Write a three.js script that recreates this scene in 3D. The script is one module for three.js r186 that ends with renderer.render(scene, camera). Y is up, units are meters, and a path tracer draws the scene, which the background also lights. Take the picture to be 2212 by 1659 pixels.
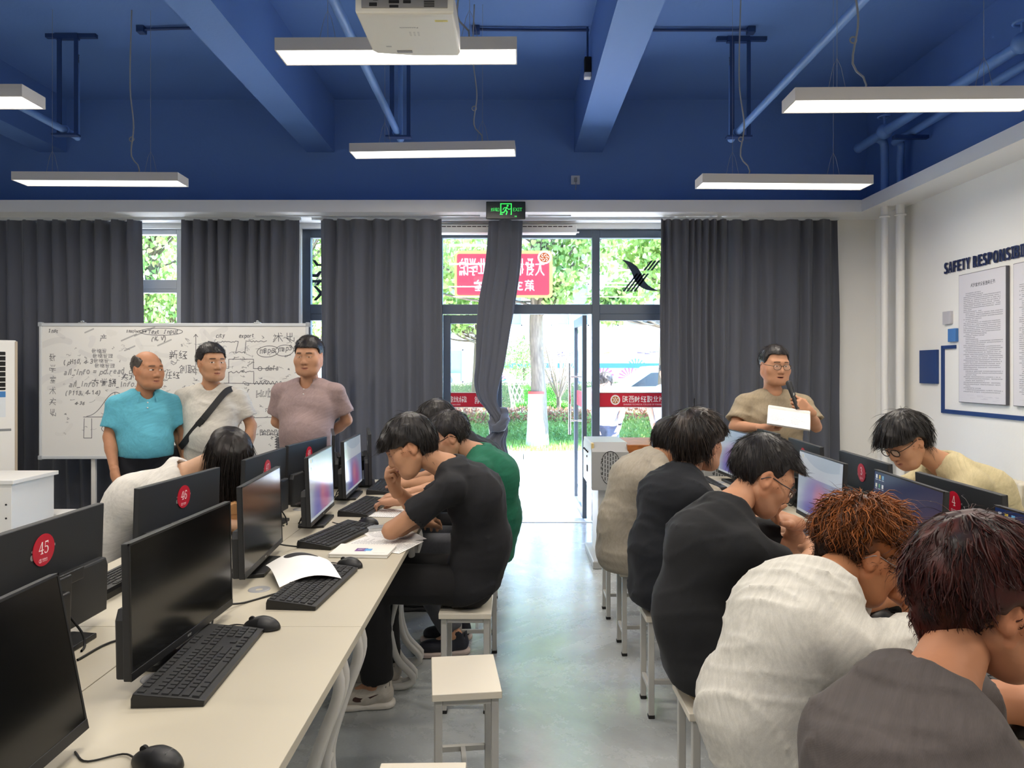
// Computer classroom: students at two desk rows, visitors at a whiteboard, a speaker with a microphone
import * as THREE from 'three';
import { RoundedBoxGeometry } from 'three/addons/geometries/RoundedBoxGeometry.js';
import { TextGeometry } from 'three/addons/geometries/TextGeometry.js';
import { FontLoader } from 'three/addons/loaders/FontLoader.js';
import { mergeGeometries, mergeVertices, toCreasedNormals } from 'three/addons/utils/BufferGeometryUtils.js';
import { RectAreaLightUniformsLib } from 'three/addons/lights/RectAreaLightUniformsLib.js';
import { Sky } from 'three/addons/objects/Sky.js';
const SKY_I = 2.0, SUN_I = 36, LAMP_I = 42;   // brightness of sky, sun and each lamp face

// ---------- camera, sky, sun, exposure ----------
const W = 2212, H = 1659, F = 1534, VX = 1106, VY = 800, EYE = 1.5;   // focal length in pixels, horizon row, eye height
const scene = new THREE.Scene();
const camera = new THREE.PerspectiveCamera(2 * Math.atan(H / 2 / F) * 180 / Math.PI, W / H, 0.05, 200);
camera.position.set(0, EYE, 0);
camera.setViewOffset(W, H, 0, H / 2 - VY, W, H);     // lens shift: level camera, horizon slightly above the middle
const renderer = new THREE.WebGLRenderer({ antialias: true });
renderer.toneMapping = THREE.LinearToneMapping;
renderer.toneMappingExposure = 1.08;
renderer.shadowMap.enabled = true;
RectAreaLightUniformsLib.init();
const sunDir = new THREE.Vector3(0.78, 1.0, 0.06).normalize();
const sky = new Sky();
sky.scale.setScalar(500);
Object.assign(sky.material.uniforms.turbidity, { value: 6 });
sky.material.uniforms.rayleigh.value = 1.2;
sky.material.uniforms.mieCoefficient.value = 0.006;
sky.material.uniforms.mieDirectionalG.value = 0.7;
sky.material.uniforms.sunPosition.value.copy(sunDir);
sky.name = 'sky';
scene.add(sky);
scene.backgroundIntensity = SKY_I;
const sun = new THREE.DirectionalLight(new THREE.Color(1, 0.96, 0.9), SUN_I);
sun.name = 'sun';
sun.position.copy(sunDir).multiplyScalar(40).add(new THREE.Vector3(0, 0, -12));
sun.target.position.set(0, 0, -12);
sun.castShadow = true;
Object.assign(sun.shadow.camera, { left: -25, right: 25, top: 25, bottom: -25, near: 1, far: 90 });
sun.shadow.mapSize.set(2048, 2048);
scene.add(sun, sun.target);

// ---------- small tools ----------
const V = (x, y, z) => new THREE.Vector3(x, y, z);
const at = (px, py, d) => V((px - VX) / F * d, EYE + (VY - py) / F * d, -d);   // a point of the place at depth d, in metres
let seedv = 7;
const rnd = () => { seedv = (seedv + 0x6d2b79f5) | 0; let t = Math.imul(seedv ^ (seedv >>> 15), 1 | seedv); t = (t + Math.imul(t ^ (t >>> 7), 61 | t)) ^ t; return ((t ^ (t >>> 14)) >>> 0) / 4294967296; };
const reseed = (n) => { seedv = n * 7919 + 13; };
const rr = (a, b) => a + (b - a) * rnd();
const clamp = (x, a, b) => Math.min(b, Math.max(a, x)), mix = (a, b, t) => a + (b - a) * t;
const sstep = (a, b, x) => { const t = clamp((x - a) / (b - a), 0, 1); return t * t * (3 - 2 * t); };
const hash3 = (i, j, k) => { let h = Math.imul(i, 374761393) + Math.imul(j, 668265263) + Math.imul(k, 1274126177); h = Math.imul(h ^ (h >>> 13), 1274126177); return ((h ^ (h >>> 16)) >>> 0) / 4294967296; };
function noise3(x, y, z) {
  const i = Math.floor(x), j = Math.floor(y), k = Math.floor(z); let u = x - i, v = y - j, w = z - k;
  u = u * u * (3 - 2 * u); v = v * v * (3 - 2 * v); w = w * w * (3 - 2 * w);
  const a = (b, c) => mix(mix(hash3(i, j + b, k + c), hash3(i + 1, j + b, k + c), u), 0, 0);
  return 2 * mix(mix(a(0, 0), a(1, 0), v), mix(a(0, 1), a(1, 1), v), w) - 1;
}
const fbm = (x, y, z, o = 3) => { let s = 0, a = 0.5, f = 1; for (let n = 0; n < o; n++, a *= 0.5, f *= 2.03) s += a * noise3(x * f, y * f, z * f); return s; };

// names, labels
const taken = new Map();
const numbered = (n) => { const c = taken.get(n) ?? 0; taken.set(n, c + 1); return c ? n + '_' + String(c).padStart(3, '0') : n; };
function tag(o, label, category, group) { o.userData.label = label; o.userData.category = category; if (group) o.userData.group = group; return o; }
function thing(name, label, category, pos = [0, 0, 0], turn = 0, group) {
  const g = new THREE.Group(); g.name = numbered(name); g.position.set(...(pos.isVector3 ? pos.toArray() : pos)); g.rotation.y = turn; scene.add(g);
  return tag(g, label, category, group);
}
function part(name, geo, mat, parent) {
  const m = new THREE.Mesh(Array.isArray(geo) ? merge(geo) : geo, mat); m.name = name; m.castShadow = m.receiveShadow = true; parent.add(m); return m;
}
function solo(name, geo, mat, label, category, pos = [0, 0, 0], turn = 0, group) {
  const m = part(numbered(name), geo, mat, scene); m.position.set(...(pos.isVector3 ? pos.toArray() : pos)); m.rotation.y = turn; return tag(m, label, category, group);
}
function struct(name, geo, mat, parent = scene) { const m = part(parent === scene ? numbered(name) : name, geo, mat, parent); if (parent === scene) m.userData.kind = 'structure'; return m; }
function sgroup(name) { const g = new THREE.Group(); g.name = numbered(name); g.userData.kind = 'structure'; scene.add(g); return g; }
function merge(list) {
  const flat = list.map((g) => { let q = g.index ? g.toNonIndexed() : g; for (const k of Object.keys(q.attributes)) if (!['position', 'normal', 'uv'].includes(k)) q.deleteAttribute(k); return q; });
  return mergeGeometries(flat);
}
// boxes by corner range; uv in metres on every face
function metric(g, s = 1) {
  g = g.index ? g.toNonIndexed() : g; const p = g.attributes.position, n = g.attributes.normal, uv = new Float32Array(p.count * 2);
  for (let i = 0; i < p.count; i++) {
    const ax = Math.abs(n.getX(i)), ay = Math.abs(n.getY(i)), az = Math.abs(n.getZ(i));
    const [u, v] = ax > ay && ax > az ? [p.getZ(i), p.getY(i)] : ay > az ? [p.getX(i), p.getZ(i)] : [p.getX(i), p.getY(i)];
    uv[i * 2] = u * s; uv[i * 2 + 1] = v * s;
  }
  g.setAttribute('uv', new THREE.BufferAttribute(uv, 2)); return g;
}
const box = (x0, x1, y0, y1, z0, z1) => metric(new THREE.BoxGeometry(x1 - x0, y1 - y0, z1 - z0).translate((x0 + x1) / 2, (y0 + y1) / 2, (z0 + z1) / 2));
const rbox = (x0, x1, y0, y1, z0, z1, r = 0.003, seg = 2) => metric(new RoundedBoxGeometry(x1 - x0, y1 - y0, z1 - z0, seg, Math.min(r, (x1 - x0) / 2.01, (y1 - y0) / 2.01, (z1 - z0) / 2.01)).translate((x0 + x1) / 2, (y0 + y1) / 2, (z0 + z1) / 2));
function rod(a, b, r, r2 = r, seg = 12) {
  const d = b.clone().sub(a), g = new THREE.CylinderGeometry(r2, r, d.length(), seg);
  g.applyQuaternion(new THREE.Quaternion().setFromUnitVectors(V(0, 1, 0), d.clone().normalize())); return g.translate((a.x + b.x) / 2, (a.y + b.y) / 2, (a.z + b.z) / 2);
}
const bar = (a, b, w, h) => {   // a rectangular bar from a to b
  const d = b.clone().sub(a), g = new THREE.BoxGeometry(w, h, d.length());
  const z = d.clone().normalize(), x = V(0, 1, 0).cross(z); if (x.lengthSq() < 1e-6) x.set(1, 0, 0); x.normalize(); const y = z.clone().cross(x);
  g.applyMatrix4(new THREE.Matrix4().makeBasis(x, y, z)); return g.translate((a.x + b.x) / 2, (a.y + b.y) / 2, (a.z + b.z) / 2);
};
const tube = (pts, r, seg = 24, rad = 7) => new THREE.TubeGeometry(new THREE.CatmullRomCurve3(pts.map((p) => (p.isVector3 ? p : V(...p)))), seg, r, rad, false);
const capped = (pts, r, seg = 24, rad = 7) => { const c = pts.map((p) => (p.isVector3 ? p : V(...p))); return [tube(c, r, seg, rad), new THREE.SphereGeometry(r, rad + 1, 6).translate(...c[0].toArray()), new THREE.SphereGeometry(r, rad + 1, 6).translate(...c[c.length - 1].toArray())]; };
const lathe = (pts, seg = 28) => new THREE.LatheGeometry(pts.map(([r, y]) => new THREE.Vector2(r, y)), seg);
function slab(pts, depth, bevel = 0) {   // outline in x, y extruded towards +z
  const s = new THREE.Shape(pts.map(([x, y]) => new THREE.Vector2(x, y)));
  return new THREE.ExtrudeGeometry(s, { depth, bevelEnabled: bevel > 0, bevelSize: bevel, bevelThickness: bevel, bevelSegments: 2, curveSegments: 16 });
}
// textures and materials
const srgb = (t) => { t.colorSpace = THREE.SRGBColorSpace; return t; };
function tex(n, f, color = true, rep = 1) {    // n x n pixels, f(u, v) -> [r, g, b] 0..255, tiles
  const d = new Uint8Array(n * n * 4);
  for (let y = 0; y < n; y++) for (let x = 0; x < n; x++) { const c = f(x / n, y / n), o = (y * n + x) * 4; d[o] = clamp(c[0], 0, 255); d[o + 1] = clamp(c[1] ?? c[0], 0, 255); d[o + 2] = clamp(c[2] ?? c[0], 0, 255); d[o + 3] = 255; }
  const t = new THREE.DataTexture(d, n, n); t.wrapS = t.wrapT = THREE.RepeatWrapping; t.magFilter = THREE.LinearFilter; t.repeat.set(rep, rep); if (color) srgb(t); t.needsUpdate = true; return t;
}
const wrapN = (u, v, s, seed) => { const a = u * 6.28318, b = v * 6.28318; return fbm(Math.cos(a) * s + seed, Math.sin(a) * s + Math.cos(b) * s, Math.sin(b) * s + seed * 2); };
function canvas(w, h, draw) { const c = document.createElement('canvas'); c.width = w; c.height = h; draw(c.getContext('2d'), w, h); const t = srgb(new THREE.CanvasTexture(c)); t.anisotropy = 8; return t; }
const mat = (color, roughness = 0.6, o = {}) => new THREE.MeshPhysicalMaterial({ color, roughness, ...o });
const M = {};
const plasterBump = tex(256, (u, v) => [128 + 90 * wrapN(u, v, 9, 3) + 30 * (rnd() - 0.5)], false, 1.2);
const fineBump = tex(256, (u, v) => [128 + 70 * (rnd() - 0.5) + 40 * wrapN(u, v, 14, 5)], false, 6);
const weave = tex(128, (u, v) => [128 + 55 * Math.sin(u * 6.28318 * 32) * Math.sin(v * 6.28318 * 32) + 30 * (rnd() - 0.5)], false, 9);
const clothTone = tex(256, (u, v) => { const n = 235 + 18 * wrapN(u, v, 6, 8) + 14 * (rnd() - 0.5); return [n, n, n]; }, true, 3);
M.white = mat('#eeede9', 0.75, { bumpMap: plasterBump, bumpScale: 0.0006 });
M.wallWhite = mat('#f3f2ed', 0.8, { bumpMap: plasterBump, bumpScale: 0.0008 });
M.blue = mat('#688ecc', 0.62, { bumpMap: plasterBump, bumpScale: 0.0012 });
M.bluePipe = mat('#6f97d2', 0.45);
M.blueDark = mat('#2c4678', 0.5);
M.frame = mat('#56606c', 0.42, { metalness: 0.25 });
M.alu = mat('#c9cdd0', 0.4, { metalness: 0.3 });
M.steel = mat('#b9b6b0', 0.25, { metalness: 0.9 });
M.glass = mat('#ffffff', 0.0, { transmission: 1, ior: 1.5, thickness: 0 });
M.lampWhite = mat('#d8d3ca', 0.5);
M.desk = mat('#bab3a1', 0.42, { bumpMap: fineBump, bumpScale: 0.00012 });
M.stool = mat('#d8d1c1', 0.45, { bumpMap: fineBump, bumpScale: 0.00012 });
M.deskEdge = mat('#d9d3c3', 0.5);
M.legWhite = mat('#cfcdc8', 0.38);
M.legGrey = mat('#b7b6b1', 0.4, { metalness: 0.15 });
M.rubber = mat('#1a1a1b', 0.8);
M.blackPlastic = mat('#17181a', 0.42, { bumpMap: fineBump, bumpScale: 0.00015 });
M.blackMatte = mat('#222427', 0.55, { bumpMap: fineBump, bumpScale: 0.0002 });
M.keyBlack = mat('#1b1c1e', 0.5);
M.screenOff = mat('#0a0b0c', 0.16, { specularIntensity: 0.9 });
M.cable = mat('#141415', 0.5);
M.cableGrey = mat('#a9a8a6', 0.6);
M.chrome = mat('#cfcfcf', 0.15, { metalness: 1 });
M.paper = mat('#ecebe6', 0.8);
const font = await new FontLoader().loadAsync('fonts/droid/droid_sans_bold.typeface.json');
const words = (s, size, depth, fnt = font) => { const g = new TextGeometry(s, { font: fnt, size, depth, curveSegments: 2, bevelEnabled: false }); g.computeBoundingBox(); const b = g.boundingBox; return g.translate(-(b.min.x + b.max.x) / 2, -(b.min.y + b.max.y) / 2, 0); };

// Chinese characters as pen strokes on a 10 x 10 grid: pairs of digits x y, strokes divided by blanks
const GLYPH = {
  大: '0393 50433709 436799', 数: '1021 4031 0353 2026 2304 2345 0656 2517594 4819 6051 5393 8274559 6279 99', 据: '0333 1018 18 0624 4191 4194 9194 4494 4139 6496 4676 6468 5858 5999 5659 9699 5696',
  产: '5061 1292 3244 7264 1595 1517 1709', 业: '3038 6068 1235 9265 0898', 学: '2032 5052 8072 0404 0495 0406 2575 7546 4659 5939 0797', 院: '0009 00302324 4449 0 6071 4252 4292 9294 4585 3797 5709 55 57493 7779 9997',
  第: '2011 1141 3132 6051 5191 7172 1383 8385 1585 1517 1787 8799 4349 4609', 室: '5061 1222 2292 9293 1383 4426 2676 6577 2686 5559 1989 2787', 安: '5061 1222 2292 9293 1494 4325 2577 8899 6439 3909',
  全: '5003 5093 2474 5458 2676 0898', 出: '5059 2024 2474 7074 1559 1599 9599', 口: '1119 1191 9199 1999', 实: '5061 1222 2292 9293 3443 2544 0696 5336 3609 6799', 训: '0011 0333 3338 3829 4042 4245 4509 6161 6166 9099',
  管: '2011 1141 6051 5191 1333 1313 1494 2426 2575 2529 2777 2979 7577 7779', 理: '0141 2129 0545 0949 5191 5155 9195 5595 5393 7179 5797 4999', 责: '1191 5051 1383 5155 0595 2628 2676 7678 5608 7899', 任: '3015 1419 9051 3595 6169 4999',
  书: '1171 7174 0494 9498 9888 4049 7082', 陕: '0009 0030 2324 4449 4191 6061 5243 8273 3595 61646609 6599', 西: '0090 3033 6066 1393 1319 9399 1999 3546 6675', 财: '0131 0107 3137 1218 1809 2837 4393 7079 7969 7346',
  经: '2003 0333 3305 0535 0838 4191 9155 5599 5595 7579 4999', 职: '0040 1019 3039 1333 1636 0839 5191 5155 9195 5595 5749 7699', 技: '0333 1018 1808 0634 4292 6065 4585 8549 5599', 术: '0393 5059 5309 5399 7081',
  创: '3003 3054 2444 4447 4727 2419 1949 6167 9099 9989', 新: '2031 0252 1224 4234 0454 2429 0656 2607 4657 6070 6070 9060 6064 6409 6494 8489',
};
function glyph(g, ch, x, y, w, h) {    // strokes one character into a w x h cell
  g.beginPath();
  for (const s of (GLYPH[ch] ?? '').split(' ')) for (let i = 0; i + 1 < s.length; i += 2) { const X = x + (+s[i] + 0.3) / 9.8 * w, Y = y + (+s[i + 1] + 0.3) / 9.8 * h; i ? g.lineTo(X, Y) : g.moveTo(X, Y); }
  g.stroke();
}
const glyphs = (g, str, x, y, w, h, gap = 0) => [...str].forEach((c, i) => glyph(g, c, x + i * (w + gap), y, w, h));
function tinyText(g, x, y, w, h, seed) {    // a line of print too small to read
  reseed(seed); for (let X = x; X < x + w; X += h * 1.05) { if (rnd() < 0.05) continue; for (let k = 0; k < 3; k++) { g.fillRect(X, y + rr(0, h * 0.8), h * rr(0.4, 0.85), h * 0.13); g.fillRect(X + rr(0, h * 0.75), y, h * 0.12, h * rr(0.5, 0.95)); } }
}
// ---------- the room ----------
const XL = -6, XR = 3.5, ZB = -7, ZF = 3.2, CEIL = 4.17, TH = 0.22;
{
  const tone = tex(512, (u, v) => { const n = 1 + 0.1 * wrapN(u, v, 2.2, 1) + 0.06 * wrapN(u, v, 9, 6) + 0.03 * (rnd() - 0.5); return [172 * n, 177 * n, 178 * n]; }, true, 0.28);
  const rough = tex(512, (u, v) => { const n = 66 + 34 * wrapN(u, v, 3, 4) + 16 * wrapN(u, v, 14, 9) + 10 * (rnd() - 0.5); return [n, n, n]; }, false, 0.31);
  const bmp = tex(512, (u, v) => [128 + 80 * wrapN(u, v, 4, 2) + 30 * wrapN(u, v, 18, 7)], false, 0.5);
  M.floor = mat('#ffffff', 1, { map: tone, roughnessMap: rough, bumpMap: bmp, bumpScale: 0.0012, clearcoat: 0.7, clearcoatRoughness: 0.22 });
  const fl = sgroup('floor');
  struct('slab', box(XL - TH, XR + TH, -0.2, 0, ZB - TH, ZF + TH), M.floor, fl);
  // threshold strip under the doors
  struct('threshold', box(-0.69, 0.87, 0, 0.006, ZB - 0.06, ZB + 0.01), M.alu, fl);
}
struct('ceiling', box(XL - TH, XR + TH, CEIL, CEIL + 0.2, ZB - TH, ZF + TH), M.blue);
for (const [a, b] of [[-4.66, -4.39], [-2.02, -1.75], [0.614, 0.89]]) struct('beam', box(a, b, 3.65, CEIL, ZB, ZF), M.blue);
const O = { s0: -2.08, s1: 2.2, sTop: 2.9, w0: -5.2, w1: -3.26, wSill: 0.95 };   // storefront and white window openings
{
  const w = sgroup('wall_back');
  const z0 = ZB - TH, z1 = ZB;
  struct('wall_face', [box(XL - TH, O.w0, 0, 3.0, z0, z1), box(O.w0, O.w1, 0, O.wSill, z0, z1), box(O.w0, O.w1, O.sTop, 3.0, z0, z1), box(O.w1, O.s0, 0, 3.0, z0, z1), box(O.s0, O.s1, O.sTop, 3.0, z0, z1), box(O.s1, XR + TH, 0, 3.0, z0, z1)], M.wallWhite, w);
  struct('upper_wall', box(XL - TH, XR + TH, 3.0, CEIL, z0, z1), M.blue, w);
  // outside parapet of the building over the shop front
  struct('facade_parapet', box(XL - TH, XR + TH, CEIL + 0.2, CEIL + 1.6, z0, z0 + 0.3), M.wallWhite, w);
}
{
  const r = sgroup('wall_right');
  struct('wall_face', box(XR, XR + TH, 0, 3.0, ZB, ZF), M.wallWhite, r);
  struct('upper_wall', box(XR, XR + TH, 3.0, CEIL, ZB, ZF), M.blue, r);
  struct('wall_pier', box(3.12, XR, 0, 2.95, ZB, ZB + 0.16), M.wallWhite);
  struct('wall_pier', box(XR - 0.05, XR, 0, 2.95, ZB + 0.42, ZB + 0.62), M.wallWhite);
  const l = sgroup('wall_left'); struct('wall_face', box(XL - TH, XL, 0, 3.0, ZB, ZF), M.wallWhite, l); struct('upper_wall', box(XL - TH, XL, 3.0, CEIL, ZB, ZF), M.blue, l);
  const f = sgroup('wall_front'); struct('wall_face', box(XL - TH, XR + TH, 0, 3.0, ZF, ZF + TH), M.wallWhite, f); struct('upper_wall', box(XL - TH, XR + TH, 3.0, CEIL, ZF, ZF + TH), M.blue, f);
}
// white boxed-in bulkhead round the walls
{
  const t = sgroup('trim_1');
  struct('bulkhead', [box(XL, XR, 2.95, 3.06, ZB, ZB + 0.5), box(3.2, XR, 2.95, 3.06, ZB + 0.5, ZF)], M.white, t);
  const s = struct('vent_slot', [box(-2.4, -0.3, 2.938, 2.95, ZB + 0.33, ZB + 0.37), box(0.15, 0.55, 2.938, 2.95, ZB + 0.33, ZB + 0.37)], M.alu, t);
  struct('curtain_rail', [box(-5.7, -2.0, 2.925, 2.95, ZB + 0.235, ZB + 0.265), box(-1.9, 3.1, 2.925, 2.95, ZB + 0.235, ZB + 0.265)], M.alu, t);
}
// ---------- shop front: frames, panes, doors ----------
const zf0 = ZB - 0.12, zf1 = ZB - 0.05, zg = ZB - 0.085;
{
  const w = sgroup('window_1');
  const fr = (x0, x1, y0, y1) => rbox(x0, x1, y0, y1, zf0, zf1, 0.004, 1);
  for (const [a, b] of [[O.s0, -2.0], [-0.76, -0.69], [0.795, 0.872], [2.12, O.s1]]) struct('mullion', fr(a, b, 0, O.sTop), M.frame, w);
  for (const [a, b] of [[-2.0, -0.76], [-0.69, 0.795], [0.872, 2.12]]) {
    struct('head_rail', fr(a, b, 2.815, O.sTop), M.frame, w); struct('transom', fr(a, b, 2.06, 2.155), M.frame, w);
    struct('pane', box(a, b, 2.155, 2.815, zg - 0.004, zg + 0.004), M.glass, w);
    if (a !== -0.69) { struct('bottom_rail', fr(a, b, 0, 0.09), M.frame, w); struct('pane', box(a, b, 0.09, 2.06, zg - 0.004, zg + 0.004), M.glass, w); struct('sash_rail', fr(a, b, 1.995, 2.06), M.frame, w); }
  }
}
function leaf(name, x0, x1) {     // a glazed door leaf in its own frame, closed: x0 is the hinge side
  const d = sgroup(name), a = Math.min(x0, x1), b = Math.max(x0, x1), st = (p, q, r, s) => rbox(p - x0, q - x0, r, s, -0.022, 0.022, 0.004, 1);
  struct('stile', st(a, a + 0.075, 0.02, 2.05), M.frame, d); struct('stile', st(b - 0.075, b, 0.02, 2.05), M.frame, d);
  struct('top_rail', st(a + 0.075, b - 0.075, 1.965, 2.05), M.frame, d); struct('bottom_rail', st(a + 0.075, b - 0.075, 0.02, 0.12), M.frame, d);
  struct('pane', box(a + 0.075 - x0, b - 0.075 - x0, 0.12, 1.965, -0.004, 0.004), M.glass, d);
  const hx = (x1 > x0 ? b - 0.11 : a + 0.11) - x0;
  for (const s of [-1, 1]) struct('handle', [rod(V(hx, 0.8, s * 0.08), V(hx, 1.58, s * 0.08), 0.016), ...[0.95, 1.43].map((y) => rod(V(hx, y, s * 0.004), V(hx, y, s * 0.08), 0.01))], M.steel, d);
  return d;
}
const doorA = leaf('door_1', -0.685, -0.1); doorA.position.set(-0.685, 0, zg);
const doorB = leaf('door_2', 0.725, -0.06); doorB.position.set(0.725, 0, zg); doorB.rotation.y = -Math.PI / 2 * 0.985;
// white aluminium window on the west side
{
  const w = sgroup('window_2'), fr = (x0, x1, y0, y1) => rbox(x0, x1, y0, y1, ZB - 0.13, ZB - 0.05, 0.004, 1);
  for (const [a, b] of [[O.w0, O.w0 + 0.07], [-4.26, -4.2], [O.w1 - 0.07, O.w1]]) struct('mullion', fr(a, b, O.wSill, O.sTop), M.alu, w);
  for (const [a, b] of [[O.w0 + 0.07, -4.26], [-4.2, O.w1 - 0.07]]) {
    struct('head_rail', fr(a, b, O.sTop - 0.05, O.sTop), M.alu, w); struct('transom', fr(a, b, 2.31, 2.4), M.alu, w); struct('sash_rail', rbox(a, b, 2.27, 2.31, ZB - 0.11, ZB - 0.06, 0.003, 1), M.alu, w); struct('bottom_rail', fr(a, b, O.wSill, O.wSill + 0.06), M.alu, w);
    struct('pane', box(a, b, 2.4, O.sTop - 0.05, zg - 0.003, zg + 0.003), M.glass, w); struct('pane', box(a, b, O.wSill + 0.06, 2.27, zg - 0.003, zg + 0.003), M.glass, w);
  }
  struct('sill', rbox(O.w0 - 0.04, O.w1 + 0.04, O.wSill - 0.03, O.wSill, ZB - 0.02, ZB + 0.08, 0.006), M.white, w);
}
// ---------- film and lettering on the glass ----------
function decal(name, t, w, h, pos, label, category, o = {}) {
  const g = new THREE.BoxGeometry(w, h, 0.0015), m = new THREE.MeshPhysicalMaterial({ map: t, roughness: 0.6, ...o });
  return solo(name, g, m, label, category, pos);
}
const redBand = (parts) => canvas(1024, 160, (g, w, h) => {
  g.fillStyle = '#f0e6da'; g.fillRect(0, 0, w, h); g.fillStyle = '#c8102e'; g.fillRect(0, 8, w, h - 16); g.fillStyle = '#8e0d22'; g.fillRect(0, 8, w, 6); g.fillRect(0, h - 14, w, 6);
  g.strokeStyle = '#f7efe6'; g.lineWidth = 6; g.lineCap = 'round'; g.fillStyle = '#f7efe6';
  for (const [kind, x, y, s, str] of parts) {
    if (kind === 'seal') { g.beginPath(); g.arc(x, y, s, 0, 7); g.fill(); g.fillStyle = '#b9722e'; g.beginPath(); g.arc(x, y, s * 0.72, 0, 7); g.fill(); g.fillStyle = '#f7efe6'; for (let k = 0; k < 6; k++) { g.save(); g.translate(x, y); g.rotate(k * 1.047); g.fillRect(-s * 0.08, -s * 0.6, s * 0.16, s * 0.45); g.restore(); } }
    else if (kind === 'text') { g.lineWidth = s * 0.11; glyphs(g, str, x, y, s * 0.86, s, s * 0.16); }
    else { g.font = s + 'px sans-serif'; g.fillText(str, x, y); }
  }
});
decal('door_band', redBand([['text', 0, 44, 62, '职业技术学院'], ['latin', 8, 134, 18, 'OF FINANCE & ECONOMICS'], ['text', 560, 42, 76, '创新创']]), 0.435, 0.155, [-0.3925, 1.205, zg + 0.006], 'red film band with white characters on the closed glass door leaf', 'sign');
decal('window_band', redBand([['seal', 170, 80, 52], ['text', 250, 40, 64, '陕西财经职业技术学院'], ['latin', 256, 134, 22, 'SHAANXI TECHNICAL COLLEGE OF FINANCE & ECONOMICS']]), 0.95, 0.155, [1.347, 1.205, zg + 0.006], 'red film band with round college seal on the pane right of the door', 'sign');
decal('door_band', canvas(64, 64, (g) => { g.fillStyle = '#c8102e'; g.fillRect(0, 0, 64, 64); }), 0.6, 0.155, [0.708, 1.205, zg - 0.385], 'plain red film band on the open glass door leaf', 'sign').rotation.y = Math.PI / 2;
{
  const plaque = (g, w, h) => {
    g.fillStyle = '#e8d3a6'; g.beginPath(); g.roundRect(0, 0, w, h, 40); g.fill(); g.fillStyle = '#ee8492'; g.beginPath(); g.roundRect(34, 34, w - 60, h - 62, [70, 24, 24, 24]); g.fill();
    g.strokeStyle = '#f4ece4'; g.lineCap = 'round'; g.lineWidth = 13; glyphs(g, '大数据', 88, 84, 92, 190, 16); glyphs(g, '产业学院', 590, 84, 88, 190, 10);
    g.lineWidth = 12; glyphs(g, '第', 190, 318, 100, 120); g.font = 'bold 130px sans-serif'; g.fillStyle = '#f4ece4'; g.fillText('3', 306, 432); glyphs(g, '室', 720, 318, 100, 120);
    g.fillStyle = '#f4ece4'; g.beginPath(); g.arc(84, 74, 72, 0, 7); g.fill(); g.fillStyle = '#c77a3a'; g.beginPath(); g.arc(84, 74, 52, 0, 7); g.fill(); g.strokeStyle = '#f4ece4'; g.lineWidth = 9; for (let k = 0; k < 6; k++) { const a = k * 1.047; g.beginPath(); g.arc(84 + 24 * Math.cos(a), 74 + 24 * Math.sin(a), 16, a, a + 2.4); g.stroke(); }
  };
  // printed for the street side: seen from the room it reads in mirror writing
  const t = canvas(1024, 512, (g, w, h) => { g.translate(w, 0); g.scale(-1, 1); plaque(g, w, h); });
  const s = slab([[-0.49, -0.235], [0.49, -0.235], [0.49, 0.2], [0.46, 0.235], [-0.44, 0.235], [-0.49, 0.19]], 0.003);
  const p = s.attributes.position, uv = new Float32Array(p.count * 2); for (let i = 0; i < p.count; i++) { uv[i * 2] = (p.getX(i) + 0.49) / 0.98; uv[i * 2 + 1] = (p.getY(i) + 0.235) / 0.47; } s.setAttribute('uv', new THREE.BufferAttribute(uv, 2));
  solo('door_sign', s, new THREE.MeshPhysicalMaterial({ map: t, roughness: 1, transmission: 0.75, thickness: 0 }), 'red and gold college sign on the glass over the door, seen in mirror writing', 'sign', [-0.085, 2.46, zg - 0.01]);
}
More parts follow.
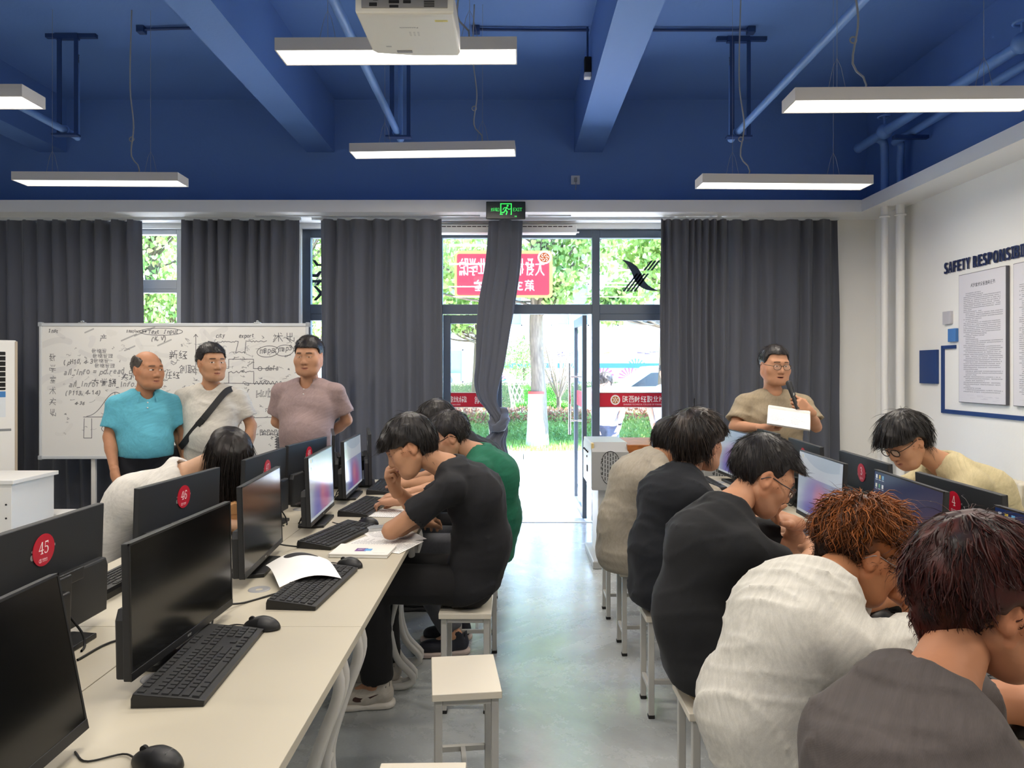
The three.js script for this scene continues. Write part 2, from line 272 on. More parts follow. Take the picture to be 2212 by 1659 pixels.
{
  const film = mat('#2a3442', 0.7);
  const x = thing('glass_emblem', 'dark swoosh and four slanted stripes emblem on the upper pane beside the curtain', 'sign', [1.23, 2.445, zg + 0.006]);
  const sw = new THREE.Shape(); sw.moveTo(-0.14, 0.16); sw.quadraticCurveTo(0.02, 0.14, 0.07, -0.01); sw.quadraticCurveTo(0.11, -0.12, 0.24, -0.15); sw.quadraticCurveTo(0.05, -0.17, -0.015, -0.03); sw.quadraticCurveTo(-0.06, 0.11, -0.14, 0.16);
  part('swoosh', new THREE.ExtrudeGeometry(sw, { depth: 0.002, bevelEnabled: false, curveSegments: 16 }), film, x);
  for (let k = 0; k < 4; k++) part('stripe', slab([[-0.13 + k * 0.036, -0.16], [-0.108 + k * 0.036, -0.16], [0.03 + k * 0.036, 0.0 + 0.02], [0.008 + k * 0.036, 0.0 + 0.02]].map(([a, b]) => [a, b]), 0.002), film, x);
  for (let k = 1; k < 4; k++) part('stripe', slab([[0.04 + k * 0.036, 0.05], [0.062 + k * 0.036, 0.05], [0.14 + k * 0.036, 0.15], [0.118 + k * 0.036, 0.15]], 0.002), film, x);
  const c = thing('glass_emblem', 'four stacked dark chevron marks on the narrow pane between the dark curtains', 'sign', [-1.93, 2.44, zg + 0.006]);
  const chev = (y, pts) => part('chevron', slab(pts.map(([a, b]) => [a, b + y]), 0.002), film, c);
  chev(0.12, [[-0.06, 0.04], [-0.03, 0.04], [0, 0], [0.09, 0], [0.09, -0.02], [-0.02, -0.02]]); chev(0.02, [[-0.06, -0.03], [0, -0.03], [0.04, 0.03], [0.01, 0.03], [-0.02, 0], [-0.06, 0]]); chev(-0.06, [[-0.06, 0.02], [0.09, 0.02], [0.09, -0.005], [0.02, -0.005], [0, -0.035], [-0.03, -0.035], [-0.01, -0.005], [-0.06, -0.005]]); chev(-0.17, [[-0.05, 0.07], [-0.02, 0.07], [0.04, 0.01], [0.09, 0.01], [0.09, -0.015], [0.04, -0.015], [-0.02, -0.075], [-0.05, -0.075], [0.01, -0.003]]);
}
// ---------- outlet high on the wall, exit sign, air curtain ----------
{
  const o = thing('wall_socket', 'white wall socket with plug high on the blue wall', 'socket', at(1243, 389, 6.985)); part('plate', rbox(-0.043, 0.043, -0.043, 0.043, -0.01, 0.012, 0.004), M.white, o);
  part('plug', [rbox(-0.014, 0.014, -0.022, 0.016, 0.012, 0.045, 0.004), tube([[0, -0.02, 0.035], [0.002, -0.06, 0.03], [0, -0.1, 0.01]], 0.004, 10)], M.cableGrey, o);
  const e = thing('exit_sign', 'black exit sign with green running figure on the white bulkhead', 'sign', at(1092.5, 455, 6.44));
  part('housing', rbox(-0.178, 0.178, -0.08, 0.08, -0.02, 0.016, 0.006), mat('#15181a', 0.3), e);
  const t = canvas(704, 320, (g, w, h) => {
    g.fillStyle = '#0b1210'; g.fillRect(0, 0, w, h); g.fillStyle = g.strokeStyle = '#3dff6a'; g.lineCap = 'round'; g.lineJoin = 'round';
    g.font = '92px sans-serif'; g.fillText('EXIT', 482, 180); g.lineWidth = 6; glyphs(g, '安全出口', 72, 112, 36, 70, 4);
    g.fillRect(248, 24, 218, 20); g.fillRect(248, 24, 22, 226); g.fillRect(446, 24, 20, 226); g.fillRect(440, 232, 26, 18); g.fillRect(240, 232, 60, 18);
    g.beginPath(); g.arc(388, 72, 19, 0, 7); g.fill(); g.lineWidth = 24; g.beginPath(); g.moveTo(372, 104); g.lineTo(346, 156); g.lineTo(378, 190); g.lineTo(362, 240); g.stroke(); g.beginPath(); g.moveTo(346, 156); g.lineTo(316, 204); g.lineTo(284, 206); g.stroke();
    g.lineWidth = 16; g.beginPath(); g.moveTo(366, 108); g.lineTo(322, 112); g.lineTo(302, 146); g.stroke(); g.beginPath(); g.moveTo(376, 112); g.lineTo(408, 146); g.lineTo(436, 134); g.stroke(); g.fillRect(520, 268, 12, 24); g.fillRect(540, 268, 16, 24);
  });
  part('sign_face', new THREE.PlaneGeometry(0.34, 0.148).translate(0, 0, 0.0175), new THREE.MeshPhysicalMaterial({ color: '#000', roughness: 0.25, emissive: '#ffffff', emissiveMap: t, emissiveIntensity: 0.9 }), e);
  const a = thing('air_curtain', 'long white slotted air curtain unit above the glass door', 'air curtain', [-0.05, 2.86, ZB + 0.06]);
  part('body', rbox(-0.68, 0.68, -0.03, 0.055, -0.05, 0.06, 0.01), M.white, a); for (let k = 0; k < 26; k++) part('slot', box(-0.63 + k * 0.049, -0.63 + k * 0.049 + 0.04, 0.03, 0.038, 0.058, 0.0615), M.rubber, a);
  part('lip', rbox(-0.68, 0.7, -0.03, -0.018, 0.055, 0.085, 0.004), M.white, a);
}
// ---------- curtains ----------
const curtainMat = mat('#62656e', 0.95, { transmission: 0.22, thickness: 0, bumpMap: weave, bumpScale: 0.0006, sheen: 0.3, sheenColor: new THREE.Color(0.3, 0.3, 0.33), sheenRoughness: 0.6 });
function curtain(x0, x1, z, folds, seed, label) {
  const nx = Math.round((x1 - x0) * 70), ny = 36, top = 2.93, bot = 0.03, front = [], back = [];
  const f = (u, v) => { const ph = u * folds * 6.283 + 1.6 * noise3(u * 5, 0, seed) + 0.5 * noise3(u * 3, v * 1.6, seed + 9) * v; const a = 0.042 + 0.02 * noise3(u * 7, v * 1.2, seed + 4);
    return V(mix(x0, x1, u) + 0.02 * Math.sin(ph * 1 + 1) * v + 0.012 * noise3(u * 9, v * 3, seed), mix(top, bot, v), z + a * (0.75 * Math.sin(ph) + 0.25 * Math.sin(2 * ph + 1)) + 0.02 * noise3(u * 20, v * 4, seed + 2) * v); };
  const pos = [], idx = [], uv = [];
  for (const s of [0, -0.006]) for (let j = 0; j <= ny; j++) for (let i = 0; i <= nx; i++) { const p = f(i / nx, j / ny); pos.push(p.x, p.y, p.z + s); uv.push(p.x * 2, p.y); }
  const n = (nx + 1) * (ny + 1), q = (a, b, c, d) => idx.push(a, b, c, a, c, d);
  for (let j = 0; j < ny; j++) for (let i = 0; i < nx; i++) { const a = j * (nx + 1) + i; q(a, a + nx + 1, a + nx + 2, a + 1); q(n + a, n + a + 1, n + a + nx + 2, n + a + nx + 1); }
  for (let j = 0; j < ny; j++) { const a = j * (nx + 1), b = a + nx; q(a, n + a, n + a + nx + 1, a + nx + 1); q(b, b + nx + 1, n + b + nx + 1, n + b); }
  const g = new THREE.BufferGeometry(); g.setAttribute('position', new THREE.Float32BufferAttribute(pos, 3)); g.setAttribute('uv', new THREE.Float32BufferAttribute(uv, 2)); g.setIndex(idx); g.computeVertexNormals();
  return solo('curtain', g, curtainMat, label, 'curtain');
}
curtain(-5.6, -3.53, -6.75, 15, 1, 'wide dark grey curtain behind the left half of the whiteboard');
curtain(-3.14, -2.02, -6.75, 9, 2, 'dark grey curtain between the two narrow window gaps behind the whiteboard');
curtain(-1.81, -0.665, -6.72, 7, 3, 'grey curtain behind the man in the mauve polo, left of the door');
curtain(1.395, 2.05, -6.72, 9, 4, 'tightly gathered grey curtain just right of the door');
curtain(2.07, 3.1, -6.74, 6, 5, 'grey curtain behind the man with the microphone');
{ // curtain gathered and knotted round the door handle
  const P = [[1092, 478, 30], [1087, 570, 31], [1074, 660, 32], [1065, 735, 30], [1058, 790, 27], [1053, 825, 24], [1055, 862, 18], [1066, 884, 13], [1078, 905, 13], [1080, 930, 14], [1066, 955, 21], [1070, 985, 23], [1082, 1010, 19], [1093, 1030, 14]];
  const D = 6.8, cur = new THREE.CatmullRomCurve3(P.map(([x, y]) => at(x, y, D))), wid = new THREE.CatmullRomCurve3(P.map(([, , w], i) => V(w / F * D, 0, i)));
  const nu = 110, nv = 110, pos = [], idx = [], uv = [];
  for (let j = 0; j <= nv; j++) {
    const t = j / nv, c = cur.getPoint(t), w = wid.getPoint(t).x, tw = t * 2.4, deep = mix(0.55, 0.85, sstep(0.3, 0.6, t));
    for (let i = 0; i <= nu; i++) { const a = i / nu * 6.28318, k = 0.97 + 0.2 * Math.pow(0.5 + 0.5 * Math.sin(a * 11 + tw * 2 + 0.9 * noise3(t * 3, a, 3)), 0.7) + 0.13 * Math.sin(a * 5 - tw * 2.2) + 0.08 * noise3(Math.cos(a) * 2, Math.sin(a) * 2, t * 6); pos.push(c.x + Math.cos(a) * w * k, c.y + 0.02 * Math.sin(a * 5) * (t > 0.95 ? 1 : 0), c.z + Math.sin(a) * w * k * deep * 0.8); uv.push(i / nu, t * 3); }
  }
  for (let j = 0; j < nv; j++) for (let i = 0; i < nu; i++) { const a = j * (nu + 1) + i; idx.push(a, a + 1, a + nu + 2, a, a + nu + 2, a + nu + 1); }
  const g = new THREE.BufferGeometry(); g.setAttribute('position', new THREE.Float32BufferAttribute(pos, 3)); g.setAttribute('uv', new THREE.Float32BufferAttribute(uv, 2)); g.setIndex(idx); g.computeVertexNormals();
  const c = thing('tied_curtain', 'grey curtain twisted and knotted round the handle of the closed glass door', 'curtain');
  part('drape', g, curtainMat, c);
  const knot = []; for (let i = 0; i <= 40; i++) { const a = i / 40 * 6.283 * 1.6; const q = at(1078 + 15 * Math.cos(a), 906 + 22 * Math.sin(a * 0.9) * 0.8, 6.78); q.z += 0.07 * Math.sin(a); knot.push(q); }
  const kg = new THREE.TubeGeometry(new THREE.CatmullRomCurve3(knot), 80, 0.036, 14); { const p = kg.attributes.position; for (let i = 0; i < p.count; i++) p.setXYZ(i, p.getX(i) + 0.012 * noise3(p.getX(i) * 30, p.getY(i) * 30, 1), p.getY(i) + 0.012 * noise3(p.getX(i) * 30, p.getY(i) * 30, 7), p.getZ(i) + 0.012 * noise3(p.getX(i) * 30, p.getZ(i) * 30, 5)); kg.computeVertexNormals(); }
  part('knot', kg, curtainMat, c);
}
// ---------- the street outside ----------
const pavers = tex(256, (u, v) => { const n = 1 + 0.06 * wrapN(u, v, 5, 2) + 0.05 * (rnd() - 0.5); return [205 * n, 203 * n, 198 * n]; }, true, 0.6);
M.pavement = mat('#ffffff', 0.85, { map: pavers }); M.kerb = mat('#cfccc4', 0.85);
M.soil = mat('#6d6a44', 1);
struct('pavement', box(-26, 22, -0.3, -0.02, -12.1, ZB - TH), M.pavement);
{ const k = sgroup('kerb'); for (let i = 0; i < 40; i++) struct('kerb_stone', rbox(-24 + i * 1.1, -24 + i * 1.1 + 1.09, -0.1, 0.1, -12.3, -12.1, 0.02, 1), M.kerb, k); }
struct('lawn_ground', box(-26, 22, -0.3, 0.08, -19, -12.3), M.soil);
struct('road', box(-40, 36, -0.3, 0.0, -40, -19), M.pavement);
function leaves(name, n, place, geo, material, parent, c0, c1) {     // many small leaves, too many to count
  const m = new THREE.InstancedMesh(geo, material, n), o = new THREE.Object3D(), a = new THREE.Color(c0), b = new THREE.Color(c1), c = new THREE.Color();
  for (let i = 0; i < n; i++) { place(o, i); o.updateMatrix(); m.setMatrixAt(i, o.matrix); m.setColorAt(i, c.copy(a).lerp(b, rnd())); }
  m.name = name; m.userData.kind = 'stuff'; m.castShadow = m.receiveShadow = true; parent.add(m); return m;
}
const leafMat = mat('#ffffff', 0.7, { transmission: 0.35, thickness: 0, side: THREE.DoubleSide });
const fan = (() => { const s = new THREE.Shape(); s.moveTo(0, 0); s.quadraticCurveTo(0.5, 0.35, 0.55, 0.8); s.quadraticCurveTo(0.3, 1.05, 0.05, 0.95); s.lineTo(0, 0.8); s.lineTo(-0.05, 0.95); s.quadraticCurveTo(-0.3, 1.05, -0.55, 0.8); s.quadraticCurveTo(-0.5, 0.35, 0, 0); return new THREE.ShapeGeometry(s, 3); })();
const oval = (() => { const s = new THREE.Shape(); s.moveTo(0, 0); s.quadraticCurveTo(0.35, 0.5, 0, 1); s.quadraticCurveTo(-0.35, 0.5, 0, 0); return new THREE.ShapeGeometry(s, 3); })();
const turnAny = (o) => o.rotation.set(rr(-1.2, 1.2), rr(0, 6.28), rr(-1.2, 1.2));
const barkTone = tex(128, (u, v) => { const n = 1 + 0.25 * wrapN(u, v, 6, 3) + 0.15 * (rnd() - 0.5); return [118 * n, 102 * n, 86 * n]; }, true);
M.bark = mat('#ffffff', 0.95, { map: barkTone, bumpMap: barkTone, bumpScale: 0.01 }); M.lime = mat('#e8e4dc', 0.9); M.redPaint = mat('#c9473d', 0.8);
function tree(x, z, r, crowns, n, label, seed, whitewash = true, lean = 0) {
  reseed(seed); const t = thing('street_tree', label, 'tree', [x, 0.08, z], 0), path = [];
  for (let i = 0; i <= 8; i++) path.push(V(lean * i / 8 + 0.05 * noise3(i * 0.7, seed, 0), i * 0.72, 0.05 * noise3(seed, i * 0.7, 4)));
  const trunk = new THREE.TubeGeometry(new THREE.CatmullRomCurve3(path), 40, r, 12); { const p = trunk.attributes.position; for (let i = 0; i < p.count; i++) { const y = p.getY(i), c = V(0, 0, 0), k = 1.25 * Math.exp(-y * 3.5) * 0.25 + 1 - 0.075 * y + 0.06 * noise3(p.getX(i) * 9, y * 3, p.getZ(i) * 9), cx = lean * y / 5.76; p.setX(i, cx + (p.getX(i) - cx) * k); p.setZ(i, p.getZ(i) * k); } trunk.computeVertexNormals(); }
  part('trunk', trunk, M.bark, t);
  if (whitewash) { part('limewash', lathe([[r * 1.42, -0.05], [r * 1.22, 0.3], [r * 1.09, 0.75], [r * 1.07, 0.98]], 20), M.lime, t); part('painted_ring', lathe([[r * 1.085, 0.98], [r * 1.075, 1.03]], 20), M.redPaint, t); }
  const br = [], tips = [];
  for (const [cx, cy, cz, cr] of crowns) { for (let k = 0; k < 9; k++) { const y0 = clamp(cy - cr * rr(0.3, 0.9), 1.7, 5), a = rr(0, 6.28), q = V(cx + cr * rr(0.2, 0.8) * Math.cos(a), cy + cr * rr(-0.4, 0.6), cz + cr * rr(0.2, 0.8) * Math.sin(a)); br.push(tube([V(lean * y0 / 5.76, y0, 0), V(q.x * 0.5, (y0 + q.y) / 2 - 0.1, q.z * 0.5), q], 0.022, 8, 5)); tips.push([q, cr]); } }
  part('branches', br, M.bark, t);
  leaves('foliage', n, (o) => { const [q, cr] = tips[Math.floor(rnd() * tips.length)], a = rr(0, 6.28), h = rr(-1, 1), s = cr * 0.55 * Math.cbrt(rnd()); o.position.set(q.x + s * Math.sqrt(1 - h * h) * Math.cos(a), q.y + s * h * 0.75, q.z + s * Math.sqrt(1 - h * h) * Math.sin(a)); turnAny(o); o.scale.setScalar(rr(0.06, 0.115)); }, fan, leafMat, t, '#94b35c', '#bed07c');
  return t;
}
tree(0.46, -13.2, 0.15, [[-0.6, 4.2, 0, 1.3], [0.5, 3.3, 0.2, 1.0], [-1.4, 3.2, 0.2, 0.9], [0.8, 4.6, -0.3, 1.3], [0.1, 5.2, 0, 1.4], [0.2, 2.75, 0.3, 0.5]], 9000, 'street tree with whitewashed trunk base straight out of the open door', 11);
tree(-0.75, -15.5, 0.12, [[-0.3, 2.9, 0, 1.0], [0.3, 3.6, 0.2, 1.0], [-0.9, 3.9, 0, 1.2], [-0.9, 2.5, 0.4, 0.6]], 6500, 'slimmer street tree seen through the closed door leaf', 12, false, 0.1);
tree(2.95, -13.55, 0.15, [[-0.5, 3.8, 0, 1.1], [0.4, 3.2, 0.2, 1.0], [-0.3, 4.8, 0.2, 1.2], [-0.9, 2.6, 0.3, 0.55]], 6500, 'street tree seen through the panes right of the door', 13);
tree(-6.9, -13.6, 0.16, [[0, 3.4, 0, 1.3], [0.8, 4.4, 0, 1.3], [-0.8, 4.6, 0.1, 1.3], [0.5, 2.4, 0.2, 1.0], [-0.6, 2.3, 0.2, 1.0]], 9000, 'leafy street tree outside the white window', 14);
tree(-4.0, -13.5, 0.15, [[0.2, 3.6, 0, 1.3], [0.4, 4.6, 0, 1.3], [0.2, 2.4, 0.2, 1.0]], 6000, 'street tree outside the narrow pane with chevrons', 15);
function hedge(x0, x1, y0, y1, z0, z1, n, c0, c1, label, tops, seed) {
  reseed(seed); const h = thing('hedge', label, 'hedge', [(x0 + x1) / 2, y0, (z0 + z1) / 2]), w = (x1 - x0) / 2, d = (z1 - z0) / 2, t = y1 - y0;
  const core = new RoundedBoxGeometry(w * 2 - 0.12, t - 0.06, d * 2 - 0.12, 3, 0.05).translate(0, t / 2 - 0.03, 0); part('inner_foliage', core, mat(c0, 1), h);
  const place = (lo, hi) => (o) => { const f = rnd(); o.position.set(rr(-w, w), rr(lo * t, hi * t), rr(-d, d)); if (f < 0.5) o.position.z = d - rr(0, 0.09); else if (f < 0.85) o.position.y = hi * t - rr(0, 0.08); o.position.y += 0.05 * noise3(o.position.x * 2, 0, seed); turnAny(o); o.scale.setScalar(rr(0.04, 0.085)); };
  leaves('foliage', n, place(0, tops ? 0.72 : 1), oval, leafMat, h, c0, c1);
  if (tops) leaves('young_shoots', n * 0.6 | 0, place(0.66, 1), oval, leafMat, h, tops[0], tops[1]);
}
hedge(-9, 3.9, 0.05, 0.72, -15.2, -14.0, 26000, '#84a55e', '#b4c684', 'long loose hedge with reddish young tops behind the whitewashed tree', ['#8e4f4a', '#b98a6c'], 21);
hedge(0.1, 1.55, 0, 0.62, -19.9, -19.2, 5000, '#5f9a3e', '#86bb55', 'lower clipped green box hedge across the lane', null, 22);
hedge(0.3, 1.4, 0, 0.98, -21.5, -20.9, 4000, '#5f9a3e', '#86bb55', 'upper clipped green box hedge standing behind the lower one', null, 23);
hedge(-4.8, 4, 0, 1.05, -25.6, -24.8, 16000, '#55663f', '#7a7a55', 'dark distant hedge running in front of the white building', null, 24);
hedge(-13, -5, 0.05, 2.5, -17.5, -16.6, 16000, '#8fae86', '#b3c9a0', 'tall grey green hedge outside the white window', null, 25);
reseed(30);
{ const g = new THREE.Group(); g.name = 'lawn'; scene.add(g); tag(g, 'sunlit grass strip between the kerb and the hedge', 'grass'); g.userData.kind = 'stuff'; leaves('grass_blades', 16000, (o) => { o.position.set(rr(-9, 5), 0.07, rr(-14.1, -12.32)); o.rotation.set(rr(-0.4, 0.4), rr(0, 6.28), rr(-0.4, 0.4)); o.scale.set(0.03, rr(0.05, 0.13), 0.03); }, oval, leafMat, g, '#7fa93f', '#b9cf6a'); }
// the white building across the lane
{
  const b = thing('teaching_building', 'white building across the lane with coloured mural panels', 'building', [0, 0, -32]);
  const Wm = mat('#e9e6df', 0.85), Gm = mat('#7f8c96', 0.3), frame = mat('#c9ccd0', 0.5);
  part('wall', box(-20, 16, 0, 11, -1, 0), Wm, b); part('cornice', rbox(-20, 16, 2.55, 2.75, 0, 0.25, 0.03), Wm, b); part('plinth', box(-20, 16, 0, 0.45, 0, 0.12), mat('#cfc9c0', 0.9), b);
  const glass = (x, y, w, h) => { const f = part('window', [box(x - w / 2 - 0.06, x + w / 2 + 0.06, y, y + 0.06, 0, 0.08), box(x - w / 2 - 0.06, x + w / 2 + 0.06, y + h - 0.06, y + h, 0, 0.08), box(x - w / 2 - 0.06, x - w / 2, y, y + h, 0, 0.08), box(x + w / 2, x + w / 2 + 0.06, y, y + h, 0, 0.08), box(x - 0.03, x + 0.03, y, y + h, 0, 0.07)], frame, b); part('pane', box(x - w / 2, x + w / 2, y + 0.05, y + h - 0.05, 0.0, 0.03), Gm, f); };
  glass(-2.9, 0.95, 1.3, 1.5); for (const x of [-12.5, -9.5, -6.5, -3.4, -0.4, 2.6, 5.6]) { glass(x, 3.5, 1.6, 1.9); glass(x, 7.2, 1.6, 1.9); }
  // painted mural panels (flat print on the wall)
  const mural = (seed) => canvas(512, 256, (g, w, h) => { reseed(seed); g.fillStyle = '#f4ead8'; g.fillRect(0, 0, w, h); for (let k = 0; k < 16; k++) { g.fillStyle = ['#5a4aa0', '#d9774f', '#e7b24a', '#8a3d7a', '#cf5a5a', '#3f6fb0'][k % 6]; const x = rr(0, w), y = rr(40, h), r = rr(30, 90); for (let a = 0; a < 9; a++) { g.beginPath(); g.moveTo(x, y); g.arc(x, y, r, a * 0.36 + 3.1, a * 0.36 + 3.28); g.fill(); } } g.fillStyle = '#2f62b8'; g.fillRect(0, h - 36, w, 36); });
  for (const [x, w, s] of [[0.7, 4.2, 51], [5.6, 3.4, 52]]) part('mural_panel', rbox(x - w / 2, x + w / 2, 0.75, 2.35, 0, 0.06, 0.01), [mural(s)].map((m) => new THREE.MeshPhysicalMaterial({ map: (m.repeat.set(1 / w, 1 / 1.6), m.wrapS = m.wrapT = THREE.RepeatWrapping, m), roughness: 0.8 }))[0], b);
}
{
  const a = thing('air_conditioner', 'white outdoor air conditioner unit below a window of the white building', 'air conditioner', [-2.75, 0.75, -31.84]);
  part('casing', rbox(-0.42, 0.42, 0, 0.62, -0.2, 0.16, 0.02), mat('#e6e6e2', 0.6), a); part('fan_grille', new THREE.TorusGeometry(0.22, 0.02, 8, 28).translate(-0.1, 0.31, 0.17), mat('#9aa0a6', 0.6), a); part('fan_disc', new THREE.CylinderGeometry(0.2, 0.2, 0.02, 24).rotateX(Math.PI / 2).translate(-0.1, 0.31, 0.16), mat('#5f666d', 0.6), a); for (const x of [-0.35, 0.3]) part('bracket', box(x, x + 0.05, -0.06, 0, -0.2, 0.1), M.alu, a);
}
{ // parked white car seen through the pane right of the door
  const c = thing('car', 'white parked car seen behind the woman in grey', 'car', [3.85, 0, -18.2], -0.1), paint = mat('#eef0f1', 0.25, { clearcoat: 0.6 }), dark = mat('#39434d', 0.12);
  const prof = [[-2.1, 0.3], [-2.15, 0.75], [-1.9, 0.95], [-1.05, 1.08], [-0.45, 1.52], [0.9, 1.58], [1.7, 1.15], [2.1, 1.0], [2.15, 0.35], [1.75, 0.28], [-1.7, 0.28]];
  part('body', slab(prof, 1.55, 0.08).translate(0, 0, -0.8), paint, c);
  part('side_windows', slab([[-0.85, 1.1], [-0.36, 1.44], [0.82, 1.49], [1.4, 1.13]], 0.02).translate(0, 0, 0.82), dark, c); part('windscreen', slab([[-1.02, 1.1], [-0.47, 1.5], [-0.44, 1.48], [-0.97, 1.08]], 1.3, 0.01).translate(0, 0, -0.65), dark, c);
  for (const x of [-1.35, 1.35]) for (const z of [-0.72, 0.78]) { const w = part('wheel', new THREE.CylinderGeometry(0.32, 0.32, 0.2, 24).rotateX(Math.PI / 2).translate(x, 0.32, z), M.rubber, c); part('hubcap', new THREE.CylinderGeometry(0.2, 0.2, 0.22, 16).rotateX(Math.PI / 2).translate(x, 0.32, z), M.alu, w); }
  part('headlamp', new THREE.SphereGeometry(0.14, 16, 10).scale(0.6, 0.6, 1).translate(-2.1, 0.78, 0.6), M.chrome, c);
}
{ // planted basket with a palm-like shrub, and a bare twiggy shrub
  reseed(61);
  const p = thing('planter', 'tall white lattice planter basket behind the whitewashed tree', 'planter', [0.4, 0, -22.6]); const lat = [];
  for (let k = 0; k < 18; k++) for (const s of [-1, 1]) { const a = k / 18 * 6.283, pts = []; for (let i = 0; i <= 6; i++) { const q = i / 6, r = mix(0.42, 0.6, Math.abs(q - 0.3)); pts.push(V(r * Math.cos(a + s * q), 0.1 + q * 1.05, r * Math.sin(a + s * q))); } lat.push(tube(pts, 0.012, 8, 4)); }
  part('lattice', lat, mat('#e4ddd2', 0.8), p); part('rim', new THREE.TorusGeometry(0.6, 0.03, 6, 28).rotateX(Math.PI / 2).translate(0, 1.15, 0), mat('#e4ddd2', 0.8), p); part('foot', lathe([[0, 0], [0.5, 0], [0.45, 0.12], [0, 0.12]], 24), mat('#cfc9bf', 0.8), p);
  const s = thing('shrub', 'round leafy shrub growing in the lattice planter', 'shrub', [0.4, 1.1, -22.6]); part('stem', [rod(V(0, -0.6, 0), V(0, 0.5, 0), 0.06)], M.bark, s); leaves('foliage', 2600, (o) => { const a = rr(0, 6.28), h = rr(-1, 1), r = 0.75 * Math.cbrt(rnd()); o.position.set(r * Math.cos(a) * Math.sqrt(1 - h * h), 0.75 + r * h, r * Math.sin(a) * Math.sqrt(1 - h * h)); turnAny(o); o.scale.setScalar(rr(0.06, 0.13)); }, oval, leafMat, s, '#6d9a45', '#9dbb6c');
  const t = thing('shrub', 'bare twiggy shrub to the side of the whitewashed tree', 'shrub', [1.25, 0, -19]); const tw = []; for (let k = 0; k < 90; k++) { const a = rr(0, 6.28), q = rr(0.2, 0.95), h = rr(1.6, 2.9); tw.push(tube([V(0, 0.7, 0), V(q * 0.4 * Math.cos(a), 1.3, q * 0.4 * Math.sin(a)), V(q * Math.cos(a), h, q * Math.sin(a))], 0.008, 6, 4)); }
  part('twigs', tw, mat('#a08f7c', 0.9), t); part('stem', rod(V(0, 0, 0), V(0, 0.8, 0), 0.06), M.bark, t);
}
// ---------- pendant lamps ----------
const lampGlow = new THREE.MeshPhysicalMaterial({ color: '#ffffff', roughness: 0.6, emissive: new THREE.Color(1, 0.97, 0.92), emissiveIntensity: 2.2 });
const LAMP_W = 1.2, LAMP_D = 0.18;
function pendant(x, y, z, label, wires, tilt = 0) {
  const l = thing('pendant_lamp', label, 'lamp', [x, y, z], tilt, 'linear pendant lamps'), w = LAMP_W / 2, d = LAMP_D / 2;
  part('housing', [box(-w, w, 0.055, 0.062, -d, d), box(-w, w, 0, 0.055, -d, -d + 0.006), box(-w, w, 0, 0.055, d - 0.006, d), box(-w, -w + 0.006, 0, 0.055, -d + 0.006, d - 0.006), box(w - 0.006, w, 0, 0.055, -d + 0.006, d - 0.006)], M.lampWhite, l);
  part('diffuser', box(-w + 0.006, w - 0.006, 0.004, 0.012, -d + 0.006, d - 0.006), lampGlow, l);
  for (const s of [-1, 1]) part('suspension_wire', [rod(V(s * 0.36, 0.06, 0), V(s * 0.36, CEIL - y, 0), 0.0012, 0.0012, 5), tube([[s * 0.36 - 0.05, 0.06, 0], [s * 0.36, 0.24, 0], [s * 0.36 + 0.05, 0.06, 0]], 0.0012, 8, 5)], M.cableGrey, l);
  if (wires) { const k = part('power_cable', tube([[wires + 0.05, 0.06, 0], [wires + 0.06, 0.12, 0.01], [wires, 0.2, 0], [wires + 0.02, 0.42, 0.01], [wires - 0.01, 0.7, 0], [wires, CEIL - y, 0]], 0.005, 30, 6), M.cableGrey, l); part('cable_tie', new THREE.TorusGeometry(0.016, 0.004, 6, 12).translate(wires, 0.33, 0), M.cableGrey, k); }
  const a = new THREE.RectAreaLight(new THREE.Color(1, 0.9, 0.77), LAMP_I, LAMP_W - 0.03, LAMP_D - 0.03); a.name = 'lamp_light'; a.position.set(0, -0.004, 0); a.rotation.x = -Math.PI / 2; l.add(a);
}
pendant(-0.575, 3.086, -3.6, 'long white pendant lamp partly hidden by the projector', 0.3, -0.01);
pendant(-0.575, 3.083, -5.2, 'long white pendant lamp above the exit sign, between the blue beams', 0.3, -0.05);
pendant(-3.04, 2.884, -5.26, 'long white pendant lamp over the whiteboard', 0.22, 0.02);
pendant(-3.05, 2.87, -3.64, 'pendant lamp cut by the left edge of the photo');
pendant(1.974, 2.81, -3.52, 'pendant lamp cut by the right edge of the photo', -0.28, -0.02);
pendant(1.912, 2.798, -5.01, 'long white pendant lamp over the man with the microphone', -0.3, 0.03);
for (const [row, z] of [['just ahead of the photographer', -1.9], ['over the photographer', -0.2]]) [[-3.05, 'on the whiteboard side'], [-0.575, 'over the aisle'], [1.95, 'on the wall side']].forEach(([x, s]) => pendant(x, 2.95, z, 'pendant lamp out of frame ' + row + ' ' + s));
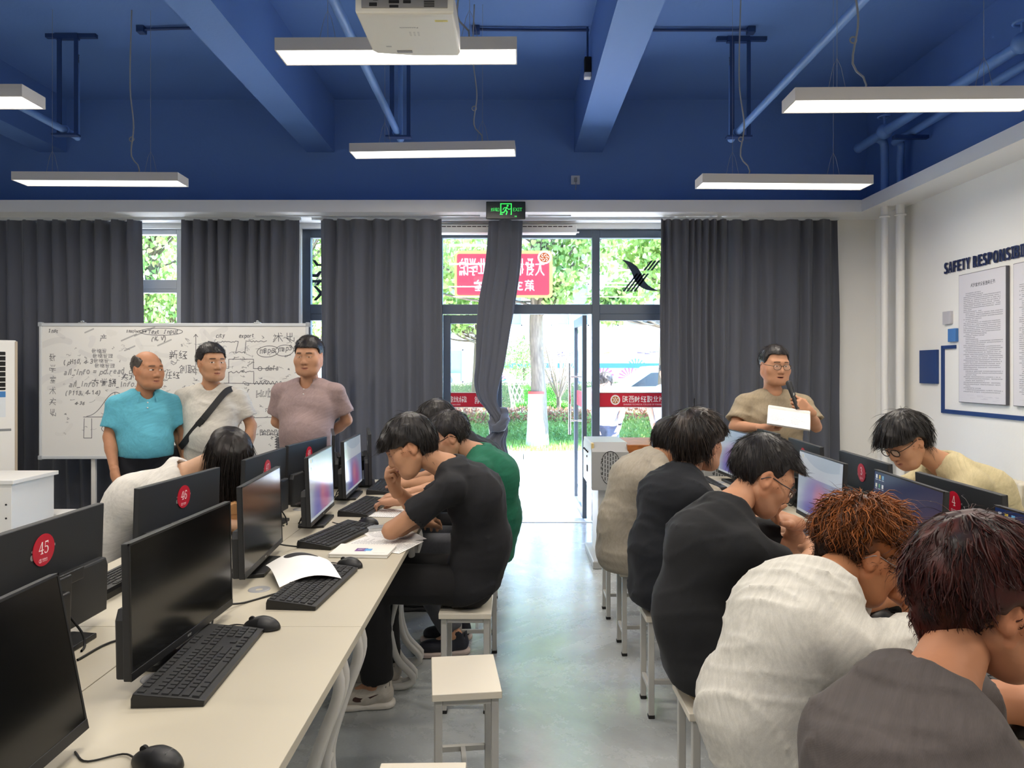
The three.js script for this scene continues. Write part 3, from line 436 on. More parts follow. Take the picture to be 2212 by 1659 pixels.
// ---------- projector ----------
{
  const p = thing('projector', 'white ceiling projector hanging upside down under the blue ceiling', 'projector', [-0.412, 2.876, -2.9]), cream = mat('#e3dfd0', 0.5), grey = mat('#8d8b88', 0.5);
  const shell = slab([[-0.18, -0.17], [0.18, -0.17], [0.18, 0.165], [0.172, 0.185], [0.0, 0.185], [-0.165, 0.16], [-0.178, 0.14]], 0.085, 0.008).rotateX(-Math.PI / 2).translate(0, 0.0, 0);
  part('casing', shell.scale(1, 1, 1).rotateY(0), cream, p);
  const back = part('connector_panel', rbox(-0.165, 0.165, 0.012, 0.08, 0.176, 0.182, 0.003), grey, p);
  for (const [x, y, w, h] of [[-0.06, 0.06, 0.04, 0.014], [-0.04, 0.035, 0.04, 0.012], [-0.04, 0.018, 0.035, 0.01], [0.01, 0.035, 0.03, 0.012], [-0.11, 0.05, 0.02, 0.02], [-0.12, 0.025, 0.03, 0.014], [0.01, 0.06, 0.03, 0.01]]) part('port', rbox(x - w / 2, x + w / 2, y - h / 2, y + h / 2, 0.18, 0.184, 0.002), M.rubber, back);
  for (let k = 0; k < 8; k++) part('vent_slat', box(0.075, 0.115, 0.016 + k * 0.008, 0.0195 + k * 0.008, 0.181, 0.184), M.rubber, back);
  const t = canvas(720, 700, (g, w, h) => { g.fillStyle = '#e3dfd0'; g.fillRect(0, 0, w, h); g.save(); g.translate(360, 190); g.rotate(Math.PI); g.fillStyle = '#8f8b80'; g.font = 'bold 34px sans-serif'; g.textAlign = 'center'; g.fillText('Panasonic', 0, 0); g.restore(); g.fillStyle = '#d9c95a'; g.fillRect(600, 60, 110, 36); g.fillStyle = '#7d7644'; g.fillRect(608, 66, 94, 4); g.fillRect(608, 86, 60, 4); g.fillStyle = '#b9b5a8'; for (let k = 0; k < 4; k++) for (let j = 0; j < 3; j++) g.fillRect(350 + j * 36, 280 + k * 22, 18, 10); g.fillRect(100, 560, 50, 26); g.strokeStyle = '#c5c1b4'; g.strokeRect(420, 610, 110, 40); });
  part('printed_underside', new THREE.PlaneGeometry(0.33, 0.31).rotateX(Math.PI / 2).translate(0, -0.0085, 0.0), new THREE.MeshPhysicalMaterial({ map: t, roughness: 0.5 }), p);
  part('hatch_latch', rbox(-0.08, -0.015, -0.011, -0.006, -0.155, -0.135, 0.002), grey, p);
  part('mount_pole', [rod(V(0, 0.09, 0), V(0, CEIL - 2.876, 0), 0.02), new THREE.CylinderGeometry(0.08, 0.08, 0.012, 24).translate(0, CEIL - 2.876 - 0.006, 0), rbox(-0.1, 0.1, 0.088, 0.1, -0.1, 0.1, 0.004)], M.white, p);
  part('cables', [tube([[0.05, 0.05, 0.18], [0.1, 0.1, 0.24], [0.06, 0.5, 0.16], [0.02, 1.25, 0.05]], 0.006, 20, 6), tube([[-0.02, 0.05, 0.18], [0.06, 0.16, 0.22], [0.05, 0.6, 0.1], [0, 1.25, 0.04]], 0.005, 20, 6)], M.cable, p);
}
// ---------- sprinkler pipes on hangers ----------
function sprinkler(x, zEnd, y, label) {
  const p = thing('sprinkler_pipe', label, 'pipe', [x, y, zEnd]);
  part('pipe', [rod(V(0, 0, 0), V(0, 0, ZF - zEnd - 0.05), 0.027), new THREE.SphereGeometry(0.03, 14, 10)], M.bluePipe, p);
  part('riser', rod(V(0, 0, 0), V(0, 0.6, 0), 0.02), M.bluePipe, p);
  part('sprinkler_head', [rod(V(0, 0.6, 0), V(0, 0.63, 0), 0.016), rod(V(0, 0.63, 0), V(0, 0.665, 0), 0.006), new THREE.CylinderGeometry(0.018, 0.018, 0.004, 14).translate(0, 0.667, 0), tube([[-0.012, 0.63, 0], [-0.014, 0.65, 0], [0, 0.664, 0], [0.014, 0.65, 0], [0.012, 0.63, 0]], 0.003, 12, 5)], M.steel, p);
  const h = CEIL - y;
  for (const dz of [0.16, 2.9]) { part('hanger', [box(-0.02, 0.16, h - 0.045, h, dz - 0.035, dz + 0.005), box(0.0, 0.035, -0.03, h - 0.04, dz - 0.005, dz + 0.005), box(0.135, 0.165, -0.03, h - 0.04, dz - 0.005, dz + 0.005), box(-0.03, 0.17, -0.045, -0.03, dz - 0.03, dz + 0.03)].map((g) => g.translate(-0.06, 0, 0)), M.blueDark, p); part('ceiling_plate', box(-0.16, 0.24, h - 0.03, h, dz - 0.04, dz - 0.005), M.blueDark, p); part('pipe_clamp', new THREE.TorusGeometry(0.033, 0.008, 8, 18).translate(0, 0, dz), M.bluePipe, p); }
}
sprinkler(-3.54, -5.78, 3.4, 'blue sprinkler pipe on hangers above the whiteboard');
sprinkler(-0.916, -5.83, 3.4, 'blue sprinkler pipe between the two blue beams');
sprinkler(1.8, -5.83, 3.4, 'blue sprinkler pipe over the lectern and right desk row');
// ---------- heating pipes in the right corner ----------
{
  const p = thing('heating_pipe', 'pair of blue horizontal heating pipes with valves along the right wall', 'pipe', [3.2, 3.55, -6.55]);
  part('supply_pipe', [rod(V(0, 0, 0), V(0.05, 0.02, 6), 0.04), new THREE.SphereGeometry(0.044, 14, 10)], M.bluePipe, p); part('return_pipe', rod(V(0.14, -0.06, 0.35), V(0.2, -0.02, 6), 0.032), M.bluePipe, p);
  for (const z of [0.45, 2.1]) { part('valve', [new THREE.SphereGeometry(0.065, 14, 10).translate(0, 0.002, z), rod(V(0, 0.04, z), V(0, 0.13, z), 0.012), new THREE.TorusGeometry(0.05, 0.009, 8, 18).rotateX(Math.PI / 2).translate(0, 0.13, z)], M.bluePipe, p); part('bracket', rbox(-0.02, 0.27, -0.12, -0.09, z + 0.15, z + 0.2, 0.006), M.blueDark, p); }
  part('elbow', [tube([[0.02, -0.01, 0.3], [0.08, -0.04, 0.28], [0.1, -0.16, 0.26], [0.1, -0.52, 0.26]], 0.034, 16, 10), tube([[0.14, -0.06, 0.4], [0.19, -0.08, 0.36], [0.2, -0.2, 0.33], [0.2, -0.52, 0.33]], 0.03, 16, 10)], M.bluePipe, p);
}
for (const [x, z, r, s] of [[3.3, -6.29, 0.03, 'thinner'], [3.4, -6.22, 0.035, 'thicker']]) { const p = thing('riser_pipe', 'white painted ' + s + ' heating riser in the right corner of the room', 'pipe', [x, 0, z]); part('pipe', [rod(V(0, 0.02, 0), V(0, 3.1, 0), r, r, 18)], M.white, p); part('collar', new THREE.TorusGeometry(r + 0.006, 0.009, 8, 20).rotateX(Math.PI / 2).translate(0, 2.86, 0), M.white, p); part('floor_collar', new THREE.CylinderGeometry(r + 0.02, r + 0.025, 0.03, 20).translate(0, 0.015, 0), M.white, p); }
// ---------- conduits ----------
{
  const c = (pts, r, label) => { const t = thing('conduit', label, 'conduit', pts[0]); const o = pts.map((q) => V(...q).sub(V(...pts[0]))); part('tube', tube(o, r, 40, 8), M.blueDark, t); part('junction', rbox(-0.03, 0.03, -0.03, 0.03, -0.03, 0.03, 0.006), M.blueDark, t); return t; };
  c([[-2.88, CEIL - 0.02, -5.52], [-2.5, CEIL - 0.02, -5.5], [-2.03, CEIL - 0.02, -5.5]], 0.012, 'dark conduit on the ceiling left of the first beam');
  c([[-0.28, CEIL - 0.02, -5.52], [0.2, CEIL - 0.02, -5.53], [0.6, CEIL - 0.02, -5.53]], 0.012, 'dark conduit on the ceiling between the beams, ending at the second beam');
  c([[1.86, CEIL - 0.02, -5.53], [1.4, CEIL - 0.02, -5.53], [0.9, CEIL - 0.02, -5.53]], 0.012, 'dark conduit on the ceiling right of the second beam');
  const b = thing('junction_box', 'small dark and white junction box hanging on the side of the second beam', 'junction box', [0.585, 3.86, -5.5]); part('box', rbox(-0.025, 0.025, -0.06, 0.06, -0.03, 0.03, 0.006), M.rubber, b); part('lower_box', rbox(-0.027, 0.027, -0.1, -0.06, -0.03, 0.03, 0.006), M.white, b); part('drop', rod(V(0, 0.06, 0), V(0, 0.3, 0), 0.008), M.blueDark, b);
}
// ---------- desks ----------
const TOP = 0.75;
function desk(xl, xr, z0, z1, label, cat = 'desk') {     // a four-seat desk unit: two tops back to back, bent tube legs
  const xc = (xl + xr) / 2, zc = (z0 + z1) / 2, L = (z1 - z0) / 2, hw = (xr - xl) / 2, d = thing('desk', label, cat, [xc, 0, zc]);
  for (const [a, b] of [[-hw, -0.0012], [0.0012, hw]]) part('tabletop', rbox(a, b, TOP - 0.025, TOP, -L + 0.001, L - 0.001, 0.002, 1), M.desk, d);
  for (const s of [-1, 1]) for (const z of [-L + 0.12, L - 0.12]) {
    const path = (dz) => tube([[s * (hw - 0.05), 0.722, z + dz], [s * (hw - 0.03), 0.64, z + dz], [s * (hw - 0.09), 0.46, z + dz], [s * (hw - 0.13), 0.3, z + dz], [s * (hw - 0.1), 0.15, z + dz], [s * (hw - 0.02), 0.05, z + dz], [s * (hw - 0.06), 0.02, z + dz], [s * (hw - 0.2), 0.02, z + dz]], 0.016, 40, 10);
    part('leg', [path(-0.028), path(0.028), rbox(s * (hw - 0.1) - 0.06, s * (hw - 0.1) + 0.06, 0.712, 0.725, z - 0.05, z + 0.05, 0.004), rod(V(s * (hw - 0.128), 0.3, z - 0.03), V(s * (hw - 0.128), 0.3, z + 0.03), 0.012)], M.legWhite, d);
  }
  part('apron', [rbox(-0.02, 0.02, 0.5, 0.725, -L + 0.1, L - 0.1, 0.004), rbox(-hw + 0.1, hw - 0.1, 0.69, 0.724, -L + 0.08, -L + 0.12, 0.003), rbox(-hw + 0.1, hw - 0.1, 0.69, 0.724, L - 0.12, L - 0.08, 0.003)], M.legWhite, d);
  for (const s of [-1, 1]) for (const z of [-L * 0.5, L * 0.5]) part('cable_grommet', lathe([[0.012, TOP + 0.0005], [0.03, TOP + 0.0035], [0.036, TOP + 0.002], [0.037, TOP]], 24).translate(s * 0.14, 0, z), mat('#8f9092', 0.4), d);
  return d;
}
desk(-1.57, -0.44, -2.08, -0.68, 'white computer desk nearest the camera in the left row');
desk(-1.57, -0.44, -3.48, -2.08, 'white computer desk in the middle of the left row, with the open book');
desk(-1.57, -0.44, -4.88, -3.48, 'white computer desk at the far end of the left row');
desk(0.96, 2.1, -1.1, 0.3, 'white computer desk under the elbows of the grey shirted student');
desk(0.96, 2.1, -2.5, -1.1, 'white computer desk in front of the white shirted student');
desk(0.96, 2.1, -3.9, -2.5, 'white computer desk in the middle of the right row');
desk(0.96, 2.1, -5.03, -3.9, 'white computer desk at the far end of the right row by the lectern');
// ---------- stools ----------
function stool(x, z, turn, label) {
  const s = thing('stool', label, 'stool', [x, 0, z], turn, 'white desk stools'), w = 0.115, d = 0.155;
  part('seat', rbox(-w, w, 0.418, 0.443, -d, d, 0.003, 1), M.stool, s);
  for (const a of [-1, 1]) for (const b of [-1, 1]) { const l = part('leg', rbox(a * (w - 0.022) - 0.0125, a * (w - 0.022) + 0.0125, 0.012, 0.418, b * (d - 0.026) - 0.0125, b * (d - 0.026) + 0.0125, 0.003, 1), M.legGrey, s); part('rubber_foot', rbox(a * (w - 0.022) - 0.014, a * (w - 0.022) + 0.014, 0, 0.016, b * (d - 0.026) - 0.014, b * (d - 0.026) + 0.014, 0.003, 1), M.rubber, l); }
  for (const b of [-1, 1]) { part('top_rail', rbox(-w + 0.035, w - 0.035, 0.396, 0.418, b * (d - 0.026) - 0.01, b * (d - 0.026) + 0.01, 0.002, 1), M.legGrey, s); part('stretcher', rbox(-w + 0.035, w - 0.035, 0.105, 0.125, b * (d - 0.026) - 0.009, b * (d - 0.026) + 0.009, 0.002, 1), M.legGrey, s); }
  for (const a of [-1, 1]) part('side_rail', rbox(a * (w - 0.022) - 0.009, a * (w - 0.022) + 0.009, 0.396, 0.418, -d + 0.04, d - 0.04, 0.002, 1), M.legGrey, s);
  part('cross_bar', rbox(-0.009, 0.009, 0.105, 0.125, -d + 0.036, d - 0.036, 0.002, 1), M.legGrey, s);
}
stool(-0.165, -2.48, 0.12, 'empty white stool standing alone in the aisle');
stool(-0.235, -1.76, 0.02, 'empty stool cut by the bottom edge of the photo');
stool(-0.205, -3.24, 0.0, 'stool under the student in the black tee at the left row');
stool(-0.19, -3.9, 0.03, 'stool under the student in the green shirt');
stool(-0.2, -4.55, 0, 'stool under the student behind the green shirt');
stool(0.71, -4.38, Math.PI / 2, 'far empty stool beside the student in the beige jacket');
stool(0.72, -3.83, Math.PI / 2, 'stool under the student in the beige jacket');
stool(0.73, -3.16, Math.PI / 2, 'stool under the student looking towards the speaker');
stool(0.7, -2.3, Math.PI / 2, 'stool under the black tee student with glasses');
stool(0.7, -1.62, Math.PI / 2, 'stool under the white shirted student with curly hair');
stool(0.72, -1.08, Math.PI / 2, 'stool under the grey shirted student nearest the camera');
stool(2.42, -3.5, Math.PI / 2, 'stool under the student in the yellow tee');
stool(-1.95, -3.38, Math.PI / 2, 'stool under the long haired girl');
// ---------- monitors ----------
const wallpaper = (dark, film) => canvas(640, 380, (g, w, h) => {
  const b = g.createLinearGradient(0, 0, w, h * 0.6); b.addColorStop(0, dark ? '#16305e' : '#c9d6e2'); b.addColorStop(1, dark ? '#2b2c52' : '#9aa3c8'); g.fillStyle = b; g.fillRect(0, 0, w, h);
  for (const [x, y, r, c] of dark ? [[300, 330, 240, '#6a2ea8'], [380, 380, 190, '#3a3fb0'], [230, 300, 130, '#2e4fa0']] : [[300, 300, 220, '#a76cc0'], [200, 330, 190, '#7d79c6'], [420, 320, 170, '#c86a9c'], [330, 260, 110, '#e08aa0']]) { const q = g.createRadialGradient(x, y, 0, x, y, r); q.addColorStop(0, c); q.addColorStop(1, c + '00'); g.fillStyle = q; g.fillRect(0, 0, w, h); }
  for (let j = 0; j < 2; j++) for (let i = 0; i < 3; i++) { g.fillStyle = ['#e6e9ef', '#d9b64a', '#6fb0dc', '#e8e2d2', '#5aa07a', '#f0f0f0'][i + j * 3]; g.fillRect(16 + i * 34, 14 + j * 46, 18, 20); g.fillStyle = '#c9cfd8'; g.fillRect(13 + i * 34, 38 + j * 46, 24, 4); }
  if (film) { g.fillStyle = 'rgba(235,240,244,0.75)'; g.fillRect(0, 0, w, h * 0.38); g.fillStyle = 'rgba(190,206,222,0.7)'; g.beginPath(); g.moveTo(60, 0); g.quadraticCurveTo(260, 120, 600, 60); g.lineTo(600, 0); g.fill(); }  // pale reflection on the plastic film, painted into the picture
  g.fillStyle = dark ? '#10131c' : '#dfe4ea'; g.fillRect(0, h - 16, w, 16);
});
const lit = (t, e) => new THREE.MeshPhysicalMaterial({ color: '#08090a', roughness: 0.18, emissive: '#ffffff', emissiveMap: t, emissiveIntensity: e });
const screens = { off: M.screenOff, dark: lit(wallpaper(true), 0.55), pale: lit(wallpaper(false), 0.48), film: lit(wallpaper(false, true), 0.45) };  // film: glowing picture that carries the painted reflection
const sticker = (n) => canvas(256, 256, (g) => {
  g.fillStyle = '#c3102f'; g.fillRect(0, 0, 256, 256); g.fillStyle = '#fdf6f2'; g.textAlign = 'center'; g.font = (n.length > 1 ? 122 : 136) + 'px serif'; g.save(); g.translate(128, 158); g.scale(0.92, 1.12); g.fillText(n, 0, 0); g.restore();
  g.strokeStyle = '#f2cfd2'; g.lineWidth = 5; g.beginPath(); g.moveTo(84, 196); g.lineTo(104, 222); g.moveTo(104, 196); g.lineTo(84, 222); g.stroke(); g.beginPath(); g.arc(88, 209, 14, 0.8, 5.4); g.stroke(); g.lineWidth = 2.6; g.lineCap = 'round'; glyphs(g, '陕西财经', 114, 196, 13, 14, 2); g.fillStyle = '#f2cfd2'; g.fillRect(114, 216, 60, 4);
});
const logoGeo = words('acer', 0.034, 0.0012), logoSmall = words('acer', 0.007, 0.0006), logoMat = mat('#a7a9ab', 0.35, { metalness: 0.5 });
const panelGeo = (() => { // thin panel with a deeper lower half at the back
  const g = [rbox(-0.268, 0.268, 0.035, 0.352, -0.012, 0.006, 0.003, 2)]; const s = slab([[-0.25, 0.042], [0.25, 0.042], [0.25, 0.17], [0.24, 0.19], [-0.24, 0.19], [-0.25, 0.17]], 0.016, 0.006).translate(0, 0, -0.032); g.push(s); return merge(g); })();
const ledgeGeo = merge([rbox(-0.12, 0.12, 0.17, 0.205, -0.05, -0.03, 0.004), rbox(-0.06, 0.06, 0.1, 0.2, -0.056, -0.04, 0.006)]);
const neckGeo = merge([rbox(-0.035, 0.035, 0.01, 0.16, -0.075, -0.05, 0.008), rbox(-0.05, 0.05, 0.1, 0.17, -0.06, -0.035, 0.008)]);
const baseGeo = (() => slab([[-0.12, -0.03], [0.12, -0.03], [0.13, 0.02], [0.12, 0.085], [-0.12, 0.085], [-0.13, 0.02]], 0.009, 0.003).rotateX(-Math.PI / 2).translate(0, 0.003, 0))();
const bezelGeo = merge([rbox(-0.268, 0.268, 0.035, 0.055, 0.004, 0.0085, 0.001, 1), rbox(-0.268, -0.262, 0.055, 0.352, 0.004, 0.008, 0.001, 1), rbox(0.262, 0.268, 0.055, 0.352, 0.004, 0.008, 0.001, 1), rbox(-0.268, 0.268, 0.346, 0.352, 0.004, 0.008, 0.001, 1)]);
const screenGeo = new THREE.PlaneGeometry(0.524, 0.291).translate(0, 0.2005, 0.0068);
function monitor(x, d, face, turn, screen, number, label, tilt = 0.04) {     // face: +1 looks towards +x, -1 towards -x
  const m = thing('monitor', label, 'monitor', [x, TOP, -d], face * Math.PI / 2 + turn, 'black desk monitors');
  const p = part('panel', panelGeo, M.blackMatte, m); p.rotation.x = -tilt; part('bezel', bezelGeo, M.blackPlastic, p); part('screen', screenGeo, screens[screen], p); part('rear_ledge', ledgeGeo, M.blackPlastic, p); part('front_logo', logoSmall.clone().translate(0, 0.045, 0.0085), logoMat, p);
  part('rear_logo', logoGeo.clone().rotateY(Math.PI).translate(0, 0.272, -0.0115), logoMat, p);
  if (number) { const g = new THREE.CylinderGeometry(0.042, 0.042, 0.0016, 40, 1, false).rotateX(-Math.PI / 2).rotateZ(0); const cap = new THREE.CircleGeometry(0.042, 40).rotateY(Math.PI).translate(0, 0.278, -0.0146); part('number_sticker', cap, new THREE.MeshPhysicalMaterial({ map: sticker(number), roughness: 0.35 }), p); part('sticker_backing', g.translate(0, 0.278, -0.0137), mat('#b50f2b', 0.4), p); }
  part('neck', neckGeo, M.blackPlastic, m); part('foot', baseGeo, M.blackPlastic, m);
  const w = [tube([[-0.05, 0.09, -0.055], [-0.06, 0.03, -0.09], [-0.05, 0.006, -0.1], [-0.02, 0.004, -0.11]], 0.0032, 16, 6), tube([[0.04, 0.08, -0.055], [0.06, 0.02, -0.09], [0.02, 0.006, -0.11]], 0.003, 16, 6)]; part('cables', w, M.cable, m);
  return m;
}
monitor(-0.84, 1.15, 1, 0.02, 'off', null, 'switched off monitor cut by the left edge at the front of the left row', 0.19);
monitor(-0.868, 1.895, 1, -0.04, 'off', null, 'switched off monitor with the whole keyboard in front, left row', 0.02);
monitor(-0.94, 2.69, 1, 0.08, 'off', null, 'switched off monitor behind the white leaflet, left row', 0.03);
monitor(-0.935, 3.5, 1, 0.05, 'pale', null, 'monitor with purple picture in front of the black tee student, left row', 0.04);
monitor(-0.94, 4.22, 1, 0.04, 'film', null, 'monitor with a painted pale reflection before the student in green, left row', 0.04);  // its glow stands in for the bright window mirrored in the screen
monitor(-0.935, 4.68, 1, 0.22, 'film', null, 'rearmost monitor of the left row with a painted pale reflection, half hidden', 0.02);  // glows likewise in place of a mirrored window
monitor(-1.255, 1.87, -1, -0.02, 'off', '45', 'back of the monitor nearest the camera on the left, red sticker 45', 0.03);
monitor(-1.25, 2.66, -1, -0.1, 'off', '46', 'back of the monitor in front of the man in light blue, red sticker 46', 0.03);
monitor(-1.2, 3.42, -1, -0.02, 'off', '47', 'back of the monitor beside the long haired girl, red sticker 47', 0.03);
monitor(-1.17, 4.02, -1, -0.12, 'off', '48', 'back of the monitor below the mauve polo shirt, red sticker 48', 0.03);
monitor(-1.17, 4.6, -1, 0.26, 'pale', null, 'monitor seen edge on behind the one with sticker 48', 0.02);
monitor(1.7, 4.72, 1, -0.04, 'dark', '1', 'back of the monitor right in front of the speaker, pale red sticker 1', 0.04);
monitor(1.645, 3.95, 1, -0.08, 'dark', '2', 'back of the monitor under the speaker\'s elbow, red sticker 2', 0.04);
monitor(1.64, 3.28, 1, -0.07, 'dark', '3', 'back of the monitor before the white heating risers, red sticker 3', 0.04);
monitor(1.6, 2.53, 1, -0.05, 'dark', '4', 'back of the monitor below the yellow tee student, red sticker 4', 0.04);
monitor(1.46, 4.7, -1, 0.05, 'pale', null, 'lit monitor before the student looking towards the speaker', 0.05);
monitor(1.43, 4.05, -1, 0.05, 'film', null, 'lit monitor hidden behind the black haired student with glasses', 0.05);
monitor(1.42, 3.3, -1, -0.05, 'film', null, 'lit monitor with plastic film and purple picture', 0.05);
monitor(1.43, 2.6, -1, -0.08, 'dark', null, 'lit monitor with dark blue desktop and icons', 0.05);
monitor(1.42, 1.84, -1, 0.0, 'dark', null, 'lit monitor at the right edge behind the dark red hair', 0.05);
// ---------- keyboards and mice ----------
const kbBody = (() => { const s = slab([[0, 0], [0.155, 0], [0.157, 0.012], [0.12, 0.018], [0.03, 0.027], [0.004, 0.03], [0, 0.02]], 0.44, 0.002); return s.rotateY(-Math.PI / 2).translate(0.22, 0, -0.0775); })();
// keyboard: local x along its length, typist at +z
const keyUnit = new Map();
function keyGeo(w, d) { const k = w.toFixed(4) + d; if (!keyUnit.has(k)) { const a = w / 2, b = d / 2, t = 0.0017, g = new THREE.BufferGeometry(), P = [[-a, 0, -b], [a, 0, -b], [a, 0, b], [-a, 0, b], [-a + t, 0.006, -b + t], [a - t, 0.006, -b + t], [a - t, 0.006, b - t], [-a + t, 0.006, b - t]], Q = [[4, 7, 6, 5], [0, 4, 5, 1], [1, 5, 6, 2], [2, 6, 7, 3], [3, 7, 4, 0]], pos = []; for (const [i, j, k2, l] of Q) for (const n of [i, j, k2, i, k2, l]) pos.push(...P[n]); g.setAttribute('position', new THREE.Float32BufferAttribute(pos, 3)); g.setAttribute('uv', new THREE.Float32BufferAttribute(new Float32Array(pos.length / 3 * 2), 2)); g.computeVertexNormals(); keyUnit.set(k, g); } return keyUnit.get(k); }
const keyPlan = (() => { const U = 0.019, out = [], rows = [[[1], [0, 1], 'f'], 0]; const put = (x, r, w = 1, h = 1) => out.push([x * U, r, w * U - 0.0022, h]);
  for (let i = 0; i < 13; i++) put(0.5 + i + (i > 0 ? 0.5 : 0) + (i > 4 ? 0.25 : 0) + (i > 8 ? 0.25 : 0), 0);
  const row = (r, list) => { let x = 0; for (const w of list) { put(x + w / 2, r, w); x += w; } };
  row(1, [...Array(13).fill(1), 2]); row(2, [1.5, ...Array(12).fill(1), 1.5]); row(3, [1.75, ...Array(11).fill(1), 2.25]); row(4, [2.25, ...Array(10).fill(1), 2.75]); row(5, [1.25, 1.25, 1.25, 6.25, 1.25, 1.25, 1.25, 1.25]);
  for (const r of [0, 1, 2]) for (let i = 0; i < 3; i++) put(15.75 + i, r); put(16.75, 4); for (let i = 0; i < 3; i++) put(15.75 + i, 5);
  for (const r of [1, 2, 3, 4]) for (let i = 0; i < 4; i++) if (!(i === 3 && (r === 3))) put(19 + i, r); put(19.5, 5, 2); put(21, 5); put(22, 5); return out; })();
const legends = canvas(64, 64, (g) => { g.fillStyle = '#1b1c1e'; g.fillRect(0, 0, 64, 64); });
function keyboard(x, d, turn, label, single = false, y = TOP) {
  const k = thing('keyboard', label, 'keyboard', [x, y, -d], turn, 'black keyboards'); part('body', kbBody, M.blackPlastic, k);
  const spot = ([kx, r, w]) => { const z = -0.062 + (r ? 0.008 : 0) + r * 0.0225; return [kx - 0.2155, 0.0288 - (z + 0.0775) * 0.098, z]; };
  if (single) for (const q of keyPlan) { const m = part('key', keyGeo(q[2], 0.0175), M.keyBlack, k); m.position.set(...spot(q)); m.rotation.x = 0.096; }
  else part('keys', keyPlan.map((q) => keyGeo(q[2], 0.0175).clone().rotateX(0.096).translate(...spot(q))), M.keyBlack, k).userData.kind = 'stuff';
  part('brand_mark', logoSmall.clone().scale(0.8, 0.8, 1).rotateX(-Math.PI / 2 + 0.1).translate(0.19, 0.0296, -0.069), logoMat, k);
  part('cable', tube([[0.05, 0.015, -0.077], [0.06, 0.01, -0.1], [0.1, 0.004, -0.11], [0.12, 0.004, -0.13]], 0.0022, 12, 6), M.cable, k);
}
const mouseGeo = (() => { const g = new THREE.SphereGeometry(1, 28, 18); const p = g.attributes.position; for (let i = 0; i < p.count; i++) { let X = p.getX(i), Y = p.getY(i), Z = p.getZ(i); if (Y < 0) Y *= 0.12; p.setXYZ(i, X * 0.031 * (1 - 0.12 * Z * Z + 0.06 * Z), Math.max(Y, -0.12) * 0.034 * (1 - 0.25 * Math.max(0, -Z)) + 0.004, Z * 0.057); } g.computeVertexNormals(); return g; })();
function mouse(x, d, turn, label, wire = 1) {      // nose towards local -z
  const m = thing('computer_mouse', label, 'mouse', [x, TOP, -d], turn, 'black mice'); part('shell', mouseGeo, M.blackPlastic, m); part('scroll_wheel', new THREE.CylinderGeometry(0.009, 0.009, 0.006, 18).rotateZ(Math.PI / 2).translate(0, 0.0265, -0.03), M.rubber, m); part('button_gap', rbox(-0.0006, 0.0006, 0.026, 0.0305, -0.034, -0.005, 0.0002, 1), M.rubber, m);
  part('brand_mark', logoSmall.clone().rotateX(-Math.PI / 2).rotateY(Math.PI).rotateX(-0.35).translate(0, 0.0325, 0.026), logoMat, m);
  part('cable', tube([[0, 0.008, -0.055], [0.01 * wire, 0.004, -0.09], [-0.03 * wire, 0.0025, -0.14], [-0.01, 0.0025, -0.19]], 0.002, 16, 6), M.cable, m);
}
const RT = Math.PI / 2;      // typists of the left row sit at +x
keyboard(-0.778, 1.8, RT + 0.05, 'keyboard with every key in view, front of the left row', true);
keyboard(-0.675, 2.44, RT - 0.08, 'keyboard half under the white leaflet', true);
keyboard(-0.775, 3.19, RT - 0.26, 'keyboard before the student in the black tee, left row', true);
keyboard(-0.79, 3.85, RT - 0.12, 'keyboard before the student in green, left row');
keyboard(-0.8, 4.5, RT, 'rearmost keyboard on the student side of the left row');
keyboard(-0.79, 1.06, RT, 'keyboard whose tip shows at the bottom left edge');
keyboard(-1.4, 2.52, -RT, 'keyboard behind monitor 46 on the far side of the left row');
keyboard(-1.36, 3.2, -RT, 'keyboard of the long haired girl');
keyboard(-1.36, 4.12, -RT, 'keyboard behind monitor 48');
mouse(-0.726, 2.06, RT - 0.15, 'mouse beside the front keyboard of the left row');
mouse(-0.62, 2.71, RT - 0.4, 'mouse beside the white leaflet');
mouse(-0.7, 3.45, RT - 0.3, 'mouse beyond the keyboard of the black tee student, left row');
mouse(-0.672, 1.345, RT - 0.3, 'mouse at the bottom edge of the photo');
mouse(-1.4, 3.56, -RT, 'mouse of the long haired girl');
keyboard(1.2, 2.42, -RT - 0.1, 'keyboard beyond the phone, right row', true);
keyboard(1.24, 3.06, -RT - 0.1, 'keyboard before the black tee student with glasses, right row');
keyboard(1.2, 1.55, -RT, 'keyboard at the right edge before the grey shirted student');
keyboard(1.25, 3.85, -RT, 'keyboard before the student looking towards the speaker');
keyboard(1.25, 4.6, -RT, 'far keyboard of the right row before the beige jacket');
mouse(1.1, 2.13, -RT + 0.45, 'mouse beside the phone on the right row');
mouse(1.075, 1.46, -RT, 'mouse at the right edge of the photo');
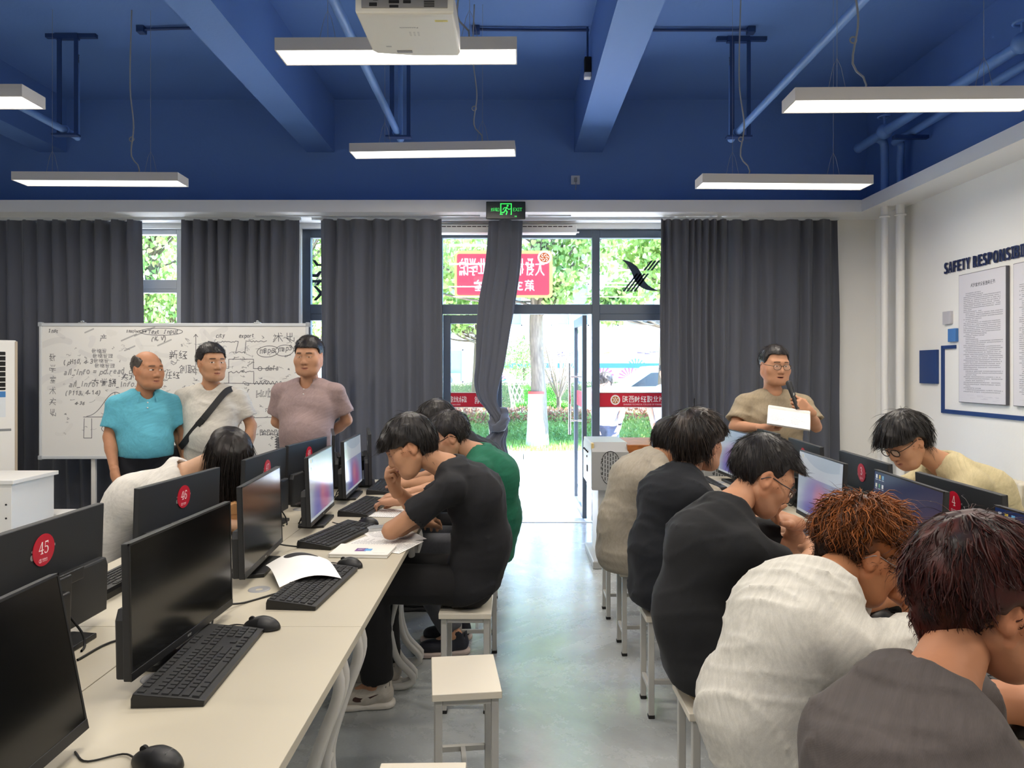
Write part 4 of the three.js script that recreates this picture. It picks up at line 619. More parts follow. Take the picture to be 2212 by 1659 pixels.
{ const c = (pts, label) => solo('cable', tube(pts.map(([x, d, y = 0]) => V(x, TOP + 0.004 + y, -d)), 0.0032, 40, 6), M.cable, label, 'cable');
  c([[-0.87, 2.05], [-0.9, 2.18, 0.02], [-0.86, 2.28], [-0.8, 2.36], [-0.76, 2.42], [-0.84, 2.55, 0.015]], 'black cable coming out of the grommet between two left row monitors');
  c([[-1.12, 1.83], [-1.1, 1.95], [-1.02, 2.02], [-1.06, 2.14], [-1.0, 2.3]], 'thin cable lying beside monitor 45');
  c([[-1.18, 1.84, 0.07], [-1.13, 1.8, 0.03], [-1.1, 1.75, 0.003], [-1.14, 1.71]], 'cable dropping behind monitor 45 into the desk');
  c([[-0.9, 3.0], [-0.95, 2.92, 0.03], [-1.02, 2.98, 0.035], [-1.05, 3.1]], 'looped cable behind the purple screen');
  c([[1.3, 3.6], [1.34, 3.5, 0.03], [1.38, 3.45], [1.33, 3.38, 0.04], [1.42, 3.3]], 'tangled cable under the film covered monitor');
  c([[1.14, 2.2], [1.2, 2.13, 0.01], [1.25, 2.1], [1.2, 2.05, 0.006], [1.28, 2.0]], 'looped cable beside the mouse on the right row'); }
// ---------- papers and things on the desks ----------
function sheetGeo(w, d, bend) { const g = new THREE.PlaneGeometry(w, d, 24, 16).rotateX(-Math.PI / 2), p = g.attributes.position; for (let i = 0; i < p.count; i++) p.setY(i, bend(p.getX(i) / w + 0.5, p.getZ(i) / d + 0.5)); g.computeVertexNormals(); return g; }
const both = (m) => { m.side = THREE.DoubleSide; return m; };
{ const t = canvas(256, 192, (g, w, h) => { g.fillStyle = '#f0efec'; g.fillRect(0, 0, w, h); g.fillStyle = '#2a2a2c'; g.beginPath(); g.roundRect(70, 4, 150, 56, 26); g.fill(); });
  const l = solo('leaflet', sheetGeo(0.21, 0.27, (u, v) => 0.006 + 0.035 * Math.sin(u * 3.1) * (1 - 0.3 * v) + 0.012 * Math.sin(v * 4)), both(new THREE.MeshPhysicalMaterial({ map: t, roughness: 0.7 })), 'curled white leaflet lying across a keyboard', 'leaflet', [-0.755, TOP + 0.022, -2.56], 0.5); }
{ const t = canvas(320, 220, (g, w, h) => { g.fillStyle = '#e9e6df'; g.fillRect(0, 0, w, h); g.fillStyle = '#6d3f86'; g.fillRect(120, 90, 62, 64); g.fillStyle = '#5aa2dc'; g.fillRect(170, 100, 40, 44); g.fillStyle = '#f3f0ea'; g.fillRect(130, 108, 34, 4); g.fillRect(130, 120, 26, 4); g.fillStyle = '#9a9690'; tinyText(g, 230, 180, 60, 8, 3); });
  const b = thing('textbook', 'closed textbook with purple and blue cover block by the black tee student', 'book', [-0.61, TOP, -2.92], -0.06); part('pages', rbox(-0.117, 0.117, 0.001, 0.013, -0.084, 0.084, 0.001, 1), M.paper, b); part('cover', [rbox(-0.12, 0.12, 0.013, 0.0145, -0.086, 0.086, 0.0006, 1)], M.paper, b); const pl = new THREE.PlaneGeometry(0.238, 0.17).rotateX(-Math.PI / 2).translate(0, 0.0151, 0); part('cover_print', pl, new THREE.MeshPhysicalMaterial({ map: t, roughness: 0.5 }), b); part('spine', rbox(-0.121, -0.118, 0.001, 0.0145, -0.086, 0.086, 0.0008, 1), M.paper, b); }
const printed = (seed) => canvas(300, 420, (g, w, h) => { g.fillStyle = '#ecebe8'; g.fillRect(0, 0, w, h); g.fillStyle = '#6a6a6c'; for (let y = 24; y < h - 20; y += 17) tinyText(g, 24, y, rr(160, 250), 9, seed + y); g.strokeStyle = '#8a8a8c'; g.strokeRect(24, 200, 120, 80); });
[[-0.54, 3.22, 0.5, 1, 'printed sheet under the forearm of the black tee student'], [-0.56, 3.05, 1.2, 2, 'printed sheet poking out beside the textbook'], [-0.6, 3.72, 1.45, 3, 'printed sheet under the hands of the student in green'], [1.08, 1.96, 1.2, 4, 'sheets under the elbow of the white shirted student'], [1.1, 2.72, 1.5, 5, 'sheet under the hands of the black tee student with glasses'], [-1.4, 3.0, 1.6, 6, 'sheet beside the long haired girl']].forEach(([x, d, a, s, label]) => solo('paper_sheet', sheetGeo(0.21, 0.297, (u, v) => 0.0015 + s * 0.0003 + 0.003 * u * v), both(new THREE.MeshPhysicalMaterial({ map: printed(s), roughness: 0.8 })), label, 'paper', [x, TOP, -d], a));
{ const p = thing('phone', 'dark phone lying beside the mouse on the right row', 'phone', [1.02, TOP, -2.15], -1.2); part('body', rbox(-0.037, 0.037, 0, 0.008, -0.08, 0.08, 0.006), M.blackPlastic, p); part('glass', rbox(-0.035, 0.035, 0.0075, 0.0085, -0.078, 0.078, 0.0004, 1), mat('#0c0d0f', 0.08), p); }
{ const p = thing('notebook', 'white notebook under the chin of the white shirted student', 'notebook', [1.05, TOP, -2.36], 0.3); part('pages', rbox(-0.1, 0.1, 0.001, 0.012, -0.13, 0.13, 0.001, 1), M.paper, p); part('cover', rbox(-0.102, 0.102, 0.012, 0.0135, -0.132, 0.132, 0.0006, 1), mat('#e2e0dc', 0.6), p); }
{ const p = thing('pen_tray', 'small clear box beside the keyboard of the left black tee student', 'box', [-0.63, TOP, -3.33], 0.3); part('tray', rbox(-0.05, 0.05, 0, 0.016, -0.028, 0.028, 0.004), mat('#c9ccce', 0.2), p); part('lid', rbox(-0.05, 0.05, 0.016, 0.019, -0.028, 0.028, 0.002), mat('#9fa3a6', 0.2), p); }
{ const p = thing('paper_bag', 'brown paper bag beside the long haired girl', 'bag', [-1.28, TOP, -3.28], 0.4); part('bag', slab([[-0.06, 0], [0.06, 0], [0.052, 0.13], [0.03, 0.125], [0.0, 0.135], [-0.03, 0.124], [-0.05, 0.132]], 0.06, 0.004).translate(0, 0.004, -0.03), mat('#b98a5a', 0.8), p); part('fold', box(-0.055, 0.055, 0.09, 0.094, 0.033, 0.036), mat('#a5784c', 0.8), p); }
solo('pen', [rod(V(-0.07, 0.005, 0), V(0.06, 0.005, 0), 0.0045), rod(V(0.06, 0.005, 0), V(0.07, 0.005, 0), 0.0045, 0.001)], mat('#1e3a7a', 0.3), 'blue pen lying in front of monitor 47', 'pen', [-1.38, TOP, -3.08], 0.3);
// ---------- whiteboard ----------
{
  const b = thing('whiteboard', 'large scribbled whiteboard on a wheeled stand behind the three men', 'whiteboard', [-2.945, 0, -6.2], 0.012);
  const t = canvas(1600, 800, (g, w, h) => {
    g.fillStyle = '#d9d8d4'; g.fillRect(0, 0, w, h); reseed(5); g.lineCap = 'round'; g.lineJoin = 'round';
    for (let k = 0; k < 70; k++) { g.strokeStyle = `rgba(150,150,152,${rr(0.05, 0.16)})`; g.lineWidth = rr(8, 40); const x = rr(60, 1540), y = rr(20, 700); g.beginPath(); g.moveTo(x, y); g.quadraticCurveTo(x + rr(-60, 60), y + rr(-30, 30), x + rr(-160, 160), y + rr(-60, 60)); g.stroke(); }
    for (const [x, y, l] of [[480, 90, 90], [560, 60, 120], [500, 150, 60], [700, 120, 80], [260, 40, 50], [640, 230, 70]]) { g.strokeStyle = 'rgba(70,70,74,0.35)'; g.lineWidth = 9; g.beginPath(); g.moveTo(x, y); g.lineTo(x + l, y - l * 0.45); g.stroke(); }
    const ink = (a = 0.85, w2 = 3) => { g.strokeStyle = g.fillStyle = `rgba(52,52,58,${a})`; g.lineWidth = w2; };
    const hand = (s, x, y, size, r = 0) => { g.save(); g.translate(x, y); g.rotate(r); g.lineWidth = 2.2; for (const ch of s) { g.save(); g.translate(0, rr(-3, 3)); g.rotate(rr(-0.12, 0.12)); g.transform(rr(0.8, 1), 0, -0.2 + rr(-0.1, 0.1), rr(0.85, 1.1), 0, 0); g.font = size + 'px sans-serif'; g.strokeText(ch, 0, 0); g.restore(); g.translate(g.measureText(ch).width * 0.92 * (size / 10) * 0 + size * (ch === ' ' || ch === 'l' || ch === 'i' || ch === '.' || ch === ',' ? 0.32 : 0.54), 0); } g.restore(); };
    ink(); hand('all_info = pd.read_csv(', 130, 300, 44, -0.02); hand('all_info1 = all_info.drop', 160, 372, 44, 0.0); hand('(pH10, 4-3', 130, 236, 36, -0.05); hand('(P113, 4-14)', 140, 424, 36); hand('4-36', 196, 486, 28); hand('Text  Input', 640, 46, 34); hand('(K, V)', 660, 86, 34, 0.05); hand('Instinctive', 510, 40, 22); hand('Hub', 1290, 440, 66, -0.05); hand('start-all', 1110, 610, 40, -0.12); hand('data', 1350, 272, 40); hand('export', 1190, 70, 30); hand('city', 1050, 70, 30); hand('git', 980, 112, 30); hand('map3', 1316, 168, 44, -0.08); hand('map3', 1430, 156, 40, -0.1); hand('instance', 405, 640, 30); hand('Inst', 40, 40, 28);
    g.lineWidth = 3.4; glyphs(g, '第实任室全书', 50, 180, 0, 0); ['数', '学', '室', '术', '实', '出'].forEach((c, i) => { ink(0.7, 3); glyph(g, c, 44, 170 + i * 68, 40, 46); });
    ink(0.85, 3.4); glyphs(g, '我', 0, 0, 0, 0); glyphs(g, '实训', 480, 290, 40, 42, 6); glyphs(g, '责任经', 700, 280, 40, 44, 6); glyphs(g, '大学经', 300, 300 + 24, 44, 30, 8); glyphs(g, '新经', 770, 150, 50, 54, 8); glyphs(g, '创职', 830, 240, 44, 50, 6); glyphs(g, '方', 0, 0, 0, 0); glyphs(g, '术出', 1400, 40, 60, 56, 10); glyphs(g, '院院院', 1320, 640, 40, 36, 4); glyphs(g, '产', 350, 50, 40, 44); for (let r = 0; r < 4; r++) { ink(0.6, 2.6); glyphs(g, '数据管理'.slice(0, 3 + (r % 2)), 300 + r * 6, 140 + r * 30, 28, 26, 3); }
    for (let k = 0; k < 5; k++) { ink(0.9, 4); glyph(g, '全', 1410, 690 + k * 16 - 16, 40, 30); }
    ink(0.85, 3.4); const line = (...p) => { g.beginPath(); p.forEach(([x, y], i) => (i ? g.lineTo(x, y) : g.moveTo(x, y))); g.stroke(); };
    line([250, 560], [440, 560], [700, 560]); g.beginPath(); g.moveTo(270, 556); g.bezierCurveTo(360, 545, 380, 420, 440, 408); g.bezierCurveTo(500, 400, 520, 540, 640, 552); g.stroke(); line([255, 570], [252, 690], [300, 690], [300, 570]); line([440, 408], [440, 560]);
    g.beginPath(); g.ellipse(430, 632, 70, 30, 0, 0, 7); g.stroke(); g.beginPath(); g.ellipse(1368, 156, 66, 34, -0.1, 0, 7); g.stroke(); g.beginPath(); g.ellipse(1468, 150, 56, 34, -0.1, 0, 7); g.stroke(); g.beginPath(); g.ellipse(720, 34, 130, 22, 0, 0, 7); g.stroke();
    const jag = (x0, y, n, s) => { g.beginPath(); for (let i = 0; i <= n; i++) g.lineTo(x0 + i * s, y + rr(-7, 4)); g.stroke(); };
    line([930, 50], [930, 300]); line([918, 66], [930, 50], [942, 66]); line([1060, 170], [1060, 96]); jag(1060, 96, 16, 8); line([1188, 96], [1172, 164]); jag(1172, 164, 8, 7); line([1228, 164], [1234, 96]); jag(1234, 96, 14, 9); line([960, 164], [1060, 164]);
    line([1060, 260], [1130, 260], [1130, 204], [1280, 204], [1280, 262], [1420, 262]); line([1060, 352], [1130, 352], [1130, 284]); jag(1130, 284, 19, 8); line([1282, 284], [1282, 352]); g.beginPath(); for (let i = 0; i <= 34; i++) g.lineTo(1282 + i * 5, 350 + 10 * Math.sin(i * 1.3)); g.stroke(); line([1100, 352], [1470, 356]); g.beginPath(); g.arc(1320, 262, 12, 0, 7); g.stroke(); line([1090, 570], [1560, 560]);
    for (let k = 0; k < 150; k++) { ink(rr(0.3, 0.85), rr(1.5, 3)); let x = rr(700, 1540), y = rr(60, 760); g.beginPath(); g.moveTo(x, y); for (let i = 0; i < 5; i++) { x += rr(-14, 16); y += rr(-9, 9); g.lineTo(x, y); } g.stroke(); }
    for (let k = 0; k < 70; k++) { ink(rr(0.25, 0.7), rr(1.5, 3)); let x = rr(130, 700), y = rr(120, 740); g.beginPath(); g.moveTo(x, y); for (let i = 0; i < 4; i++) { x += rr(-14, 16); y += rr(-9, 9); g.lineTo(x, y); } g.stroke(); }
  });
  const Y0 = 0.74, Y1 = 1.9, X = 1.16;
  part('board', rbox(-X, X, Y0, Y1, -0.012, 0.006, 0.003), mat('#d9d8d4', 0.35), b); part('writing_surface', new THREE.PlaneGeometry(2 * X - 0.03, Y1 - Y0 - 0.03).translate(0, (Y0 + Y1) / 2, 0.0068), new THREE.MeshPhysicalMaterial({ map: t, roughness: 0.32 }), b);
  for (const g of [rbox(-X, X, Y1 - 0.016, Y1 + 0.012, -0.018, 0.014, 0.005), rbox(-X, X, Y0 - 0.012, Y0 + 0.016, -0.018, 0.014, 0.005), rbox(-X - 0.008, -X + 0.016, Y0, Y1, -0.018, 0.014, 0.005), rbox(X - 0.016, X + 0.008, Y0, Y1, -0.018, 0.014, 0.005)]) part('frame_rail', g, M.alu, b);
  for (const x of [-X, X]) for (const y of [Y0, Y1]) part('corner_cap', rbox(x - 0.02, x + 0.02, y - 0.02, y + 0.02, -0.02, 0.016, 0.008), mat('#9aa0a6', 0.5), b);
  for (const x of [-0.8, 0.72]) part('hook', [rbox(x - 0.03, x + 0.03, Y1 + 0.01, Y1 + 0.02, -0.015, 0.015, 0.003), rbox(x - 0.012, x + 0.012, Y1 + 0.015, Y1 + 0.035, -0.012, 0.012, 0.004)], M.chrome, b);
  for (const x of [-0.72, 0.72]) { const l = part('stand_leg', [rbox(x - 0.018, x + 0.018, 0.13, Y0 + 0.5, -0.05, -0.02, 0.004), rbox(x - 0.018, x + 0.018, 0.1, 0.135, -0.3, 0.24, 0.006)], M.legWhite, b); for (const z of [-0.28, 0.22]) part('caster', [new THREE.CylinderGeometry(0.035, 0.035, 0.022, 20).rotateZ(Math.PI / 2).translate(x, 0.035, z), rbox(x - 0.016, x + 0.016, 0.05, 0.1, z - 0.014, z + 0.014, 0.004)], mat('#bdbbb6', 0.5), l); }
  part('cross_rail', rbox(-0.71, 0.71, 0.26, 0.29, -0.046, -0.024, 0.004), M.legWhite, b);
}
// ---------- lectern ----------
{
  const l = thing('lectern', 'grey steel multimedia lectern with slotted oval speaker grille and wooden top edge', 'lectern', [1.16, 0, -5.65]), grey = mat('#a3a4a2', 0.45, { metalness: 0.1 }), wood = mat('#b98a55', 0.5, { map: tex(256, (u, v) => { const n = 1 + 0.1 * Math.sin(40 * v + 3 * wrapN(u, v, 1.5, 2)) + 0.12 * wrapN(u, v, 4, 5); return [205 * n, 160 * n, 108 * n]; }, true, 2) });
  const wing = (s) => { const w = part('side_wing', [slab([[-0.3, 0.61], [0.3, 0.61], [0.3, 0.9], [0.24, 0.94], [-0.22, 0.94], [-0.3, 0.88]], 0.26, 0.012).rotateY(Math.PI / 2).translate(s * 0.42 - 0.13, 0, 0)], grey, l);
    const pts = []; for (const [i, n] of [[-3, 4], [-2, 6], [-1, 7], [0, 7], [1, 7], [2, 6], [3, 4]].map((q) => q)) for (let k = 0; k < n; k++) pts.push([i * 0.02, (k - (n - 1) / 2) * 0.032 + (i % 2 ? 0.009 : 0)]);
    for (const [x, y] of pts) part('grille_slot', rbox(x - 0.003 + s * 0.42 - 0.0, x + 0.003 + s * 0.42, 0.765 + y - 0.012, 0.765 + y + 0.012, 0.311, 0.3135, 0.001, 1), M.rubber, w);
    const ring = []; for (let k = 0; k < 26; k++) { const a = k / 26 * 6.283, cx = 0.07 * Math.cos(a), cy = 0.125 * Math.sign(Math.sin(a)) * Math.pow(Math.abs(Math.sin(a)), 0.75); ring.push(new THREE.BoxGeometry(0.005, 0.02, 0.003).rotateZ(Math.atan2(cy * 0.4, cx) ).translate(s * 0.42 + cx, 0.765 + cy, 0.3125)); } part('grille_ring', ring, M.rubber, w); };
  wing(-1); wing(1);
  part('desk_body', rbox(-0.29, 0.29, 0.1, 0.82, -0.26, 0.24, 0.01), grey, l); part('wood_panel', rbox(-0.29, 0.29, 0.82, 0.94, -0.29, 0.305, 0.008), wood, l); part('column', [rbox(-0.5, -0.34, 0.04, 0.62, -0.2, 0.2, 0.01), rbox(0.34, 0.5, 0.04, 0.62, -0.2, 0.2, 0.01)], mat('#e2e1de', 0.5), l); part('base', rbox(-0.55, 0.55, 0, 0.06, -0.3, 0.3, 0.01), grey, l);
  part('gold_edge', [rbox(-0.56, -0.54, 0.88, 0.95, -0.28, 0.28, 0.006)], mat('#cdb377', 0.4), l);
  for (let k = 0; k < 4; k++) part('button', new THREE.SphereGeometry(0.008, 10, 8).translate(-0.565, 0.86, -0.2 + k * 0.09), M.rubber, l); part('lock', [rbox(-0.568, -0.56, 0.7, 0.75, 0.0, 0.04, 0.003), rbox(-0.568, -0.56, 0.81, 0.825, -0.01, 0.01, 0.003)], M.rubber, l);
}
// ---------- air conditioner and cabinet at the left edge ----------
{
  const a = thing('standing_air_conditioner', 'tall white floor standing air conditioner at the left edge', 'air conditioner', [-4.61, 0, -6.12], 0.62); part('cabinet', rbox(-0.28, 0.28, 0, 1.76, -0.18, 0.18, 0.02), M.white, a); part('edge_trim', rbox(0.265, 0.285, 0.02, 1.75, 0.17, 0.185, 0.004), mat('#b9ab98', 0.4), a); part('outlet', rbox(-0.22, 0.2, 1.33, 1.66, 0.17, 0.184, 0.006), M.rubber, a); for (let k = 0; k < 7; k++) part('louver', rbox(-0.22, 0.2, 1.35 + k * 0.045, 1.358 + k * 0.045, 0.18, 0.196, 0.002, 1), M.white, a);
  part('energy_label', rbox(0.02, 0.2, 1.1, 1.32, 0.179, 0.182, 0.001, 1), new THREE.MeshPhysicalMaterial({ color: '#dfe6ec', roughness: 0.5 }), a); part('label_header', rbox(0.02, 0.2, 1.27, 1.32, 0.1815, 0.1835, 0.0005, 1), mat('#3f7fc0', 0.5), a); part('control_strip', rbox(-0.26, 0.24, 0.98, 1.0, 0.178, 0.184, 0.003), mat('#8c8f92', 0.4), a);
  const c = thing('cabinet', 'low white cabinet with bolt holes at the left edge', 'cabinet', [-3.97, 0, -5.42]); part('body', rbox(-0.32, 0.32, 0, 0.67, -0.24, 0.24, 0.004), M.white, c); part('top', rbox(-0.345, 0.345, 0.67, 0.7, -0.26, 0.26, 0.004), M.white, c); for (let k = 0; k < 5; k++) for (const x of [0.14, 0.28]) part('bolt_hole', new THREE.CylinderGeometry(0.007, 0.007, 0.004, 12).rotateX(Math.PI / 2).translate(x, 0.12 + k * 0.1, 0.241), M.rubber, c);
  const s = thing('cabinet', 'lower white shelf box beside the low cabinet', 'cabinet', [-3.73, 0, -5.81]); part('body', rbox(-0.19, 0.19, 0, 0.32, -0.1, 0.1, 0.004), M.white, s); part('top', rbox(-0.2, 0.2, 0.32, 0.345, -0.11, 0.11, 0.004), M.white, s);
}
// ---------- right wall: lettering, posters, blocks, radiator ----------
{
  const navy = mat('#1d2a55', 0.45), blue = mat('#1c3d78', 0.5), sideGrey = mat('#9fa0a8', 0.5);
  const s = thing('wall_lettering', 'raised navy lettering SAFETY RESPONSIBILITY on the white right wall', 'lettering', [XR, 2.32, -5.73], -Math.PI / 2); let x = 0; const adv = { S: 0.047, A: 0.052, F: 0.044, E: 0.046, T: 0.045, Y: 0.047, R: 0.05, P: 0.049, O: 0.057, N: 0.057, I: 0.026, B: 0.05, L: 0.042, ' ': 0.024 };
  for (const ch of 'SAFETY RESPONSIBILITY') { const a = adv[ch]; if (ch !== ' ') { const g = words(ch, 0.092, 0.004); g.computeBoundingBox(); const bw = g.boundingBox.max.x - g.boundingBox.min.x; g.scale((a - 0.004) / bw, 0.96, 1).translate(x + a / 2, 0, 0.012); const l = part('letter', g, navy, s); part('letter_core', g.clone().translate(0, 0, -0.0115), sideGrey, l); } x += a * 1.17; }
  const poster = (d0, title, seed, label) => {
    const w = 0.53, h = 0.985, p = thing('poster_board', label, 'poster', [XR, 1.745, -d0 + w / 2], -Math.PI / 2); const t = canvas(640, 1190, (g, W2, H2) => { g.fillStyle = '#dddbe0'; g.fillRect(0, 0, W2, H2); g.strokeStyle = '#4a4a52'; g.lineWidth = 3.4; g.lineCap = 'round'; glyphs(g, title, 175, 92, 30, 36, 3.5); g.fillStyle = '#62626c'; reseed(seed); let y = 176; for (let r = 0; r < 54; r++) { const ind = rnd() < 0.35; const n = rnd() < 0.28 ? rr(60, 300) : 500; tinyText(g, 70 + (ind ? 30 : 0), y, n, 9.5, seed * 100 + r); y += 17.2; } g.fillStyle = '#c4c2ca'; for (let k = 0; k < 22; k++) g.fillRect(rr(60, 560), 1100 + rr(0, 70), rr(20, 100), 2); });
    part('backing', rbox(-w / 2, w / 2, -h / 2, h / 2, 0.004, 0.028, 0.002, 1), mat('#54545c', 0.5), p); part('face', rbox(-w / 2 + 0.004, w / 2 - 0.004, -h / 2 + 0.004, h / 2 - 0.004, 0.02, 0.0285, 0.0005, 1), mat('#dddbe0', 0.4), p); part('print', new THREE.PlaneGeometry(w - 0.01, h - 0.01).translate(0, 0, 0.0292), new THREE.MeshPhysicalMaterial({ map: t, roughness: 0.4 }), p); for (const [x, y] of [[-0.1, -0.4], [0.1, 0.4], [-0.1, 0.4], [0.1, -0.4]]) part('spacer', box(x - 0.01, x + 0.01, y - 0.01, y + 0.01, 0.002, 0.006), M.steel, p);
  };
  poster(5.52, '实训室安全管理责任书', 7, 'notice board with long printed text on the right wall'); poster(4.92, '实训室安全管理', 9, 'second notice board cut by the right edge of the photo');
  const f = thing('wall_frame', 'thin blue bracket shaped line round the notice boards', 'wall decoration', [XR, 0, -5.77], -Math.PI / 2); const bar3 = (a, b, c, d) => rbox(a, b, c, d, 0, 0.016, 0.002, 1); part('upright', bar3(0, 0.03, 1.155, 1.7), blue, f); part('top_arm', bar3(0.03, 0.18, 1.672, 1.7), blue, f); part('bottom_arm', bar3(0.03, 2.6, 1.155, 1.187), blue, f);
  solo('wall_block', rbox(-0.12, 0.12, -0.14, 0.14, 0, 0.025, 0.003), blue, 'large dark blue rectangular block on the right wall', 'wall decoration', [XR, 1.53, -5.94], -Math.PI / 2); solo('wall_block', rbox(-0.05, 0.05, -0.052, 0.052, 0, 0.025, 0.003), mat('#4a7fc0', 0.5), 'small light blue square block on the right wall', 'wall decoration', [XR, 1.778, -5.615], -Math.PI / 2); solo('wall_block', rbox(-0.05, 0.05, -0.052, 0.052, 0, 0.025, 0.003), mat('#c3c1c6', 0.5), 'small grey square block on the right wall', 'wall decoration', [XR, 1.92, -5.685], -Math.PI / 2);
  const r = thing('radiator', 'cream column radiator on the right wall', 'radiator', [3.36, 0, -4.25]), cream = mat('#ddd6c4', 0.5); for (let k = 0; k < 13; k++) { const z = -0.62 + k * 0.06; const c = part('column', [rbox(-0.06, -0.025, 0.12, 0.74, z - 0.02, z + 0.02, 0.016, 3), rbox(0.025, 0.06, 0.12, 0.74, z - 0.02, z + 0.02, 0.016, 3), rbox(-0.06, 0.06, 0.66, 0.765, z - 0.022, z + 0.022, 0.02, 3), rbox(-0.06, 0.06, 0.115, 0.2, z - 0.022, z + 0.022, 0.02, 3)], cream, r); } part('header_tube', [rod(V(0, 0.69, -0.62), V(0, 0.69, 0.12), 0.02), rod(V(0, 0.16, -0.62), V(0, 0.16, 0.12), 0.02)], cream, r); part('foot', [rbox(-0.05, 0.05, 0, 0.12, -0.6, -0.56, 0.006), rbox(-0.05, 0.05, 0, 0.12, 0.04, 0.08, 0.006)], cream, r);
}
// ---------- people: smooth fields of tapered capsules, meshed with surface nets ----------
class Field {
  constructor() { this.p = []; this.post = null; }
  cone(a, b, ra, rb, k = 0.03, op = 1) { const dx = b.x - a.x, dy = b.y - a.y, dz = b.z - a.z; this.p.push({ t: 0, ax: a.x, ay: a.y, az: a.z, dx, dy, dz, l: 1 / Math.max(1e-9, dx * dx + dy * dy + dz * dz), ra, dr: rb - ra, k, op }); return this; }
  ell(c, rx, ry, rz, k = 0.03, op = 1, B = null) { this.p.push({ t: 1, ax: c.x, ay: c.y, az: c.z, rx, ry, rz, k, op, B }); return this; }
  plane(c, n, k = 0.004) { const m = n.clone().normalize(); this.p.push({ t: 2, dx: m.x, dy: m.y, dz: m.z, l: m.dot(c), k, op: 0 }); return this; }   // keeps the side the normal points to
  ev(x, y, z) {
    let d = 1e3;
    for (const q of this.p) {
      let e;
      if (q.t === 0) { const px = x - q.ax, py = y - q.ay, pz = z - q.az; let t = (px * q.dx + py * q.dy + pz * q.dz) * q.l; t = t < 0 ? 0 : t > 1 ? 1 : t; const ex = px - q.dx * t, ey = py - q.dy * t, ez = pz - q.dz * t; e = Math.sqrt(ex * ex + ey * ey + ez * ez) - q.ra - q.dr * t; }
      else if (q.t === 1) { let px = x - q.ax, py = y - q.ay, pz = z - q.az; if (q.B) { const [X, Y, Z] = q.B, a = px * X.x + py * X.y + pz * X.z, b = px * Y.x + py * Y.y + pz * Y.z; pz = px * Z.x + py * Z.y + pz * Z.z; px = a; py = b; } const a = px / q.rx, b = py / q.ry, c = pz / q.rz, k0 = Math.sqrt(a * a + b * b + c * c), k1 = Math.sqrt(a * a / (q.rx * q.rx) + b * b / (q.ry * q.ry) + c * c / (q.rz * q.rz)); e = k1 > 1e-9 ? k0 * (k0 - 1) / k1 : -Math.min(q.rx, q.ry, q.rz); }
      else e = q.l - (x * q.dx + y * q.dy + z * q.dz);
      const k = q.k;
      if (q.op === 1) { const h = k > 0 ? Math.max(k - Math.abs(d - e), 0) / k : 0; d = Math.min(d, e) - h * h * k * 0.25; }
      else { const s = q.op === -1 ? -e : e, h = k > 0 ? Math.max(k - Math.abs(d - s), 0) / k : 0; d = Math.max(d, s) + h * h * k * 0.25; }
    }
    return this.post ? this.post(x, y, z, d) : d;
  }
  bounds(pad) {
    const mn = V(1e3, 1e3, 1e3), mx = V(-1e3, -1e3, -1e3);
    for (const q of this.p) if (q.op === 1) { const ext = (x, y, z, r) => { mn.min(V(x - r, y - r, z - r)); mx.max(V(x + r, y + r, z + r)); }; if (q.t === 0) { ext(q.ax, q.ay, q.az, q.ra); ext(q.ax + q.dx, q.ay + q.dy, q.az + q.dz, q.ra + q.dr); } else if (q.t === 1) ext(q.ax, q.ay, q.az, Math.max(q.rx, q.ry, q.rz)); }
    for (const m of this.more ?? []) { const [a, b] = m.bounds(0); mn.min(a); mx.max(b); }
    return [mn.subScalar(pad), mx.addScalar(pad)];
  }
}
